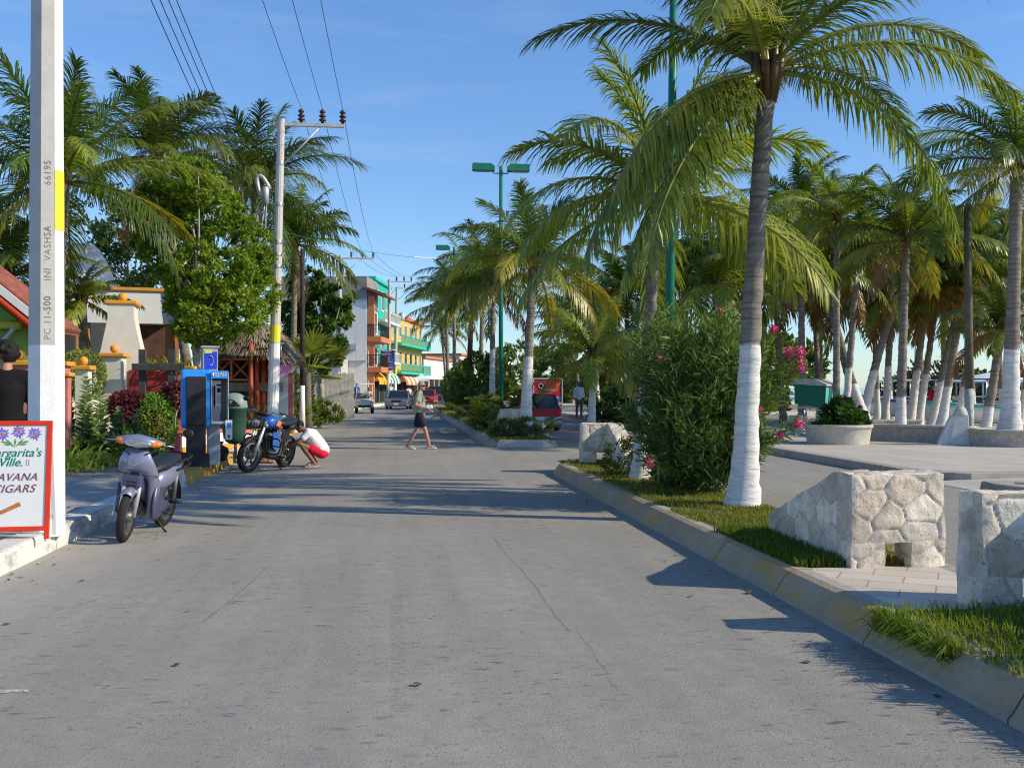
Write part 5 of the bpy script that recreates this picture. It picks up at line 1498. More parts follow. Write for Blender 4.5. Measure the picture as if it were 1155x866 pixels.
# bottle-shaped gateway
c = XY(139, 23.0, .2)
o = thing('gateway', 'white bottle-shaped gateway pillar with pointed niche and ochre ball on top', 'gateway', c, rad(8))
q = MB(); q.prism([(-.50, -.05), (.46, -.05), (.47, 1.9), (.42, 2.35), (.34, 2.7), (.28, 3.05), (.27, 3.32), (-.27, 3.32), (-.28, 3.0), (-.36, 2.6), (-.45, 2.15), (-.50, 1.8)], -.45, .45, 'y')
gw = q.build('wall', M_cream, o)
cut = MB(); cut.prism([(-.26, 1.0), (.26, 1.0), (.27, 1.5), (.2, 1.95), (.02, 2.42), (-.18, 1.95), (-.26, 1.5)], .12, .8, 'x')
apply_cut(gw, cut)
q = MB(); q.box((0, 0, 3.36), (.70, .98, .09)); q.build('cap', M_orange, o, bevel=.02)
q = MB(); q.ball((0, -.1, 3.50), .11, 14); q.build('ball_finial', M_orange, o)
# parapet building behind
c = XY(128, 31.0, .2)
o = thing('flat_roofed_building', 'white flat-roofed building with ochre parapet trim and deep shaded porch', 'building', c, rad(12))
q = MB(); q.box((0, .3, 3.95), (3.9, .6, 1.02)); q.box((0, 3.2, 4.1), (3.9, 5.2, .3)); q.build('parapet', M_white2, o)
q = MB(); q.box((0, .28, 4.51), (4.0, .7, .1)); q.build('trim', M_orange, o, bevel=.01)
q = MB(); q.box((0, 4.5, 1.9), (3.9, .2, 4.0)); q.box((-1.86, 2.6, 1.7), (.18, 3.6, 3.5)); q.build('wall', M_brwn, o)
for x in (-.9, 1.72):
    q = MB(); q.box((x, .35, 1.75), (.4, .4, 3.4)); q.build('column', M_pale, o, bevel=.01)
q = MB(); q.box((0, 2.4, .02), (3.9, 4.2, .06)); q.build('porch_floor', M_pave, o)
c = XY(100, 34.0, .2)
b2 = c
o = thing('curved_gable', 'white curved gable rising above the flat-roofed building', 'building', c, rad(20))
pts = [P(px, py, 34.0) - b2 for px, py in [(68, 330), (68, 276), (104, 274), (112, 282), (120, 296), (127, 312), (133, 330)]]
q = MB(); q.prism([(p[0], p[2]) for p in pts][::-1], 0, .35, 'y'); q.build('gable_wall', M_white2, o)
q = MB(); q.prism([(-1.2, -.05), (1.0, -.05), (1.0, 4.9), (-1.2, 4.9)], .36, 3, 'y'); q.build('wall', M_white2, o)
# timber frame with hanging plants and red walls
b = XY(178, 22.0, .2)
o = thing('garden_trellis', 'dark timber post and beam frame in front of the red garden wall', 'frame', b, 0)
M_dkw = mat('dark_timber', (.065, .06, .06), .8, .3, 6, .4, 40)
for px, tz in ((161, 2.45), (194, 2.45)):
    x = XY(px, 22.0, .2) - b
    q = MB(); q.box((x[0], x[1], 1.12), (.15, .15, 2.3)); q.build('post', M_dkw, o, bevel=.008)
q = MB(); x0, x1 = XY(152, 21.9, .2) - b, XY(206, 21.9, .2) - b
q.box(((x0[0] + x1[0]) / 2, -.12, 1.88), (1.12, .1, .15)); q.build('beam', M_dkw, o, bevel=.008)
o = thing('garden_wall', 'red garden wall with ochre capped pink end behind the timber frame', 'wall', XY(180, 22.7, .2))
q = MB(); q.box((-.15, 0, .9), (1.0, .18, 1.85)); q.build('wall', mat('deep_red_wall', (.32, .045, .045), .85, .15, 3, .2, 30), o)
q = MB(); q.box((.56, -.05, .9), (.40, .24, 1.9)); q.build('end_pier', M_pinkw, o)
q = MB(); q.box((.56, -.05, 1.88), (.5, .34, .07)); q.build('cap', M_orange, o, bevel=.015)
def low_wall(label, px0, d0, px1, d1, H, m, capm=None, bandm=None):
    a0, a1 = XY(px0, d0, .2), XY(px1, d1, .2); dv = a1 - a0; L_ = np.linalg.norm(dv)
    o = thing('planter_wall', label, 'low wall', (a0 + a1) / 2, math.atan2(dv[1], dv[0]), 'painted planter walls along the pavement')
    q = MB(); q.box((0, 0, H / 2 - .02), (L_, .2, H)); q.build('wall', m, o, bevel=.008)
    if capm: q = MB(); q.box((0, 0, H + .02), (L_ + .04, .26, .07)); q.build('cap', capm, o, bevel=.01)
    if bandm:
        q = MB(); q.box((0, -.105, H * .22), (L_ * .999, .012, H * .4)); q.build('painted_band', bandm, o)
low_wall('red planter wall behind the scooter', 154, 21.0, 200, 20.6, .50, M_redw)
low_wall('white planter wall with ochre band behind the telephone', 200.5, 20.75, 247, 22.6, .44, M_white, M_pinkw, M_orange)
low_wall('pale planter wall with ochre base behind the litter bin', 247.5, 22.7, 276, 24.6, .34, M_white, mat('pink_cap', (.68, .16, .30), .6, .1, 4), M_orange)
low_wall('planter wall with yellow capping by the motorcycle', 276.5, 24.8, 292, 27.0, .26, M_white, mat('yellow_cap', (.70, .45, .05), .6, .1, 4), M_orange)
# palapa deck
b = XY(270, 30.5, .2)
o = thing('thatched_shelter', 'thatched palapa over a raised deck with orange-red railings', 'shelter', b, rad(0))
M_thatch = foliage_mat('thatch', .05, .9, .1)
q = MB()
n = 5200
xL, xR = (XY(242, 30.5) - XY(270, 30.5))[0], (XY(331, 30.5) - XY(270, 30.5))[0]
xm = (xL + xR) / 2; hw = (xR - xL) / 2
def roofz(u, v): # dome-like hip profile
    rr = np.clip(np.maximum(np.abs(u), np.abs(v)) * .55 + .45 * np.sqrt(u * u + v * v) * .95, 0, 1.15)
    return 3.55 - 1.05 * rr ** 1.7
u = rng.uniform(-1, 1, n); v = rng.uniform(-1, 1, n)
pos = np.stack([xm + u * hw, .6 + v * 1.5, roofz(u, v)], 1)
dn = np.stack([u * 1.1, v * 1.3, np.full(n, -.55 - .0)], 1)
e = np.maximum(np.abs(u), np.abs(v)); dn[:, 2] -= 1.5 * np.clip(e - .6, 0, 1)
nr = np.stack([u, v, np.full(n, 1.0)], 1)
t_ = rng.uniform(0, 1, (n, 1))
leaves(q, pos, dn + rng.normal(0, .12, (n, 3)), nr, rng.uniform(.3, .55, n), rng.uniform(.035, .07, n), np.array((.16, .13, .095)) * (1 - t_) + np.array((.42, .365, .28)) * t_)
uu, vv = np.meshgrid(np.linspace(-1, 1, 13), np.linspace(-1, 1, 13), indexing='ij')
V = np.stack([xm + uu.ravel() * hw * .97, .6 + vv.ravel() * 1.45, roofz(uu.ravel(), vv.ravel()) - .06], 1)
idx = np.arange(169).reshape(13, 13)
q.add(V, np.stack([idx[:-1, :-1].ravel(), idx[1:, :-1].ravel(), idx[1:, 1:].ravel(), idx[:-1, 1:].ravel()], 1), 0, (.14, .11, .08))
q.build('thatch_roof', M_thatch, o)
M_rpost = mat('red_post', (.42, .085, .03), .6, .25, 5, .2, 30)
for px, dd in ((283, 29.6), (290, 29.9), (297, 30.1), (303, 30.4)):
    x = XY(px, dd, .2) - b
    q = MB(); q.tube([(x[0], x[1], -.05), (x[0], x[1], 2.75)], [.075, .065], 9); q.build('post', M_rpost, o)
M_rail = mat('orange_rail', (.60, .17, .06), .6, .2, 6, .1, 30)
x0, x1 = (XY(240, 29.8) - XY(270, 30.5)), (XY(281, 29.8) - XY(270, 30.5))
y = x0[1]
q = MB()
q.box(((x0[0] + x1[0]) / 2, y, 2.28), (x1[0] - x0[0], .07, .08)); q.box(((x0[0] + x1[0]) / 2, y, 1.66), (x1[0] - x0[0], .06, .06))
xs = [x0[0], x0[0] + (x1[0] - x0[0]) * .5, x1[0]]
for x in xs: q.box((x, y, 1.97), (.06, .065, .66))
for k in range(2):
    q.tube([(xs[k], y, 1.68), (xs[k + 1], y + .01, 2.26)], .025, 6); q.tube([(xs[k], y, 2.26), (xs[k + 1], y - .01, 1.68)], .025, 6)
q.build('railing', M_rail, o)
x2 = (XY(309, 30.2) - XY(270, 30.5))
q = MB(); q.box(((x1[0] + x2[0]) / 2, y + .1, 2.3), (x2[0] - x1[0], .06, .08)); q.box((x2[0] - .05, y + .1, 1.95), (.06, .06, .7)); q.build('railing', M_rail, o)
q = MB(); q.box(((x0[0] + x2[0]) / 2, y + 1.2, 1.45), (x2[0] - x0[0] + .3, 2.4, .26)); q.build('deck', mat('deck_beam', (.22, .19, .15), .85, .25, 5, .3, 30), o)
q = MB(); q.box(((x0[0] + x2[0]) / 2, y + 1.4, .62), (x2[0] - x0[0], .15, 1.4)); q.build('base_wall', mat('deck_base', (.13, .10, .08), .85, .3, 3, .2, 20), o)
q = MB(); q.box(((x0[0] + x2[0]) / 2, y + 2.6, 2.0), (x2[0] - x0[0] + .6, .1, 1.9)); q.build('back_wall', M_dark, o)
strap('leafy plant growing between the red posts under the palapa', XY(294, 28.6, .2), 40, 1.2, (.08, .12, .02), (.24, .28, .05), 'plants at the palapa', .05)
# white pier with pink face and the pink shop sign
b = XY(322, 31.5, .2)
o = thing('wall_pier', 'white pier with pink side face beside the second concrete pole', 'pillar', b)
q = MB(); q.box((-.04, 0, .9), (.28, .3, 1.86)); q.build('pier', M_white, o); q = MB(); q.box((.17, .1, .9), (.13, .5, 1.84)); q.build('side_face', M_pinkw, o)
b = XY(317, 29.7, .2)
o = thing('hanging_sign', 'pink scalloped sign with painted face hanging behind the second concrete pole', 'sign', b, rad(12))
pts = [(.40 * math.cos(a), 2.08 + .32 * math.sin(a)) for a in np.linspace(0, 2 * PI, 8, endpoint=False) + .3]
M_spink = mat('sign_pink', (.72, .25, .52), .6, .12, 6, 0, 10)
q = MB(); q.prism(pts, -.02, .02, 'y'); sgn = q.build('sign_panel', M_spink, o, bevel=.005)
q = MB()
for ex in (.02, .22): q.lathe([(0, 0), (.045, 0), (.045, .006), (0, .006)], (0, 0, 0), 12, R=Matrix.Rotation(PI / 2, 3, 'X')); q.v[-1] = q.v[-1] + np.array((ex, -.022, 2.15))
q.build('painted_eye', M_black, sgn)
q = MB(); q.prism([(.3, 1.84), (.42, 2.0), (.44, 2.2), (.34, 2.34)], -.026, .0, 'y'); q.build('painted_rim', mat('sign_cream', (.7, .66, .5), .6, .1, 4), sgn)
q = MB(); q.tube([(0, 0, 2.3), (0, 0.02, 2.75)], .015, 6); q.box((-.15, .02, 2.75), (.5, .04, .04)); q.build('bracket', M_steel, o)
# pale board fence
b = XY(362, 46, .2)
o = thing('board_fence', 'weathered pale board fence under the round-leaved tree', 'fence', b, rad(6))
M_fence = mat('pale_boards', (.46, .43, .37), .85, .2, 4, .3, 25, dirt=.4)
q = MB()
for i in range(16): q.box((-1.35 + i * .185, rng.normal(0, .006), 1.05 + rng.normal(0, .02)), (.17, .03, 2.1))
q.build('boards', M_fence, o)
q = MB(); q.box((.0, .05, 1.7), (3.1, .05, .08)); q.box((0, .05, .5), (3.1, .05, .08)); q.build('rail', M_wood, o)
# grey three-storey building with balconies
def stain_mat():
    m, t, out = nt('stained_render')
    co = coords(t)
    sep = node(t, 'ShaderNodeSeparateXYZ'); t.links.new(co, sep.inputs[0])
    st = noise(t, coords(t, scale=(2.2, 2.2, .12)), 1.3, 6, .7)
    c = mixc(t, ramp(t, st, [(.45, 0.0), (.75, .5)]), (.82, .80, .75), (.46, .45, .43))
    n = noise(t, co, 1.2, 6)
    zt = node(t, 'ShaderNodeMath', operation='MULTIPLY_ADD'); zt.inputs[1].default_value = 1.2
    t.links.new(n, zt.inputs[0]); t.links.new(sep.outputs[2], zt.inputs[2])
    mr = node(t, 'ShaderNodeMapRange'); mr.inputs[1].default_value = 9.3; mr.inputs[2].default_value = 9.8
    t.links.new(zt.outputs[0], mr.inputs[0])
    c2 = mixc(t, ramp(t, n, [(.35, 0.0), (.7, 1.0)]), (.21, .205, .195), (.33, .32, .30))
    c = mixc(t, mr.outputs[0], c, c2)
    bsdf(t, out, c, .9, 0, .15, noise(t, co, 12, 4), .3, .03)
    return m
M_stain = stain_mat()
M_or = mat('orange_slab', (.62, .21, .08), .7, .12, 2, .2, 20, dirt=.25)
M_railb = mat('dark_railing', (.03, .03, .032), .6, .2, 4)
b = np.array((-2.35, 86.0, .2)); rzb = -math.atan2(.15, 1.0)
o = thing('concrete_building', 'three-storey stained grey concrete building with orange balconies', 'building', b, rzb)
HB = 10.95
q = MB(); q.box((-4.0, 2.8, HB / 2), (8.0, 5.6, HB)); q.build('wall', M_stain, o)
q = MB(); q.box((-4.0, .0 - .08, 3.7), (7.9, .16, .12)); q.box((-3.6, -.06, 7.0), (.08, .1, 6.0)); q.box((-1.3, -.12, 4.9), (.9, .2, .5)); q.build('pipe', M_galv, o)
q = MB(); q.box((-4.9, -1.6, 1.9), (6.6, 3.0, 3.8)); q.build('lean_to', mat('pale_render', (.50, .48, .44), .9, .15, 1.2, .3, 12, dirt=.5, dirtcol=(.3, .29, .27)), o)
for k, (z0, z1) in enumerate(((2.75, 3.2), (5.35, 5.8))):
    q = MB(); q.box((.62, 2.8, (z0 + z1) / 2), (1.24, 5.6, z1 - z0)); sl = q.build('balcony_slab', M_or, o)
    q = MB()
    for yy in np.linspace(.1, 5.5, 24): q.box((1.18, yy, z1 + .5), (.03, .03, 1.0))
    for xx in np.linspace(.1, 1.15, 6): q.box((xx, .06, z1 + .5), (.03, .03, 1.0))
    q.box((1.18, 2.8, z1 + 1.02), (.06, 5.6, .06)); q.box((.6, .06, z1 + 1.02), (1.2, .06, .06)); q.build('railing', M_railb, sl)
q = MB(); q.add([(-.2, -.35, 9.9), (1.7, -.35, 9.25), (1.7, 5.8, 9.25), (-.2, 5.8, 9.9), (-.2, -.35, 10.08), (1.7, -.35, 9.43), (1.7, 5.8, 9.43), (-.2, 5.8, 10.08)], [(0, 1, 2, 3), (4, 7, 6, 5), (0, 4, 5, 1), (1, 5, 6, 2), (2, 6, 7, 3), (3, 7, 4, 0)]); q.build('eave_roof', M_tile, o)
q = MB(); q.box((.35, .35, 7.3), (.5, .5, 3.9)); q.box((.35, .35, 4.3), (.45, .45, 2.1)); q.box((.35, .35, 1.3), (.45, .45, 2.9)); q.build('column', M_or, o)
for z in (4.4, 7.2):
    for yy in (1.7, 4.2):
        q = MB(); q.box((.02, yy, z), (.08, 1.4, 2.0)); f_ = q.build('window', M_white, o); q = MB(); q.box((.065, yy, z), (.02, 1.2, 1.8)); q.build('pane', M_glass, f_)
q = MB()
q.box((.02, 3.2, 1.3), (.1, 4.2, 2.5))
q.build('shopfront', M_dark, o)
# street of small painted buildings beyond
def shop(label, y0, y1, H, m, trim, storeys, cat='building', balcony=None, roofm=None):
    x0 = KL(y0) - 1.3; x1 = KL(y1) - 1.3
    L_ = math.hypot(y1 - y0, x1 - x0); rz = -math.atan2(x1 - x0, y1 - y0)
    o = thing('painted_building', label, cat, (x0, y0, .2), rz, 'painted shops down the street')
    q = MB(); q.box((-4.5, L_ / 2, H / 2), (9, L_, H)); q.build('wall', m, o)
    q = MB(); q.box((-4.4, L_ / 2, H + .1), (9.3, L_ + .1, .3)); q.build('parapet' if roofm is None else 'roof', roofm or trim, o)
    sh = H / storeys
    for k in range(storeys):
        nwin = max(2, int(L_ / 2.6))
        for j in range(nwin):
            yy = (j + .5) * L_ / nwin
            if k == 0:
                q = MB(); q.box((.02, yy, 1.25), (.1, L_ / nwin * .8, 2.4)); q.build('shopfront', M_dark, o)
            else:
                q = MB(); q.box((.03, yy, k * sh + sh * .55), (.1, 1.3, sh * .5)); f_ = q.build('window', M_white, o)
                q = MB(); q.box((.085, yy, k * sh + sh * .55), (.02, 1.1, sh * .42)); q.build('pane', M_glass, f_)
        xx = -2.2
        while k > 0 and xx > -8:
            q = MB(); q.box((xx, -.03, k * sh + sh * .55), (1.2, .1, sh * .45)); f_ = q.build('window', M_white, o)
            q = MB(); q.box((xx, -.085, k * sh + sh * .55), (1.0, .02, sh * .38)); q.build('pane', M_glass, f_); xx -= 2.6
        if balcony is not None and k > 0:
            q = MB(); q.box((.55, L_ / 2, k * sh), (1.1, L_, .22)); sl = q.build('balcony_slab', balcony, o)
            q = MB(); q.box((1.07, L_ / 2, k * sh + .95), (.06, L_, .08))
            for yy in np.linspace(.1, L_ - .1, int(L_ * 2.5)): q.box((1.07, yy, k * sh + .5), (.05, .05, .9))
            q.build('railing', balcony, sl)
    return o
M_turq = mat('turquoise_wall', (.02, .42, .33), .7, .1, 1, .1, 10, dirt=.15); M_tq2 = mat('turquoise_trim', (.03, .50, .38), .7, .1, 1)
M_ylw = mat('yellow_wall', (.68, .44, .09), .7, .1, 1, .1, 10, dirt=.15); M_wh3 = mat('white_shop', (.7, .69, .66), .8, .08, 1, .1, 10, dirt=.2)
shop('turquoise three-storey building with a white box on its roof behind the concrete one', 92.3, 101.5, 11.4, M_turq, M_tq2, 3, balcony=M_wh3)
shop('yellow and red building with turquoise balconies farther down the street', 102, 119, 8.8, M_ylw, M_tq2, 3, balcony=M_tq2, roofm=mat('red_parapet', (.58, .12, .06), .7, .1, 1))
shop('low white shop at the far end of the street', 120, 138, 5.0, M_wh3, M_or, 1)
shop('last pale building closing the street under the palms', 140, 170, 6.0, M_cream, M_or, 2)
def awning(label, y, z, w, m1, m2, n=7):
    x = KL(y) - 1.3
    o = thing('awning', label, 'awning', (x, y, z), -math.atan2(KL(y + 3) - KL(y), 3), 'shop awnings down the street')
    q = MB()
    for i in range(n):
        y0, y1 = w * i / n, w * (i + 1) / n
        pr = [(.0, 1.0), (.5, .85), (1.0, .45), (1.25, 0), (1.25, -.3)]
        V = [(a, y0, b_) for a, b_ in pr] + [(a, y1, b_) for a, b_ in pr]
        q.add(V, [(k, k + 1, 6 + k, 5 + k) for k in range(4)], i % 2)
    V = [(0, 0, 1.0), (.5, 0, .85), (1.0, 0, .45), (1.25, 0, 0), (0, 0, 0)]
    q.add(V, [(0, 1, 2, 3, 4)], 0)
    q.build('canopy', [m1, m2], o)
    q = MB(); q.tube([(1.22, .05, -.02), (1.22, w - .05, -.02)], .03, 6); q.build('rod', M_steel, o)
M_awy = mat('awning_yellow', (.75, .42, .03), .7, .1, 2); M_awg = mat('awning_green', (.04, .28, .2), .7, .1, 2); M_awo = mat('awning_orange', (.68, .2, .06), .7, .1, 2)
awning('plain yellow curved awning under the blue banner', 88.0, 2.2, 5, M_awy, M_awy)
awning('green and white striped curved awning on the turquoise building', 94.5, 2.3, 6.5, M_awg, M_wh3)
awning('orange and white striped awning farther along the shops', 104, 2.2, 9, M_awo, M_wh3)
# banner
b = XY(437, 75, 0)
b = P(437, 395, 89.0)
o = thing('street_banner', 'blue banner with orange marks hung between the distant concrete poles', 'banner', (b[0], b[1], b[2]), rad(-5))
M_ban = mat('banner_blue', (.03, .10, .38), .7, .15, 2, 0, 10)
q = MB(); V, Fs = [], []
for i in range(9):
    for j in range(7):
        V.append((-.6 + .155 * i, .05 * math.sin(i * .9 + j * .5), -1.75 + 1.75 * j / 6 - .08 * math.sin(i / 8 * PI)))
q.add(V, [(i * 7 + j, (i + 1) * 7 + j, (i + 1) * 7 + j + 1, i * 7 + j + 1) for i in range(8) for j in range(6)], smooth=True)
bn = q.build('cloth', M_ban, o)
q = MB()
for (x, z, w, h) in [(-.1, -.25, .9, .1), (-.12, -.6, .12, .45), (.1, -.62, .1, .35), (.25, -.95, .5, .09), (-.2, -1.1, .1, .25), (.0, -1.45, .95, .12)]: q.box((x, -.07, z - .1), (w, .012, h))
q.build('painted_mark', mat('banner_orange', (.62, .22, .10), .7, .1, 3), bn)
q = MB(); q.tube([(-.7, 0, .02), (.75, 0, .02)], .025, 6); q.build('rod', M_steel, o)
# canopies
def canopy(label, px, d, w, zt):
    b = XY(px, d, .2)
    o = thing('market_canopy', label, 'canopy', b, 0, 'white canopies down the street')
    q = MB(); h = w / 2
    q.add([(-h, -h, zt - .7), (h, -h, zt - .7), (h, h, zt - .7), (-h, h, zt - .7), (0, 0, zt), (-h, -h, zt - .95), (h, -h, zt - .95), (h, h, zt - .95), (-h, h, zt - .95)],
          [(0, 1, 4), (1, 2, 4), (2, 3, 4), (3, 0, 4), (0, 5, 6, 1), (1, 6, 7, 2), (2, 7, 8, 3), (3, 8, 5, 0)]); q.build('cover', M_white, o)
    for sx in (-1, 1):
        for sy in (-1, 1):
            q = MB(); q.tube([(sx * h * .96, sy * h * .96, -.05), (sx * h * .96, sy * h * .96, zt - .7)], .03, 6); q.build('leg', M_white, o)
canopy('white peaked market canopy down the street above the walking man', 473, 112, 2.2, 3.1)
# far shore: pale building and low trees on the point
mb = MB()
for (px, d, h, w) in [(1045, 170, 5, 8), (1062, 165, 6.5, 8), (1082, 175, 5, 9), (1102, 180, 4.5, 9), (1020, 170, 4, 8), (1135, 180, 4, 8)]:
    cloud(mb, XY(px, d, h * .4), (w * .55, w * .5, h * .6), 900, .9, .5, (.03, .045, .025), (.07, .09, .04))
mb.build('distant_greenery', M_leaf, kind='stuff')
strip('headland', lambda y: 70, lambda y: 160, 130, 190, .2, M_earth, 20)
b = XY(1118, 140, .2)
o = thing('beach_pavilion', 'white roofed pavilion far off on the point beyond the boats', 'pavilion', b)
q = MB(); q.lathe([(5.2, 2.3), (3.6, 2.9), (0, 3.6)], n=14); q.lathe([(5.2, 2.3), (5.1, 2.1), (0, 2.2)], n=14); q.build('roof', M_white, o)
for i in range(8):
    a = i * PI / 4; q = MB(); q.tube([(4.6 * math.cos(a), 4.6 * math.sin(a), -.1), (4.6 * math.cos(a), 4.6 * math.sin(a), 2.3)], .12, 6); q.build('post', M_white, o)
# ================================================================== vehicles
def xrot(prof): return prof
def wheel(parent, c, r, tw, rim_r, m_rim, spokes=5, hubr=.05, M=None, name='wheel', hubw=None):
    """wheel spinning about local x, tyre as its sub-part"""
    R = Matrix.Rotation(PI / 2, 3, 'Y')
    q = MB()
    hw = hubw or tw * .55
    q.lathe([(0, -hw), (hubr, -hw), (hubr, hw), (0, hw)], n=14, R=R)
    q.lathe([(rim_r * .86, -tw * .36), (rim_r, -tw * .42), (rim_r + .008, 0), (rim_r, tw * .42), (rim_r * .86, tw * .36), (rim_r * .84, 0), (rim_r * .86, -tw * .36)], n=30, R=R)
    for i in range(spokes):
        a = 2 * PI * i / spokes
        d = np.array((0, math.cos(a), math.sin(a)))
        q.tube([d * hubr * .8, d * rim_r * .9], [rim_r * .09, rim_r * .06] if spokes < 12 else .0035, 6 if spokes < 12 else 3)
    T = MB()
    T.lathe([(rim_r * .97, -tw * .4), (r * .9, -tw * .5), (r * .975, -tw * .36), (r, 0), (r * .975, tw * .36), (r * .9, tw * .5), (rim_r * .97, tw * .4)], n=36, R=R)
    for mb in (q, T):
        for i in range(len(mb.v)):
            v = mb.v[i]
            if M is not None: v = v @ np.array(M).T
            mb.v[i] = v + np.array(c)
    w = q.build(name, m_rim, parent)
    T.build('tyre', M_rubber, w)
    return w
M_scoot = mat('lavender_paint', (.27, .29, .41), .32, .06, 3, .02, 60, metal=.45, spec=.5)
M_scootd = mat('dark_lavender_paint', (.085, .095, .17), .35, .06, 3, .02, 60, metal=.3, spec=.5)
M_seat = mat('seat_vinyl', (.02, .024, .03), .5, .2, 6, .1, 80)
M_amber = mat('amber_lens', (.85, .22, .015), .2, .1, 10, 0, 10, spec=.6)
M_lensw = mat('clear_lens', (.42, .45, .47), .08, .25, 14, 0, 10, spec=.9, metal=.65)
M_alu = mat('aluminium', (.62, .62, .62), .35, .1, 8, .05, 60, metal=.6)
M_engine = mat('engine_metal', (.16, .16, .165), .45, .25, 10, .2, 60, metal=.5)
def sect(mb, secs, m=0, closed=True):
    """loft through cross-sections of equal point count"""
    n = len(secs[0]); V = np.concatenate([np.array(s, float) for s in secs])
    Fs = []
    for i in range(len(secs) - 1):
        for j in range(n if closed else n - 1):
            j2 = (j + 1) % n
            Fs.append((i * n + j, i * n + j2, (i + 1) * n + j2, (i + 1) * n + j))
    if closed:
        Fs.append(tuple(range(n))[::-1]); Fs.append(tuple((len(secs) - 1) * n + j for j in range(n)))
    mb.add(V, Fs, m, None, True)
    return mb
def ell(c, rx, rz, ry_dir=(0, 0), n=14, k=2.4):
    """superellipse ring in the xz plane at y=c[1]"""
    out = []
    for i in range(n):
        a = 2 * PI * i / n
        ca, sa = math.cos(a), math.sin(a)
        x = math.copysign(abs(ca) ** (2 / k), ca) * rx; z = math.copysign(abs(sa) ** (2 / k), sa) * rz
        out.append((c[0] + x, c[1] + ry_dir[0] * x + ry_dir[1] * z, c[2] + z))
    return out
def subsurf(o, lv=1):
    s = o.modifiers.new('smooth', 'SUBSURF'); s.levels = lv; s.render_levels = lv; return o
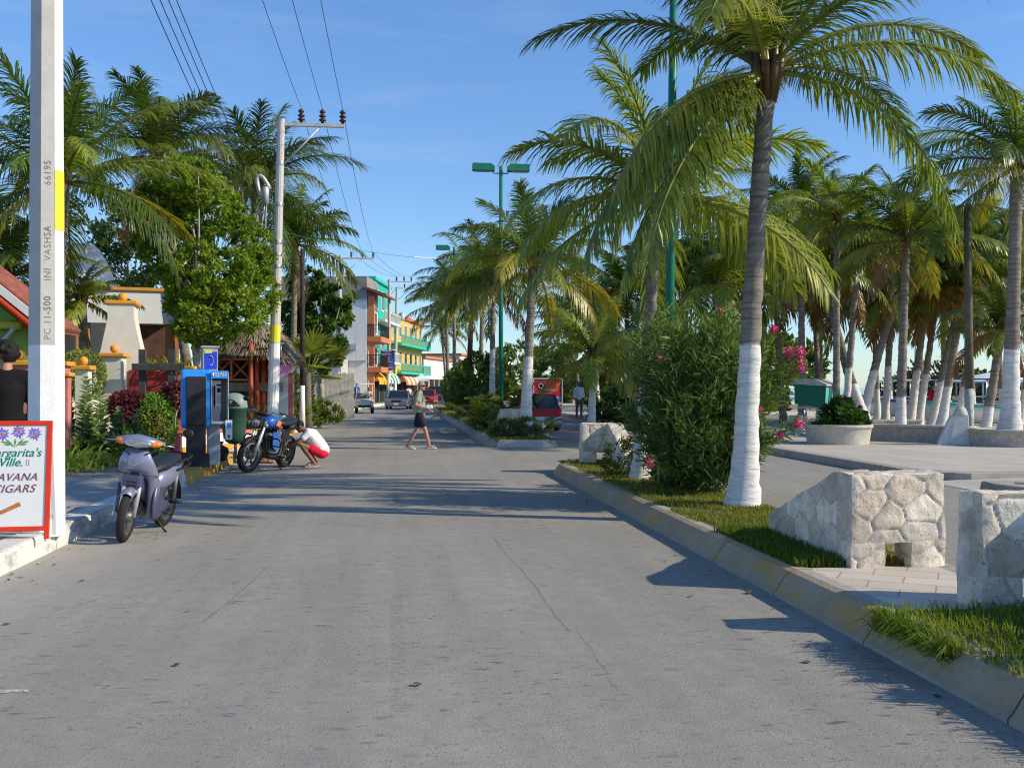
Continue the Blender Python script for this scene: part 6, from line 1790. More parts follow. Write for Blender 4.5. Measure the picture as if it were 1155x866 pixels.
# ------------------------------------------------ scooter
M_decalr_ = mat('tail_red', (.5, .02, .02), .25, .1, 8, 0, 10)
def scooter():
    fc = G(136, 611, 0); 
    fwd = np.array((-.13, -.99))
    rz = math.atan2(-fwd[0], fwd[1])
    org = np.array((fc[0], fc[1], 0)) - np.array((fwd[0], fwd[1], 0)) * .60
    o = thing('motor_scooter', 'lavender-blue motor scooter parked at the white kerb on its side stand', 'scooter', org, rz)
    o.rotation_mode = 'ZYX'; o.rotation_mode = 'XYZ'
    o.rotation_euler = (Matrix.Rotation(rz, 3, 'Z') @ Matrix.Rotation(rad(-8), 3, 'Y')).to_euler()
    st = Matrix.Rotation(rad(-8), 3, 'Z')           # steering
    def S(p):                                       # steer about the head axis at y=.46
        v = Matrix.Rotation(rad(9), 3, 'Z') @ Vector((p[0], p[1] - .46, p[2])); return np.array((v[0], v[1] + .46, v[2]))
    Rs = Matrix.Rotation(rad(9), 3, 'Z')
    wheel(o, S((0, .60, .275)), .275, .085, .20, M_engine, 24, .055, Rs, hubw=.06)
    wheel(o, (0, -.60, .275), .275, .095, .20, M_engine, 24, .06, hubw=.07)
    # fork legs
    for s in (-1, 1):
        q = MB(); q.tube([S((s * .075, .60, .275)), S((s * .075, .53, .55)), S((s * .06, .47, .74))], [.02, .026, .02], 10); q.build('fork_leg', M_alu, o)
    # front mudguard
    q = MB(); secs = []
    for a in np.linspace(rad(165), rad(58), 12):
        cy, cz = .60 + .315 * math.cos(a), .275 + .315 * math.sin(a)
        w = .078 - .02 * abs(a - rad(90)) / rad(70)
        ring = []
        for t in np.linspace(-1, 1, 7):
            ring.append(S((w * t, cy + math.cos(a) * -.05 * t * t, cz + math.sin(a) * -.05 * t * t)))
        for t in np.linspace(1, -1, 7):
            ring.append(S((w * t * .93, cy - math.cos(a) * (.008 + .05 * t * t), cz - math.sin(a) * (.008 + .05 * t * t))))
        secs.append(ring)
    sect(q, secs); q.build('front_mudguard', M_scoot, o)
    q = MB(); q.box(S((0, .50, .64)), (.2, .12, .14)); q.build('fork_cover', M_scootd, o, bevel=.03)
    # leg shield: broad apron curving back on both sides
    q = MB(); secs = []
    prof = [(.985, .50, .115, .02), (.93, .535, .15, .05), (.86, .55, .185, .09), (.78, .545, .215, .13), (.70, .52, .225, .16), (.62, .495, .225, .19), (.50, .455, .215, .2), (.38, .40, .20, .17), (.27, .33, .17, .12), (.21, .25, .14, .07)]
    for (z, y, w, dp) in prof:
        ring = []
        arch = .0 if z > .72 else min(.26, (.74 - z) * 2.0)        # opening for the wheel in the lower part
        for t in np.linspace(-1, 1, 13):
            yy = y - dp * abs(t) ** 2.2 - (arch * max(0, 1 - (abs(t) / .62) ** 2) if arch else 0)
            ring.append((w * t, yy, z))
        for t in np.linspace(1, -1, 13):
            yy = y - dp * abs(t) ** 2.2 - .025 - (arch * max(0, 1 - (abs(t) / .62) ** 2) if arch else 0)
            ring.append((w * t * .97, yy, z))
        secs.append(ring)
    sect(q, secs); ls = q.build('leg_shield', M_scoot, o)
    q = MB()
    for s in (-1, 1):
        q = MB(); secs = [[(s * (.20 + a), y, z) for a, z in ((-.02, zb), (.012, zb + .02), (.012, zt - .02), (-.02, zt))] for y, zb, zt in ((.34, .25, .60), (.22, .2, .56), (.05, .25, .42), (-.1, .30, .40))]
        sect(q, secs); q.build('side_fairing', M_scootd, o)
    # inner floor / frame spine
    q = MB(); sect(q, [ell((0, .42, .62), .10, .12), ell((0, .2, .46), .10, .09), ell((0, -.02, .40), .12, .09), ell((0, -.25, .5), .12, .12)]); q.build('spine', M_scootd, o)
    # rear body under the seat
    q = MB(); sect(q, [ell((0, .02, .56), .06, .05), ell((0, -.1, .60), .14, .12), ell((0, -.3, .62), .155, .14), ell((0, -.55, .66), .14, .12), ell((0, -.76, .73), .09, .07), ell((0, -.82, .75), .04, .03)]); q.build('rear_body', M_scoot, o)
    q = MB(); sect(q, [ell((0, .08, .70), .05, .03), ell((0, .0, .75), .12, .05), ell((0, -.2, .765), .15, .055), ell((0, -.36, .79), .15, .055), ell((0, -.55, .82), .14, .055), ell((0, -.7, .83), .08, .035)]); q.build('seat', M_seat, o)
    q = MB()
    for s in (-1, 1):
        q.tube(curve_pts([(s * .13, -.4, .78), (s * .22, -.5, .84), (s * .2, -.72, .86), (s * .1, -.86, .86)], 12), .011, 6)
        q.tube(curve_pts([(s * .14, -.42, .70), (s * .23, -.5, .76), (s * .2, -.7, .78), (s * .1, -.84, .8)], 12), .009, 6)
        q.tube([(s * .22, -.52, .84), (s * .225, -.52, .76)], .008, 5); q.tube([(s * .19, -.72, .86), (s * .19, -.7, .78)], .008, 5)
    q.tube([(-.1, -.86, .86), (.1, -.86, .86)], .011, 6)
    q.build('carrier', M_black, o)
    # handlebar cowl with lights
    def loc(sec): return [tuple(S(p)) for p in sec]
    q = MB()
    secs = []
    for x, y, z, ry, rz_ in ((-.265, .42, 1.045, .02, .014), (-.21, .455, 1.045, .05, .032), (-.12, .49, 1.05, .075, .055), (0, .50, 1.055, .085, .07), (.12, .49, 1.05, .075, .055), (.21, .455, 1.045, .05, .032), (.265, .42, 1.045, .02, .014)):
        secs.append(loc([(x, y + ry * math.cos(a), z + rz_ * math.sin(a) + .10 * max(0, -(ry * math.cos(a))) + .02) for a in np.linspace(0, 2 * PI, 14, endpoint=False)]))
    sect(q, secs); cw = q.build('handlebar_cowl', M_scoot, o)
    q = MB(); secs = []
    for x, h in ((-.15, .012), (-.10, .036), (0, .052), (.10, .036), (.15, .012)):
        yy = .50 + .075 - abs(x) * .18
        secs.append(loc([(x, yy + .02 * math.cos(a), 1.052 + h * math.sin(a)) for a in np.linspace(0, 2 * PI, 12, endpoint=False)]))
    sect(q, secs); q.build('headlight', M_lensw, cw)
    for s in (-1, 1):
        q = MB(); secs = []
        for k, (x, h) in enumerate(((.13, .02), (.165, .036), (.205, .032), (.245, .008))):
            yy = .558 - x * .36 + .02
            secs.append(loc([(s * x, yy + .022 * math.cos(a), 1.05 + .012 * k / 3 + h * math.sin(a)) for a in np.linspace(0, 2 * PI, 10, endpoint=False)]))
        sect(q, secs); q.build('indicator', M_amber, cw)
    q = MB(); q.tube([S((-.36, .36, 1.06)), S((-.2, .43, 1.06)), S((.2, .43, 1.06)), S((.36, .36, 1.06))], .014, 8); q.build('handlebar', M_steel, o)
    for s in (-1, 1):
        q = MB(); q.tube([S((s * .26, .41, 1.06)), S((s * .375, .35, 1.06))], .02, 10); q.build('grip', M_black, o)
        q = MB(); q.tube([S((s * .2, .455, 1.055)), S((s * .36, .425, 1.045))], .007, 6); q.build('brake_lever', M_steel, o)
    # mirror on its left side (viewer's right) only
    q = MB(); q.tube(curve_pts([S((-.22, .42, 1.07)), S((-.27, .42, 1.14)), S((-.36, .40, 1.18)), S((-.42, .39, 1.2))], 10), .007, 6)
    q.ball(S((-.475, .385, 1.205)), (.062, .022, .05), 14); q.build('mirror', M_black, o)
    # engine, exhaust, pegs, stand
    q = MB(); sect(q, [ell((0, .2, .3), .06, .06), ell((0, .05, .28), .1, .09), ell((0, -.12, .27), .12, .1), ell((0, -.3, .28), .09, .08)]); q.tube([(.0, .1, .3), (0, .28, .36)], .055, 10); q.build('engine', M_engine, o)
    q = MB(); q.tube(curve_pts([(.1, .15, .24), (.13, -.1, .2), (.15, -.4, .25), (.15, -.75, .33)], 14), np.linspace(.02, .05, 14), 10); q.build('exhaust', M_engine, o)
    q = MB(); q.tube([(.07, -.6, .275), (.07, -.2, .32)], .022, 8); q.tube([(-.07, -.6, .275), (-.07, -.2, .32)], .022, 8); q.tube([(-.1, -.55, .3), (-.12, -.5, .66)], .028, 10); q.tube([(.1, -.55, .3), (.12, -.5, .66)], .028, 10); q.build('swing_arm', M_engine, o)
    for s in (-1, 1):
        q = MB(); q.tube([(s * .1, .02, .27), (s * .29, .02, .27)], .016, 8); q.build('foot_peg', M_black, o)
        q = MB(); q.tube([(s * .12, -.38, .33), (s * .27, -.38, .35)], .015, 8); q.build('foot_peg', M_black, o)
    q = MB(); q.tube([(-.09, -.02, .22), (-.2, -.1, .06), (-.235, -.12, .018)], .013, 6); q.box((-.25, -.12, .022), (.08, .04, .012)); q.build('side_stand', M_black, o)
    q = MB(); sect(q, [[(s * w, -.60 + .32 * math.cos(a), .275 + .32 * math.sin(a)) for s in (-1, 1)] + [(s * w, -.60 + .305 * math.cos(a), .275 + .305 * math.sin(a)) for s in (1, -1)] for a, w in zip(np.linspace(rad(60), rad(175), 9), np.linspace(.06, .075, 9))]); q.build('rear_mudguard', M_black, o)
    for s in (-1, 1):
        q = MB(); q.tube(curve_pts([S((s * .2, .43, 1.05)), S((s * .17, .52, .99)), S((s * .08, .53, .93)), S((s * .05, .47, .88))], 12), .006, 6); q.build('cable', M_black, o)
    q = MB(); q.tube(curve_pts([(-.222, .30, .70), (-.19, .475, .715), (0, .545, .72), (.19, .475, .715), (.222, .30, .70)], 20), .0045, 5); q.build('panel_seam', M_black, ls)
    q = MB()
    for zz in (.56, .60, .64): q.box(S((0, .562, zz)), (.11, .006, .012))
    q.build('grille', M_black, o)
    q = MB(); q.box((0, -.87, .60), (.16, .008, .12), rx=rad(-12)); q.build('number_plate', M_white, o)
    q = MB(); q.box((0, -.845, .74), (.14, .05, .06)); q.build('tail_light', M_decalr_, o, bevel=.015)
    # badge strokes on the apron
    q = MB()
    q.tube(curve_pts([(-.06, .572, .835), (.0, .585, .85), (.07, .572, .86)], 8), .004, 5, squash=.5); q.tube(curve_pts([(-.03, .574, .822), (.02, .584, .832), (.055, .576, .842)], 8), .0035, 5, squash=.5)
    q.build('badge', M_chrome, ls)
    return o
scooter()
# ------------------------------------------------ motorcycle
M_mblue = mat('motorcycle_blue', (.02, .11, .40), .3, .08, 4, .02, 60, spec=.5)
M_decal = mat('decal_orange', (.75, .22, .03), .35, .15, 10, 0, 10); M_decalr = mat('decal_red', (.65, .03, .04), .35, .15, 10, 0, 10)
def motorcycle():
    fc = G(283, 533, 0); fwd = np.array((-.36, -.933)); fwd /= np.linalg.norm(fwd)
    rz = math.atan2(-fwd[0], fwd[1])
    org = np.array((fc[0], fc[1], 0)) - np.array((fwd[0], fwd[1], 0)) * .64
    o = thing('motorcycle', 'black and blue motorcycle with crash bar, parked nose out by the yellow kerb', 'motorcycle', org, rz)
    o.rotation_euler = (Matrix.Rotation(rz, 3, 'Z') @ Matrix.Rotation(rad(-9), 3, 'Y')).to_euler(); o.scale = (1.12, 1.12, 1.12)
    sa = rad(-9)
    def S(p):
        v = Matrix.Rotation(sa, 3, 'Z') @ Vector((p[0], p[1] - .42, p[2])); return np.array((v[0], v[1] + .42, v[2]))
    wheel(o, S((0, .64, .30)), .30, .085, .225, M_engine, 6, .06, Matrix.Rotation(sa, 3, 'Z'), hubw=.06)
    wheel(o, (0, -.62, .30), .30, .11, .22, M_engine, 6, .07, hubw=.07)
    for s in (-1, 1):
        q = MB(); q.tube([S((s * .085, .64, .30)), S((s * .085, .55, .55)), S((s * .085, .42, .92))], [.028, .03, .02], 10); q.build('fork_leg', M_alu, o)
    q = MB(); secs = []
    for a in np.linspace(rad(160), rad(35), 10):
        secs.append([S((w * t, .64 + (.335 - .03 * t * t) * math.cos(a), .30 + (.335 - .03 * t * t) * math.sin(a))) for w, t in [(.065, t) for t in np.linspace(-1, 1, 6)]] + [S((.06 * t, .64 + (.325 - .03 * t * t) * math.cos(a), .30 + (.325 - .03 * t * t) * math.sin(a))) for t in np.linspace(1, -1, 6)])
    sect(q, secs); q.build('front_mudguard', M_black, o)
    q = MB(); sect(q, [[tuple(S(p)) for p in ell((0, y, .86), r, r)] for y, r in ((.60, .02), (.60, .092), (.56, .098), (.50, .08), (.44, .04))]); hl = q.build('headlight_shell', M_black, o)
    q = MB(); sect(q, [[tuple(S(p)) for p in ell((0, y, .86), r, r, k=2)] for y, r in ((.603, .085), (.618, .06), (.624, .01))]); q.build('headlight', M_lensw, hl)
    for s in (-1, 1):
        q = MB(); q.ball(S((s * .17, .53, .84)), (.04, .045, .04), 12); q.tube([S((s * .09, .5, .84)), S((s * .17, .52, .84))], .01, 6); q.build('indicator', M_lensw, o)
        q = MB(); q.tube([S((s * .05, .42, .98)), S((s * .2, .42, 1.06)), S((s * .38, .30, 1.05))], .014, 8); q.build('handlebar', M_steel, o)
        q = MB(); q.tube([S((s * .28, .36, 1.058)), S((s * .41, .28, 1.05))], .02, 10); q.build('grip', M_black, o)
        q = MB(); q.tube([S((s * .22, .42, 1.05)), S((s * .4, .345, 1.04))], .007, 6); q.build('brake_lever', M_steel, o)
    q = MB(); q.lathe([(0, 0), (.05, 0), (.055, .04), (.05, .06), (0, .06)], S((-.06, .46, .98)), 12); q.lathe([(0, 0), (.05, 0), (.055, .04), (.05, .06), (0, .06)], S((.06, .46, .98)), 12); q.build('gauge', M_black, o)
    # frame, engine
    q = MB()
    for s in (-1, 1):
        q.tube(curve_pts([(0, .40, .86), (s * .05, .33, .6), (s * .09, .2, .26), (s * .1, -.2, .24), (s * .1, -.3, .45), (s * .1, -.2, .72)], 18), .018, 8)
        q.tube(curve_pts([(s * .09, -.15, .72), (s * .1, -.5, .72), (s * .08, -.8, .76)], 8), .016, 6)
        q.tube([(s * .1, -.28, .38), (s * .08, -.62, .3)], .024, 8)
    q.tube([(0, .40, .86), (0, .1, .8), (0, -.2, .74)], .025, 8); q.build('frame', M_black, o)
    q = MB(); sect(q, [ell((0, .16, .34), .1, .1), ell((0, .05, .33), .15, .13), ell((0, -.12, .34), .15, .13), ell((0, -.25, .36), .1, .1)])
    for i in range(7): q.box((0, .16 - .012 * i, .46 + i * .028), (.2, .2, .012))
    q.tube([(0, .15, .42), (0, .08, .66)], .07, 12); q.build('engine', M_engine, o)
    q = MB(); q.tube(curve_pts([(.05, .2, .55), (.1, .3, .4), (.12, .1, .22), (.14, -.3, .27), (.16, -.8, .36)], 16), np.concatenate([np.full(10, .02), np.linspace(.03, .05, 6)]), 10); q.build('exhaust', M_chrome, o)
    q = MB(); sect(q, [ell((0, .33, .86), .05, .05), ell((0, .25, .87), .125, .10), ell((0, .05, .87), .14, .115), ell((0, -.12, .83), .10, .08), ell((0, -.2, .8), .06, .05)]); tk = q.build('fuel_tank', M_mblue, o)
    for s in (-1, 1):
        q = MB(); q.add([(s * .152, .2, .83), (s * .152, .05, .80), (s * .148, .0, .88), (s * .148, .14, .92)], [(0, 1, 2, 3)]); q.add([(s * .153, .12, .79), (s * .153, -.03, .77), (s * .153, -.06, .80), (s * .153, .08, .82)], [(0, 1, 2, 3)], 1); q.build('decal', [M_decal, M_decalr], tk)
        q = MB(); q.prism([(.22, .45), (.27, .72), (.1, .70), (-.08, .56), (.08, .36)], s * .135, s * .16, 'x'); q.build('side_cowl', M_mblue, o, bevel=.008)
        q = MB(); q.prism([(-.12, .50), (-.12, .70), (-.42, .72), (-.34, .52)], s * .11, s * .14, 'x'); q.build('side_panel', M_black, o, bevel=.008)
    q = MB(); sect(q, [ell((0, -.12, .84), .06, .04), ell((0, -.2, .83), .12, .05), ell((0, -.4, .83), .14, .055), ell((0, -.65, .87), .13, .05), ell((0, -.8, .88), .06, .03)]); q.build('seat', M_seat, o)
    q = MB(); sect(q, [ell((0, -.5, .74), .1, .05), ell((0, -.75, .79), .09, .05), ell((0, -.92, .8), .05, .03)]); q.build('tail_cowl', M_black, o)
    # crash bar hoops either side
    for s in (-1, 1):
        q = MB(); q.tube(curve_pts([(s * .06, .32, .58), (s * .24, .34, .62), (s * .34, .33, .58), (s * .34, .32, .40), (s * .24, .3, .34), (s * .08, .26, .34)], 20), .014, 8); q.tube([(s * .12, .33, .48), (s * .345, .33, .49)], .012, 6); q.build('crash_bar', M_black, o)
    for s in (-1, 1):
        q = MB(); q.tube([(s * .1, -.02, .27), (s * .3, -.02, .27)], .016, 8); q.build('foot_peg', M_black, o)
    q = MB(); q.tube([(-.1, .0, .25), (-.22, -.06, .06), (-.26, -.08, .02)], .014, 6); q.box((-.275, -.08, .024), (.09, .05, .012)); q.build('side_stand', M_black, o)
    q = MB(); q.tube(curve_pts([S((.3, .33, 1.06)), S((.33, .36, 1.16)), S((.42, .36, 1.2))], 8), .007, 6); q.ball(S((.46, .36, 1.21)), (.06, .02, .04), 12); q.build('mirror', M_black, o)
    return o
motorcycle()
# ------------------------------------------------ cars
def car(name, label, cat, p, rz, Lc, W, H, paint, kind='sedan', group=None, grey_bumper=False):
    o = thing(name, label, cat, p, rz, group)
    h = Lc / 2; wb = Lc * .29; wr = .30
    gc = .2
    belt = H * .60
    hood = belt * .93
    # body side outline (y forward), with wheel arches
    def arch(cy):
        return [(cy + .37 * math.cos(a), gc + .02 + .37 * math.sin(a) * .95) for a in np.linspace(0, PI, 8)]
    if kind == 'hatch': topl = [(-h + .02, gc + .28), (-h + .03, belt), (-h * .62, belt + .02), (h * .42, belt), (h * .9, hood - .06), (h, gc + .35)]
    else: topl = [(-h, gc + .3), (-h + .04, belt - .03), (-h * .6, belt), (h * .42, belt), (h * .93, hood - .08), (h, gc + .34)]
    bot = [(h - .03, gc)] + arch(wb) + [(wb - .37 - .02, gc)][:0] + arch(-wb) + [(-h + .03, gc)]
    # arches run front to back along the sill
    outline = topl + bot
    q = MB(); q.prism(outline, -W / 2, W / 2, 'x'); body = q.build('body', paint, o, bevel=.045, segs=2)
    # greenhouse
    q = MB()
    if kind == 'hatch': yb0, yb1, yt0, yt1 = -h + .10, h * .46, -h * .70, h * .12
    elif kind == 'suv': yb0, yb1, yt0, yt1 = -h + .10, h * .44, -h * .86, h * .14
    else: yb0, yb1, yt0, yt1 = -h * .68, h * .46, -h * .38, h * .12
    wb_, wt = W / 2 - .06, W / 2 - .19
    q.add([(-wb_, yb0, belt - .02), (wb_, yb0, belt - .02), (wb_, yb1, belt - .02), (-wb_, yb1, belt - .02), (-wt, yt0, H - .05), (wt, yt0, H - .05), (wt, yt1, H - .05), (-wt, yt1, H - .05)],
          [(4, 5, 6, 7), (0, 1, 5, 4), (1, 2, 6, 5), (2, 3, 7, 6), (3, 0, 4, 7)])
    q.build('window_glass', M_glass, o)
    q = MB(); q.box((0, (yt0 + yt1) / 2, H - .03), (2 * wt + .04, yt1 - yt0 + .08, .06), top=(.94, .94)); q.build('roof', paint, o, bevel=.02)
    for sx in (-1, 1):
        for (y0, y1) in ((yb0, yt0), (yb1, yt1), ((yb0 + yb1) / 2 - .1, (yt0 + yt1) / 2 - .05)):
            q = MB(); q.tube([(sx * (wb_ + .005), y0, belt - .03), (sx * (wt + .008), y1, H - .05)], .035, 6); q.build('pillar', paint, o)
    bm = M_grey if grey_bumper else paint
    q = MB(); q.box((0, h + .0, gc + .2), (W * .96, .16, .24)); q.build('front_bumper', bm, o, bevel=.05)
    q = MB(); q.box((0, -h + .0, gc + .22), (W * .97, .18, .28)); q.build('rear_bumper', bm, o, bevel=.05)
    for s in (-1, 1):
        q = MB(); q.box((s * W * .36, h * .965, hood - .17), (W * .2, .16, .15)); q.build('headlight', M_lensw, o, bevel=.03)
        q = MB(); q.box((s * (W * .43), -h + .035, belt - .17), (W * .12, .1, .22)); q.build('tail_light', M_decalr, o, bevel=.02)
        q = MB(); q.ball((s * (W / 2 + .08), h * .32, belt + .06), (.09, .05, .07), 10); q.build('mirror', paint, o)
    q = MB(); q.box((0, h * .985, hood - .17), (W * .4, .08, .13)); q.build('grille', M_black, o, bevel=.02)
    q = MB(); q.box((0, h + .085, gc + .2), (.34, .015, .12)); q.build('number_plate', M_white, o)
    q = MB(); q.box((0, -h - .095, gc + .3), (.34, .015, .13)); q.build('number_plate', M_white, o)
    for sy in (-1, 1):
        for sx in (-1, 1):
            wheel(o, (sx * (W / 2 - .09), sy * wb, wr), wr, .18, .2, M_alu, 5, .06, hubw=.09)
    return o
def paintm(name, c, metal=.2): return mat(name, c, .28, .05, 2, .01, 60, metal=metal, spec=.5)
c = G(450, 461); car('parked_car', 'silver grey sedan facing the viewer near the shops', 'car', (c[0], c[1], 0), PI + rad(-6), 4.3, 1.72, 1.42, paintm('silver_grey', (.20, .22, .26), .4), 'sedan')
c = XY(482, 97); car('parked_car', 'red car partly hidden behind the walking man', 'car', c, PI - rad(8), 4.1, 1.7, 1.42, paintm('car_red', (.45, .02, .03)), 'sedan')
c = XY(492, 106); car('parked_car', 'dark green sport utility car at the far end of the street', 'car', c, PI - rad(10), 4.4, 1.8, 1.75, paintm('car_dark', (.03, .045, .045)), 'suv')
car('hatchback_car', 'red hatchback with grey bumper seen from behind on the right carriageway', 'car', (5.38, 38.0, 0), rad(-3), 3.7, 1.62, 1.42, paintm('car_crimson', (.40, .012, .03)), 'hatch', grey_bumper=True)
# advertising truck
M_adred = mat('advert_red', (.70, .02, .09), .45, .08, 2, 0, 10); M_adblue = mat('advert_blue', (.05, .25, .60), .45, .1, 2, 0, 10); M_ador = mat('advert_orange', (.75, .28, .03), .45, .15, 5, 0, 10)
b = XY(618, 51.5)
o = thing('advertising_truck', 'small truck with red advertising box ahead of the red hatchback', 'truck', b, rad(-4))
q = MB(); q.box((0, 1.6, 1.45), (1.52, 3.2, 1.3)); bx = q.build('cargo_box', M_adred, o, bevel=.01)
q = MB()
for s in (-1, 1): q.box((s * .745, -.012, 1.45), (.05, .03, 1.32))
q.box((0, -.012, 2.09), (1.54, .03, .05)); q.box((0, -.012, .82), (1.54, .03, .05)); q.build('frame', M_white, bx)
q = MB()
a = np.linspace(0, 2 * PI, 24, endpoint=False)
for r0, r1, mm in ((.0, .2, 0), (.0, .14, 1), (.0, .1, 0)):
    yv = -.004 - .003 * (.2 - r1) / .1 - .002
    q.add(np.stack([-.36 + r1 * np.cos(a), np.full(24, yv - .001), 1.72 + r1 * np.sin(a)], 1), [tuple(range(24))], mm)
q.build('round_emblem', [M_black, M_signw], bx)
q = MB(); q.add([(-.1, -.006, 1.25), (.5, -.006, 1.45), (.66, -.006, 1.9), (.45, -.006, 1.8), (.3, -.006, 1.6), (.05, -.006, 1.55)], [(0, 1, 2, 3, 4, 5)]); q.build('painted_flame', M_ador, bx)
q = MB(); q.add([(-.72, -.006, .86), (.72, -.006, .86), (.72, -.006, 1.2), (.3, -.006, 1.02), (-.2, -.006, .98), (-.72, -.006, 1.05)], [(0, 1, 2, 3, 4, 5)]); q.build('painted_stripe', M_adblue, bx)
q = MB()
for (x, z, w, h_) in [(.1, 1.5, .5, .08), (.35, 1.12, .35, .1), (-.3, 1.3, .25, .22), (-.55, 1.15, .15, .2)]: q.box((x, -.008, z), (w, .004, h_))
q.build('painted_lettering', M_signw, bx)
q = MB(); q.box((0, 3.9, 1.0), (1.5, 1.3, 1.3), top=(.92, .8)); q.build('cab', M_adblue, o, bevel=.05)
q = MB(); q.box((0, 2.2, .5), (1.2, 4.6, .22)); q.box((0, -.1, .45), (1.4, .12, .14)); q.build('chassis', M_black, o)
for s in (-1, 1):
    wheel(o, (s * .62, .8, .32), .32, .2, .2, M_alu, 5, .07); wheel(o, (s * .62, 3.8, .32), .32, .2, .2, M_alu, 5, .07)
    q = MB(); q.box((s * .66, -.03, .72), (.12, .05, .12)); q.build('tail_light', M_decalr, o)
# golf cart
c = G(411, 465.5)
o = thing('golf_cart', 'cream golf cart with white roof driving toward the viewer at left', 'golf cart', (c[0], c[1], 0), PI + rad(2))
M_cart = mat('cart_cream', (.60, .55, .42), .4, .08, 3, .02, 60, spec=.4)
q = MB(); q.prism([(1.12, .35), (1.15, .62), (1.0, .84), (.62, .92), (.5, .5), (-.1, .45), (-.15, .7), (-1.0, .72), (-1.1, .4)], -.56, .56, 'x'); q.build('body', M_cart, o, bevel=.05)
q = MB(); q.box((0, -.1, 1.86), (1.2, 1.75, .08), top=(.92, .92)); q.build('roof', M_white, o, bevel=.03)
for sx in (-1, 1):
    q = MB(); q.tube([(sx * .5, .75, .86), (sx * .5, .55, 1.84)], .02, 6); q.build('roof_post', M_white, o)
    q = MB(); q.tube([(sx * .5, -.8, .7), (sx * .5, -.85, 1.84)], .02, 6); q.build('roof_post', M_white, o)
    q = MB(); q.ball((sx * .36, 1.1, .68), (.09, .05, .06), 10); q.build('headlight', M_lensw, o)
    for sy in (.78, -.75): wheel(o, (sx * .5, sy, .23), .23, .2, .13, M_white, 5, .05)
q = MB(); q.box((0, -.3, .72), (1.0, .5, .14)); q.box((0, -.58, 1.02), (1.0, .12, .5)); q.build('seat', mat('cart_seat', (.30, .26, .2), .6, .1, 5), o, bevel=.03)
q = MB(); q.tube([(-.25, .62, .9), (-.25, .32, 1.05)], .02, 6); q.lathe([(.15, 0), (.165, .012), (.15, .024), (.135, .012), (.15, 0)], (-.25, .3, 1.06), 16, R=Matrix.Rotation(rad(50), 3, 'X')); q.build('steering_wheel', M_black, o)
q = MB(); q.box((0, 1.17, .45), (.8, .04, .12)); q.build('bumper', M_black, o)
# green vendor cart on the promenade
b = XY(918, 33.0, .15)
o = thing('vendor_cart', 'green box vendor cart with pale roof on the promenade beside the palms', 'vendor cart', b, rad(-52)); o.scale = (.88, .88, .94)
M_cg = mat('cart_green', (.01, .16, .10), .5, .12, 4, .03, 40); M_cg2 = mat('cart_turquoise', (.10, .48, .38), .5, .12, 4)
q = MB(); q.prism([(-.62, 1.0), (.62, .85), (.66, 1.62), (-.62, 1.7)], -.34, .34, 'y'); bxo = q.build('box', M_cg, o, bevel=.01)
q = MB(); q.add([(.63, -.33, .88), (.63, .33, .88), (.667, .33, 1.58), (.667, -.33, 1.58)], [(0, 1, 2, 3)]); q.build('end_panel', M_cg2, bxo)
q = MB(); q.prism([(-.72, 1.70), (.74, 1.62), (.74, 1.68), (.3, 1.86), (-.5, 1.88), (-.72, 1.78)], -.42, .42, 'y'); q.build('roof', M_galv, o, bevel=.01)
q = MB(); q.box((0, 0, .86), (1.1, .5, .06)); q.tube([(-.5, .2, .86), (-.5, .2, .3)], .025, 6); q.tube([(.5, .2, .86), (.5, .2, .3)], .025, 6); q.build('frame', M_steel, o)
for s in (-1, 1): wheel(o, (s * .4, -.3 * s * 0, .3), .3, .05, .26, M_steel, 16, .03)
o = thing('oil_drum', 'grey metal drum standing in front of the green vendor cart', 'drum', XY(898, 31.6, .15))
q = MB(); q.lathe([(0, 0), (.21, 0), (.22, .02), (.21, .04), (.21, .28), (.22, .3), (.21, .32), (.21, .58), (.22, .6), (.2, .6), (.19, .55), (0, .55)], n=20); q.build('shell', M_galv, o)
o = thing('stone_slab_bench', 'low cream bench under the green vendor cart', 'bench', XY(914, 30.8, .15), rad(-12))
q = MB(); q.box((0, 0, .3), (1.1, .45, .12)); q.build('seat', M_plas, o, bevel=.02); q = MB(); q.box((-.42, 0, .11), (.16, .36, .28)); q.box((.42, 0, .11), (.16, .36, .28)); q.build('leg', M_plas, o)
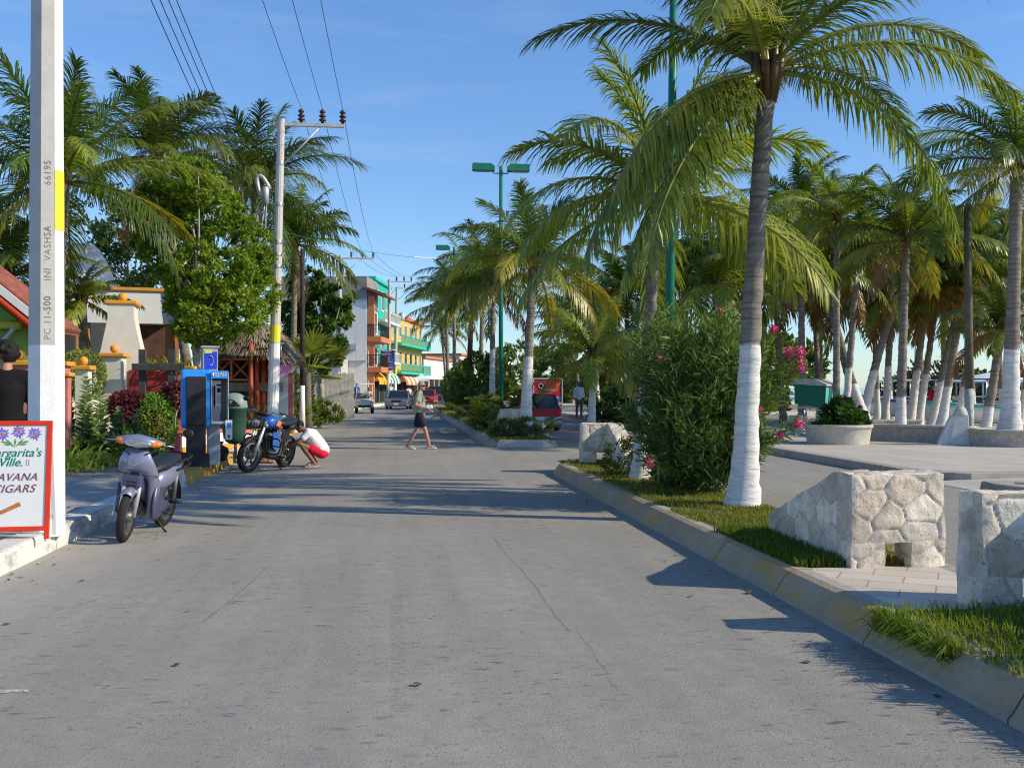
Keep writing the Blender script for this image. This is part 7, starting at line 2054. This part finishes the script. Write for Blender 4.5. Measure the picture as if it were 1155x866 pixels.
# boats on the beach
def boat(label, px, d, rz, Lb, hull, stripe, roof=None, z=-.02):
    b = XY(px, d, z)
    o = thing('fishing_boat', label, 'boat', b, rz, 'small boats drawn up on the beach')
    secs = []
    for t in np.linspace(0, 1, 9):
        w = .85 * (1 - max(0, (t - .45) / .55) ** 2.2) * (.88 + .12 * min(1, t * 3)); sh = .85 + .55 * max(0, t - .4) ** 1.5
        y = -Lb / 2 + Lb * t; k = .12 + .55 * max(0, t - .7) ** 1.3
        w = max(w, .03)
        secs.append([(-w, y, sh), (-w * .92, y, sh * .55 + .1), (-w * .55, y, k + .06), (0, y, k), (w * .55, y, k + .06), (w * .92, y, sh * .55 + .1), (w, y, sh), (w * .86, y, sh - .02), (w * .6, y, max(.4, k + .25)), (0, y, max(.36, k + .2)), (-w * .6, y, max(.4, k + .25)), (-w * .86, y, sh - .02)])
    q = MB(); sect(q, secs); q.build('hull', hull, o)
    q = MB(); sect(q, [[(p[0] * 1.02 + (.01 if p[0] > 0 else -.01), p[1], p[2]) for p in (tuple(np.array(s[5]) * .35 + np.array(s[6]) * .65), s[6])] for s in secs], closed=False); sect(q, [[(p[0] * 1.02 - .01, p[1], p[2]) for p in (s[0], tuple(np.array(s[1]) * .35 + np.array(s[0]) * .65))] for s in secs], closed=False); q.build('stripe', stripe, o)
    q = MB(); q.box((0, -Lb / 2 - .15, .9), (.3, .3, .5)); q.box((0, -Lb / 2 - .15, .45), (.1, .12, .8)); q.build('outboard_motor', M_black, o, bevel=.04)
    for yy in (-.22, .08):
        q = MB(); q.box((0, Lb * yy, .66), (1.5, .25, .05)); q.build('thwart', hull, o)
    if roof is not None:
        q = MB(); q.box((0, -.2, 2.05), (1.6, Lb * .4, .06)); q.build('canopy', roof, o)
        for sx in (-1, 1):
            for sy in (-1, 1):
                q = MB(); q.tube([(sx * .72, -.2 + sy * Lb * .18, .8), (sx * .72, -.2 + sy * Lb * .18, 2.04)], .025, 6); q.build('canopy_post', M_steel, o)
M_bw = mat('boat_white', (.78, .78, .76), .35, .05, 2, .02, 30, dirt=.15, dirtcol=(.5, .48, .44)); M_bt = mat('boat_turquoise', (.05, .45, .50), .4, .08, 2); M_bb = mat('boat_blue', (.03, .12, .45), .4, .08, 2); M_by = mat('boat_yellow', (.7, .42, .05), .4, .08, 2)
boat('white boat with turquoise stripe drawn up left of the stout palm', 1128, 42, rad(75), 6.0, M_bw, M_bt)
boat('white boat with blue canopy behind the white bollard', 1078, 48, rad(60), 6.4, M_bw, M_bb, M_bb)
boat('white boat with white canopy between the leaning palms', 1032, 52, rad(80), 6.2, M_bw, M_bt, M_bw)
boat('turquoise boat with white canopy near the right edge', 1140, 55, rad(70), 6.0, M_bt, M_bw, M_bw)
boat('white boat with yellow stripe beyond the dark wooden pole', 1102, 58, rad(95), 6.0, M_bw, M_by)
boat('plain white boat with blue stripe farthest along the sand', 1060, 64, rad(85), 6.0, M_bw, M_bb)
boat('white boat seen behind the left-leaning palm foot', 1003, 60, rad(70), 6.0, M_bw, M_by, M_bw)
o = thing('flag_mast', 'slender white mast standing on the beach between the palms', 'mast', XY(1033, 70, .1))
q = MB(); q.tube([(0, 0, -.2), (0, 0, 7.0)], [.12, .08], 8); q.build('pole', M_white, o); q = MB(); q.box((0, 0, .1), (.6, .6, .4)); q.build('base', M_conc, o)
# ================================================================== people
def remesh(mb, vox, smooth=4):
    me = mb.mesh('tmp'); t = bpy.data.objects.new('tmp', me); COL.objects.link(t)
    r = t.modifiers.new('r', 'REMESH'); r.mode = 'VOXEL'; r.voxel_size = vox; r.use_smooth_shade = True
    if smooth:
        s = t.modifiers.new('s', 'SMOOTH'); s.factor = .5; s.iterations = smooth
    bpy.context.view_layer.update()
    out = bpy.data.meshes.new_from_object(t.evaluated_get(bpy.context.evaluated_depsgraph_get()))
    bpy.data.objects.remove(t)
    out.materials.clear()
    out.polygons.foreach_set('use_smooth', [True] * len(out.polygons))
    return out
def limb(mb, pts, radii, n=12):
    for i in range(len(pts) - 1):
        a, b = np.array(pts[i], float), np.array(pts[i + 1], float)
        mb.tube([a, b], [radii[i], radii[i + 1]], n)
        mb.ball(a, radii[i] * 1.0, n); mb.ball(b, radii[i + 1] * 1.0, n)
def lerp(a, b, t): return tuple(np.array(a) * (1 - t) + np.array(b) * t)
def skin(nm, c): return mat('skin_' + nm, c, .55, .1, 8, .1, 80, spec=.3)
S_TAN = skin('tan', (.42, .22, .14)); S_BRN = skin('brown', (.24, .115, .065))
def cloth(nm, c): return mat('cloth_' + nm, c, .9, .1, 6, .4, 60, spec=.1)
STAND = dict(pelvis=(0, 0, .95), waist=(0, .005, 1.08), chest=(0, .0, 1.28), neck=(0, -.01, 1.48), head=(0, .025, 1.64), look=(0, 1, 0),
             hipL=(-.095, 0, .90), hipR=(.095, 0, .90), kneeL=(-.10, .02, .49), kneeR=(.10, .02, .49), ankL=(-.11, -.02, .085), ankR=(.11, -.02, .085), toeL=(-.13, .15, .03), toeR=(.13, .15, .03),
             shL=(-.185, 0, 1.42), shR=(.185, 0, 1.42), elL=(-.24, -.03, 1.14), elR=(.24, -.03, 1.14), wrL=(-.23, .08, .90), wrR=(.23, .08, .90))
def person(label, p, rz, pose, sk, shirt, shorts, hair, long_sleeve=.45, leg_cover=.45, scale=1.0, vox=.012, shoes=None, group=None, hair_big=0.0, hands=True):
    J = dict(STAND); J.update(pose)
    o = thing('person', label, 'person', p, rz, group)
    o.scale = (scale,) * 3
    V3 = lambda k: np.array(J[k], float)
    B = MB()
    B.ball(V3('pelvis'), (.155, .115, .12), 16); 
    limb(B, [J['pelvis'], J['waist'], J['chest']], [.12, .115, .13], 16)
    ax = norm((V3('shR') - V3('shL'))[None])[0]
    up = norm((V3('neck') - V3('pelvis'))[None])[0]; fw = np.cross(up, ax)
    Rm = np.stack([ax, fw, up], 1)
    B.ball(V3('chest'), (.165, .115, .17), 16, R=Rm)
    limb(B, [J['shL'], lerp(J['shL'], J['shR'], .5), J['shR']], [.062, .085, .062])
    lk = norm(np.array(J['look'], float)[None])[0]
    hd = V3('head')
    limb(B, [lerp(J['shL'], J['shR'], .5), J['neck'], tuple(hd - (0, 0, .05) - lk * .02)], [.075, .058, .055])
    hs = norm(np.cross(lk, (0, 0, 1.0))[None])[0]; hu = np.cross(hs, lk)
    Hm = np.stack([hs, lk, hu], 1)
    at = lambda x, y, z: hd + Hm @ np.array((x, y, z))
    B.ball(hd + hu * .018, (.076, .096, .10), 18, R=Hm); B.ball(at(0, .018, -.055), (.058, .07, .065), 14, R=Hm)
    B.ball(at(0, .098, -.008), (.013, .017, .024), 8, R=Hm); B.ball(at(0, .08, -.055), (.025, .016, .012), 8, R=Hm); B.ball(at(0, .068, -.098), (.026, .022, .018), 8, R=Hm)
    for s in (-1, 1): B.ball(at(s * .078, -.005, -.005), (.012, .024, .034), 8, R=Hm)
    B.ball(at(0, .082, .03), (.055, .014, .012), 8, R=Hm)
    for s in 'LR':
        limb(B, [J['hip' + s], lerp(J['hip' + s], J['knee' + s], .5), J['knee' + s]], [.088, .076, .056])
        calf = np.array(lerp(J['knee' + s], J['ank' + s], .32))
        limb(B, [J['knee' + s], tuple(calf), J['ank' + s]], [.053, .056, .036])
        tv = V3('toe' + s) - V3('ank' + s); fl = np.array((tv[0], tv[1], 0)); fl /= np.linalg.norm(fl) + 1e-9
        heel = V3('ank' + s) - fl * .045 + (0, 0, -.045)
        limb(B, [tuple(heel), tuple(V3('toe' + s) - fl * .05 + (0, 0, .008)), J['toe' + s]], [.034, .036, .024])
        limb(B, [J['ank' + s], tuple(heel)], [.037, .034])
        limb(B, [J['sh' + s], lerp(J['sh' + s], J['el' + s], .45), J['el' + s]], [.056, .048, .04])
        limb(B, [J['el' + s], lerp(J['el' + s], J['wr' + s], .3), J['wr' + s]], [.04, .041, .027])
        d = norm((V3('wr' + s) - V3('el' + s))[None])[0]; d = norm((d + np.array(J.get('hd' + s, (0, 0, 0)), float))[None])[0]
        w = V3('wr' + s); sd = norm(np.cross(d, np.array(J.get('pn' + s, (1, 0, 0.0))))[None])[0]; pn = np.cross(sd, d)
        pc = w + d * .055
        B.ball(pc, (.042, .05, .018), 10, R=np.stack([sd, d, pn], 1))
        if hands:
            for k, (off_, ln) in enumerate(((-.032, .062), (-.011, .074), (.011, .07), (.031, .055))):
                b0 = pc + sd * off_ + d * .035; b1 = b0 + d * ln * .55 - pn * .006; b2 = b1 + d * ln * .4 - pn * .022
                B.tube([b0, b1, b2], [.010, .0095, .008], 7); B.ball(b2, .008, 6)
            t0 = pc + sd * .038 - d * .02; t1 = t0 + sd * .026 + d * .026; t2 = t1 + d * .032 + sd * .004
            B.tube([t0, t1, t2], [.013, .0115, .009], 7); B.ball(t2, .009, 6)
    me = remesh(B, vox)
    me.materials.append(sk); bo = bpy.data.objects.new('body', me); COL.objects.link(bo); bo.parent = o
    # shirt
    Sh = MB()
    limb(Sh, [lerp(J['pelvis'], J['waist'], .25), J['waist'], J['chest']], [.162, .157, .165], 18)
    Sh.ball(V3('pelvis') + up * .06, (.182, .148, .10), 16, R=Rm)
    Sh.ball(V3('chest'), (.185, .135, .18), 18, R=Rm)
    limb(Sh, [J['shL'], lerp(J['shL'], J['shR'], .5), J['shR']], [.074, .10, .074])
    Sh.ball(np.array(lerp(lerp(J['shL'], J['shR'], .5), J['neck'], .45)), .07, 12)
    for s in 'LR':
        if long_sleeve <= 1: limb(Sh, [J['sh' + s], lerp(J['sh' + s], J['el' + s], long_sleeve)], [.074, .068])
        else: limb(Sh, [J['sh' + s], J['el' + s], lerp(J['el' + s], J['wr' + s], long_sleeve - 1)], [.072, .055, .045])
    me = remesh(Sh, vox); me.materials.append(shirt); so = bpy.data.objects.new('shirt', me); COL.objects.link(so); so.parent = o
    # shorts / trousers
    T = MB()
    T.ball(V3('pelvis') + (0, 0, -.01), (.168, .13, .125), 16)
    for s in 'LR':
        if leg_cover <= 1: limb(T, [J['hip' + s], lerp(J['hip' + s], J['knee' + s], leg_cover)], [.108, .098])
        else: limb(T, [J['hip' + s], J['knee' + s], lerp(J['knee' + s], J['ank' + s], leg_cover - 1)], [.104, .075, .06])
    me = remesh(T, vox); me.materials.append(shorts); to = bpy.data.objects.new('shorts' if leg_cover <= 1 else 'trousers', me); COL.objects.link(to); to.parent = o
    if hair is not None:
        Hh = MB()
        Hh.ball(at(0, -.014, .034), (.084 + hair_big, .098 + hair_big, .098 + hair_big), 18, R=Hm)
        if hair_big:
            for k in range(70):
                dv = rdir(1)[0]
                if dv[2] < -.5 or (dv @ lk) > .45: continue
                Hh.ball(at(0, -.02, .03) + dv * (.095 + hair_big * .8), .022, 6)
        # open the face
        me = remesh(Hh, vox * .8, 2 if not hair_big else 1)
        import bmesh as _bm
        bm = _bm.new(); bm.from_mesh(me)
        kill = []
        for v in bm.verts:
            r = np.array(v.co) - hd; f = r @ lk; h = r @ hu
            if f > .045 and h < .055 or (f > -.03 and h < -.03) or h < -.075: kill.append(v)
        _bm.ops.delete(bm, geom=kill, context='VERTS'); bm.to_mesh(me); bm.free()
        me.materials.append(hair); ho = bpy.data.objects.new('hair', me); COL.objects.link(ho); ho.parent = o
    for s in (-1, 1):
        q = MB(); q.ball(at(s * .03, .083, .014), (.011, .007, .007), 8, R=Hm); q.build('eye', M_black, o)
    if shoes is not None:
        for s in 'LR':
            tv = V3('toe' + s) - V3('ank' + s); fl = np.array((tv[0], tv[1], 0)); fl /= np.linalg.norm(fl) + 1e-9
            heel = V3('ank' + s) - fl * .06 + (0, 0, -.07); tip = V3('toe' + s) + fl * .02 + (0, 0, -.018)
            sdv = np.array((fl[1], -fl[0], 0)); q = MB()
            ring = [heel + sdv * .035, heel - fl * .015, heel - sdv * .035, (heel + tip) / 2 - sdv * .04, tip - sdv * .042, tip + fl * .025, tip + sdv * .042, (heel + tip) / 2 + sdv * .04]
            V = [r + (0, 0, -.012) for r in ring] + [r + (0, 0, .012) for r in ring]
            q.add(V, [tuple(range(8)), tuple(range(15, 7, -1))] + [(i, i + 8, (i + 1) % 8 + 8, (i + 1) % 8) for i in range(8)])
            mid = (heel + tip * 2) / 3
            q.tube(curve_pts([mid + sdv * .042, mid + (0, 0, .062) , mid - sdv * .042], 8), .012, 6)
            q.build('sandal', shoes, o)
    return o, J, at, Hm
C_grn = cloth('sage', (.30, .34, .27)); C_navy = cloth('navy', (.025, .03, .045)); C_white = cloth('white', (.78, .78, .78)); C_red = cloth('red', (.62, .02, .05)); C_blk = cloth('black', (.012, .012, .013)); C_kh = cloth('khaki', (.16, .14, .10)); C_blue = cloth('blue', (.05, .12, .32)); C_or = cloth('orange', (.75, .30, .03)); C_jean = cloth('jean', (.05, .07, .13))
H_blk = mat('hair_black', (.012, .010, .009), .7, .3, 20, .8, 120); H_gry = mat('hair_grey', (.30, .27, .24), .8, .2, 20, .5, 100); H_brn = mat('hair_brown', (.03, .02, .014), .7, .3, 20, .6, 100)
# walking man crossing the street
g1, g2 = G(459, 506), G(487, 507)
mid = (g1 + g2) / 2
walk = dict(pelvis=(0, .0, .95), waist=(0, .0, 1.09), chest=(0, -.01, 1.31), neck=(0, .015, 1.515), head=(0, .06, 1.665), look=(0, 1, -.03),
            hipL=(-.09, -.01, .91), hipR=(.09, .01, .91), kneeR=(.09, .17, .50), ankR=(.10, .275, .10), toeR=(.11, .43, .055),
            kneeL=(-.08, -.10, .48), ankL=(-.09, -.31, .11), toeL=(-.10, -.15, .03), shL=(-.19, .0, 1.46), shR=(.19, .0, 1.46),
            elR=(.245, -.08, 1.18), wrR=(.17, .16, 1.10), elL=(-.245, -.04, 1.18), wrL=(-.14, .23, 1.06), pnR=(0, 0, 1), pnL=(0, 0, 1))
fa_ = np.array((CA, -SA)); rzw = math.atan2(-fa_[0], fa_[1])
o, J, at, Hm = person('older man in sage t-shirt and dark shorts walking across the street', (mid[0], mid[1], .0), rzw, walk, S_TAN, C_grn, C_navy, H_gry, .55, .62, 1.0, .011, M_white)
q = MB(); q.tube(curve_pts([at(-.075, .0, .016), at(-.06, .08, .016), at(0, .104, .014), at(.06, .08, .016), at(.075, .0, .016)], 12), .012, 6, squash=1.5); q.build('sunglasses', M_black, o)
q = MB()
for s in (-1, 1): q.tube(curve_pts([(s * .12, -.18, 1.14), (s * .13, -.17, 1.37), (s * .12, -.02, 1.555), (s * .12, .12, 1.42), (s * .13, .14, 1.25)], 14), .016, 6, squash=.6)
q.build('bag_strap', M_black, o)
hp = (np.array(J['wrR']) + np.array(J['wrL'])) / 2
w0 = Matrix.Rotation(rzw, 4, 'Z')
hp = np.array((.04, .27, 1.075))
t_ = thing('food_box', 'white paper parcel held by the walking man', 'parcel', np.array((mid[0], mid[1], 0)) + np.array(w0 @ Vector(hp)), rzw)
q = MB(); q.box((0, 0, .04), (.24, .17, .07), top=(.9, .86)); q.build('tray', M_white, t_, bevel=.012)
q = MB(); q.box((0, 0, .085), (.19, .14, .02), top=(.8, .8)); q.build('lid', M_white, t_, bevel=.006)
# squatting man at the motorcycle
sq = dict(pelvis=(0, -.20, .30), waist=(0, -.12, .44), chest=(0, .03, .62), neck=(0, .18, .76), head=(0, .27, .83), look=(0, .86, -.5),
          hipL=(-.10, -.17, .27), hipR=(.10, -.17, .27), kneeL=(-.17, .24, .46), kneeR=(.17, .20, .46), ankL=(-.15, -.02, .085), ankR=(.15, -.06, .085), toeL=(-.18, .15, .03), toeR=(.18, .11, .03),
          shL=(-.18, .10, .70), shR=(.18, .10, .70), elL=(-.22, .30, .50), elR=(.22, .28, .50), wrL=(-.12, .50, .42), wrR=(.10, .50, .44), pnL=(0, 0, 1), pnR=(0, 0, 1))
c = G(353, 526)
person('man in white shirt and red shorts squatting beside the motorcycle', (c[0], c[1], 0), rad(97), sq, S_BRN, C_white, C_red, H_blk, .5, .5, 1.0, .011, M_galv)
c = XY(312, 21.6)
o, J, at, Hm = person('person in dark clothes and blue cap crouching behind the motorcycle', (c[0] - .25, c[1], 0), rad(-75), dict(sq, look=(0, .8, -.6)), S_BRN, C_navy, C_jean, H_blk, .5, 1.6, 1.0, .012, M_black)
q = MB(); q.ball(at(0, -.005, .05), (.095, .11, .085), 16, R=Hm); q.tube([at(-.06, .09, .06), at(0, .17, .05), at(.06, .09, .06)], .02, 8); q.build('cap', mat('cap_blue', (.02, .03, .12), .8, .1, 6), o)
# person in black at the left edge, seen from behind
c = XY(7, 10.9, .2)
person('person with thick curly black hair and black shirt standing behind the board sign', c, rad(25), dict(look=(-.75, .66, -.12), head=(-.01, .02, 1.64)), S_TAN, C_blk, C_jean, H_blk, 1.9, 1.95, 1.085, .012, M_black, hair_big=.034)
# small figures
SGP = 'people far down the street'
person('person in white shirt and dark trousers walking on the promenade past the red truck', XY(653, 49, .15), PI, dict(kneeL=(-.1, .12, .5), ankL=(-.1, .1, .1), toeL=(-.11, .27, .04)), S_BRN, C_white, C_kh, H_blk, 1.6, 1.95, 1.0, .02, M_black, hands=False)
person('person in red shirt standing by the boats on the beach', XY(1053, 44, .0), rad(120), {}, S_BRN, C_red, C_jean, H_blk, .5, 1.9, 1.0, .022, M_black, hands=False)
person('person in orange shirt behind the green vendor cart', XY(934, 34.2, .15), PI, {}, S_BRN, C_or, C_kh, H_gry, .5, 1.9, .95, .02, M_black, hands=False)
person('person in dark clothes sitting low among the palm feet behind the round planter', XY(971, 33.0, .1), rad(150), sq, S_BRN, C_blk, C_jean, H_blk, 1.5, 1.9, 1.0, .02, M_black, hands=False)
person('pedestrian in white shirt on the pavement left of the silver sedan', XY(440, 82, .2), rad(170), {}, S_BRN, C_white, C_jean, H_blk, .5, 1.9, 1.0, .03, M_black, SGP, hands=False)
person('pedestrian in white shirt on the pavement right of the silver sedan', XY(461, 88, .0), rad(20), {}, S_TAN, C_white, C_kh, H_brn, .5, .6, 1.0, .03, M_black, SGP, hands=False)
person('pedestrian in blue shirt beside the golf cart', XY(402, 74, .2), rad(200), {}, S_TAN, C_blue, C_kh, H_brn, .5, .6, 1.0, .03, M_black, SGP, hands=False)
gc_ = G(411, 465.5)
drv = dict(pelvis=(0, -.02, .1), waist=(0, -.03, .24), chest=(0, -.02, .44), neck=(0, 0, .64), head=(0, .02, .79), hipL=(-.1, 0, .08), hipR=(.1, 0, .08), kneeL=(-.12, .42, .1), kneeR=(.12, .42, .1), ankL=(-.12, .5, -.28), ankR=(.12, .5, -.28), toeL=(-.12, .66, -.33), toeR=(.12, .66, -.33),
           shL=(-.18, 0, .58), shR=(.18, 0, .58), elL=(-.24, .15, .36), elR=(.24, .15, .36), wrL=(-.14, .42, .4), wrR=(.14, .42, .4))
person('driver in pale shirt sitting in the golf cart', (gc_[0] + .25, gc_[1] + .28, .72), PI + rad(2), drv, S_BRN, C_white, C_kh, H_blk, .5, 1.5, 1.0, .024, M_black, hands=False)
# ================================================================== sky, sun, camera
sun_az_vec = Vector((math.cos(rad(19)), -math.sin(rad(19)), 0))
ELEV = rad(31)
to_sun = Vector((sun_az_vec.x * math.cos(ELEV), sun_az_vec.y * math.cos(ELEV), math.sin(ELEV)))
ld = bpy.data.lights.new('sun', 'SUN'); ld.energy = 5.0; ld.angle = rad(.53); ld.color = (1.0, .885, .68)
lo = bpy.data.objects.new('sun', ld); COL.objects.link(lo)
lo.rotation_euler = to_sun.to_track_quat('Z', 'Y').to_euler(); lo.location = (20, -10, 30)
w = bpy.data.worlds.new('World'); SC.world = w; w.use_nodes = True
t = w.node_tree; t.nodes.clear()
sky = t.nodes.new('ShaderNodeTexSky'); sky.sky_type = 'NISHITA'; sky.sun_disc = False
sky.sun_elevation = ELEV; sky.sun_rotation = math.atan2(to_sun.x, to_sun.y)
sky.air_density = 1.0; sky.dust_density = .15; sky.ozone_density = 3.0; sky.altitude = 0
bg = t.nodes.new('ShaderNodeBackground'); bg.inputs['Strength'].default_value = .15
hs = t.nodes.new('ShaderNodeHueSaturation'); hs.inputs['Saturation'].default_value = 1.06
out = t.nodes.new('ShaderNodeOutputWorld')
gz = node(t, 'ShaderNodeSeparateXYZ'); t.links.new(t.nodes.new('ShaderNodeTexCoord').outputs['Generated'], gz.inputs[0])
grad = ramp(t, gz.outputs[2], [(0.0, (.64, .78, .86)), (.07, (.69, .79, .85)), (.18, (.74, .82, .87)), (.38, (.82, .93, 1.0)), (1.0, (.60, .72, .80))])
grad = mixc(t, 1.0, grad, (1.26, 1.26, 1.36), 'MULTIPLY')
tint = mixc(t, 1.0, sky.outputs[0], grad, 'MULTIPLY'); cl = noise(t, coords(t, 'Generated', (1.6, 1.6, 11)), 2.3, 7, .62, .5)
cl2 = ramp(t, cl, [(.52, 0.0), (.80, .11)])
tint = mixc(t, cl2, tint, (5.6, 6.0, 6.4))
t.links.new(tint, hs.inputs['Color']); t.links.new(hs.outputs[0], bg.inputs[0]); t.links.new(bg.outputs[0], out.inputs[0])
cd = bpy.data.cameras.new('camera'); cam = bpy.data.objects.new('camera', cd); COL.objects.link(cam)
cam.location = (0, 0, CAMH); cam.rotation_euler = (PI / 2, 0, -YAW)
cd.sensor_width = 36; cd.lens = 36 * F / 1155; cd.shift_y = 4.0 / 1155; cd.clip_start = .05; cd.clip_end = 6000
SC.camera = cam
SC.view_settings.view_transform = 'Standard'; SC.view_settings.look = 'None'; SC.view_settings.exposure = 0; SC.view_settings.gamma = 1
SC.render.engine = 'CYCLES'
SC.cycles.max_bounces = 6; SC.cycles.transparent_max_bounces = 8
SC.cycles.use_denoising = True
SC.cycles.pixel_filter_type = 'BLACKMAN_HARRIS'; SC.cycles.filter_width = 1.15
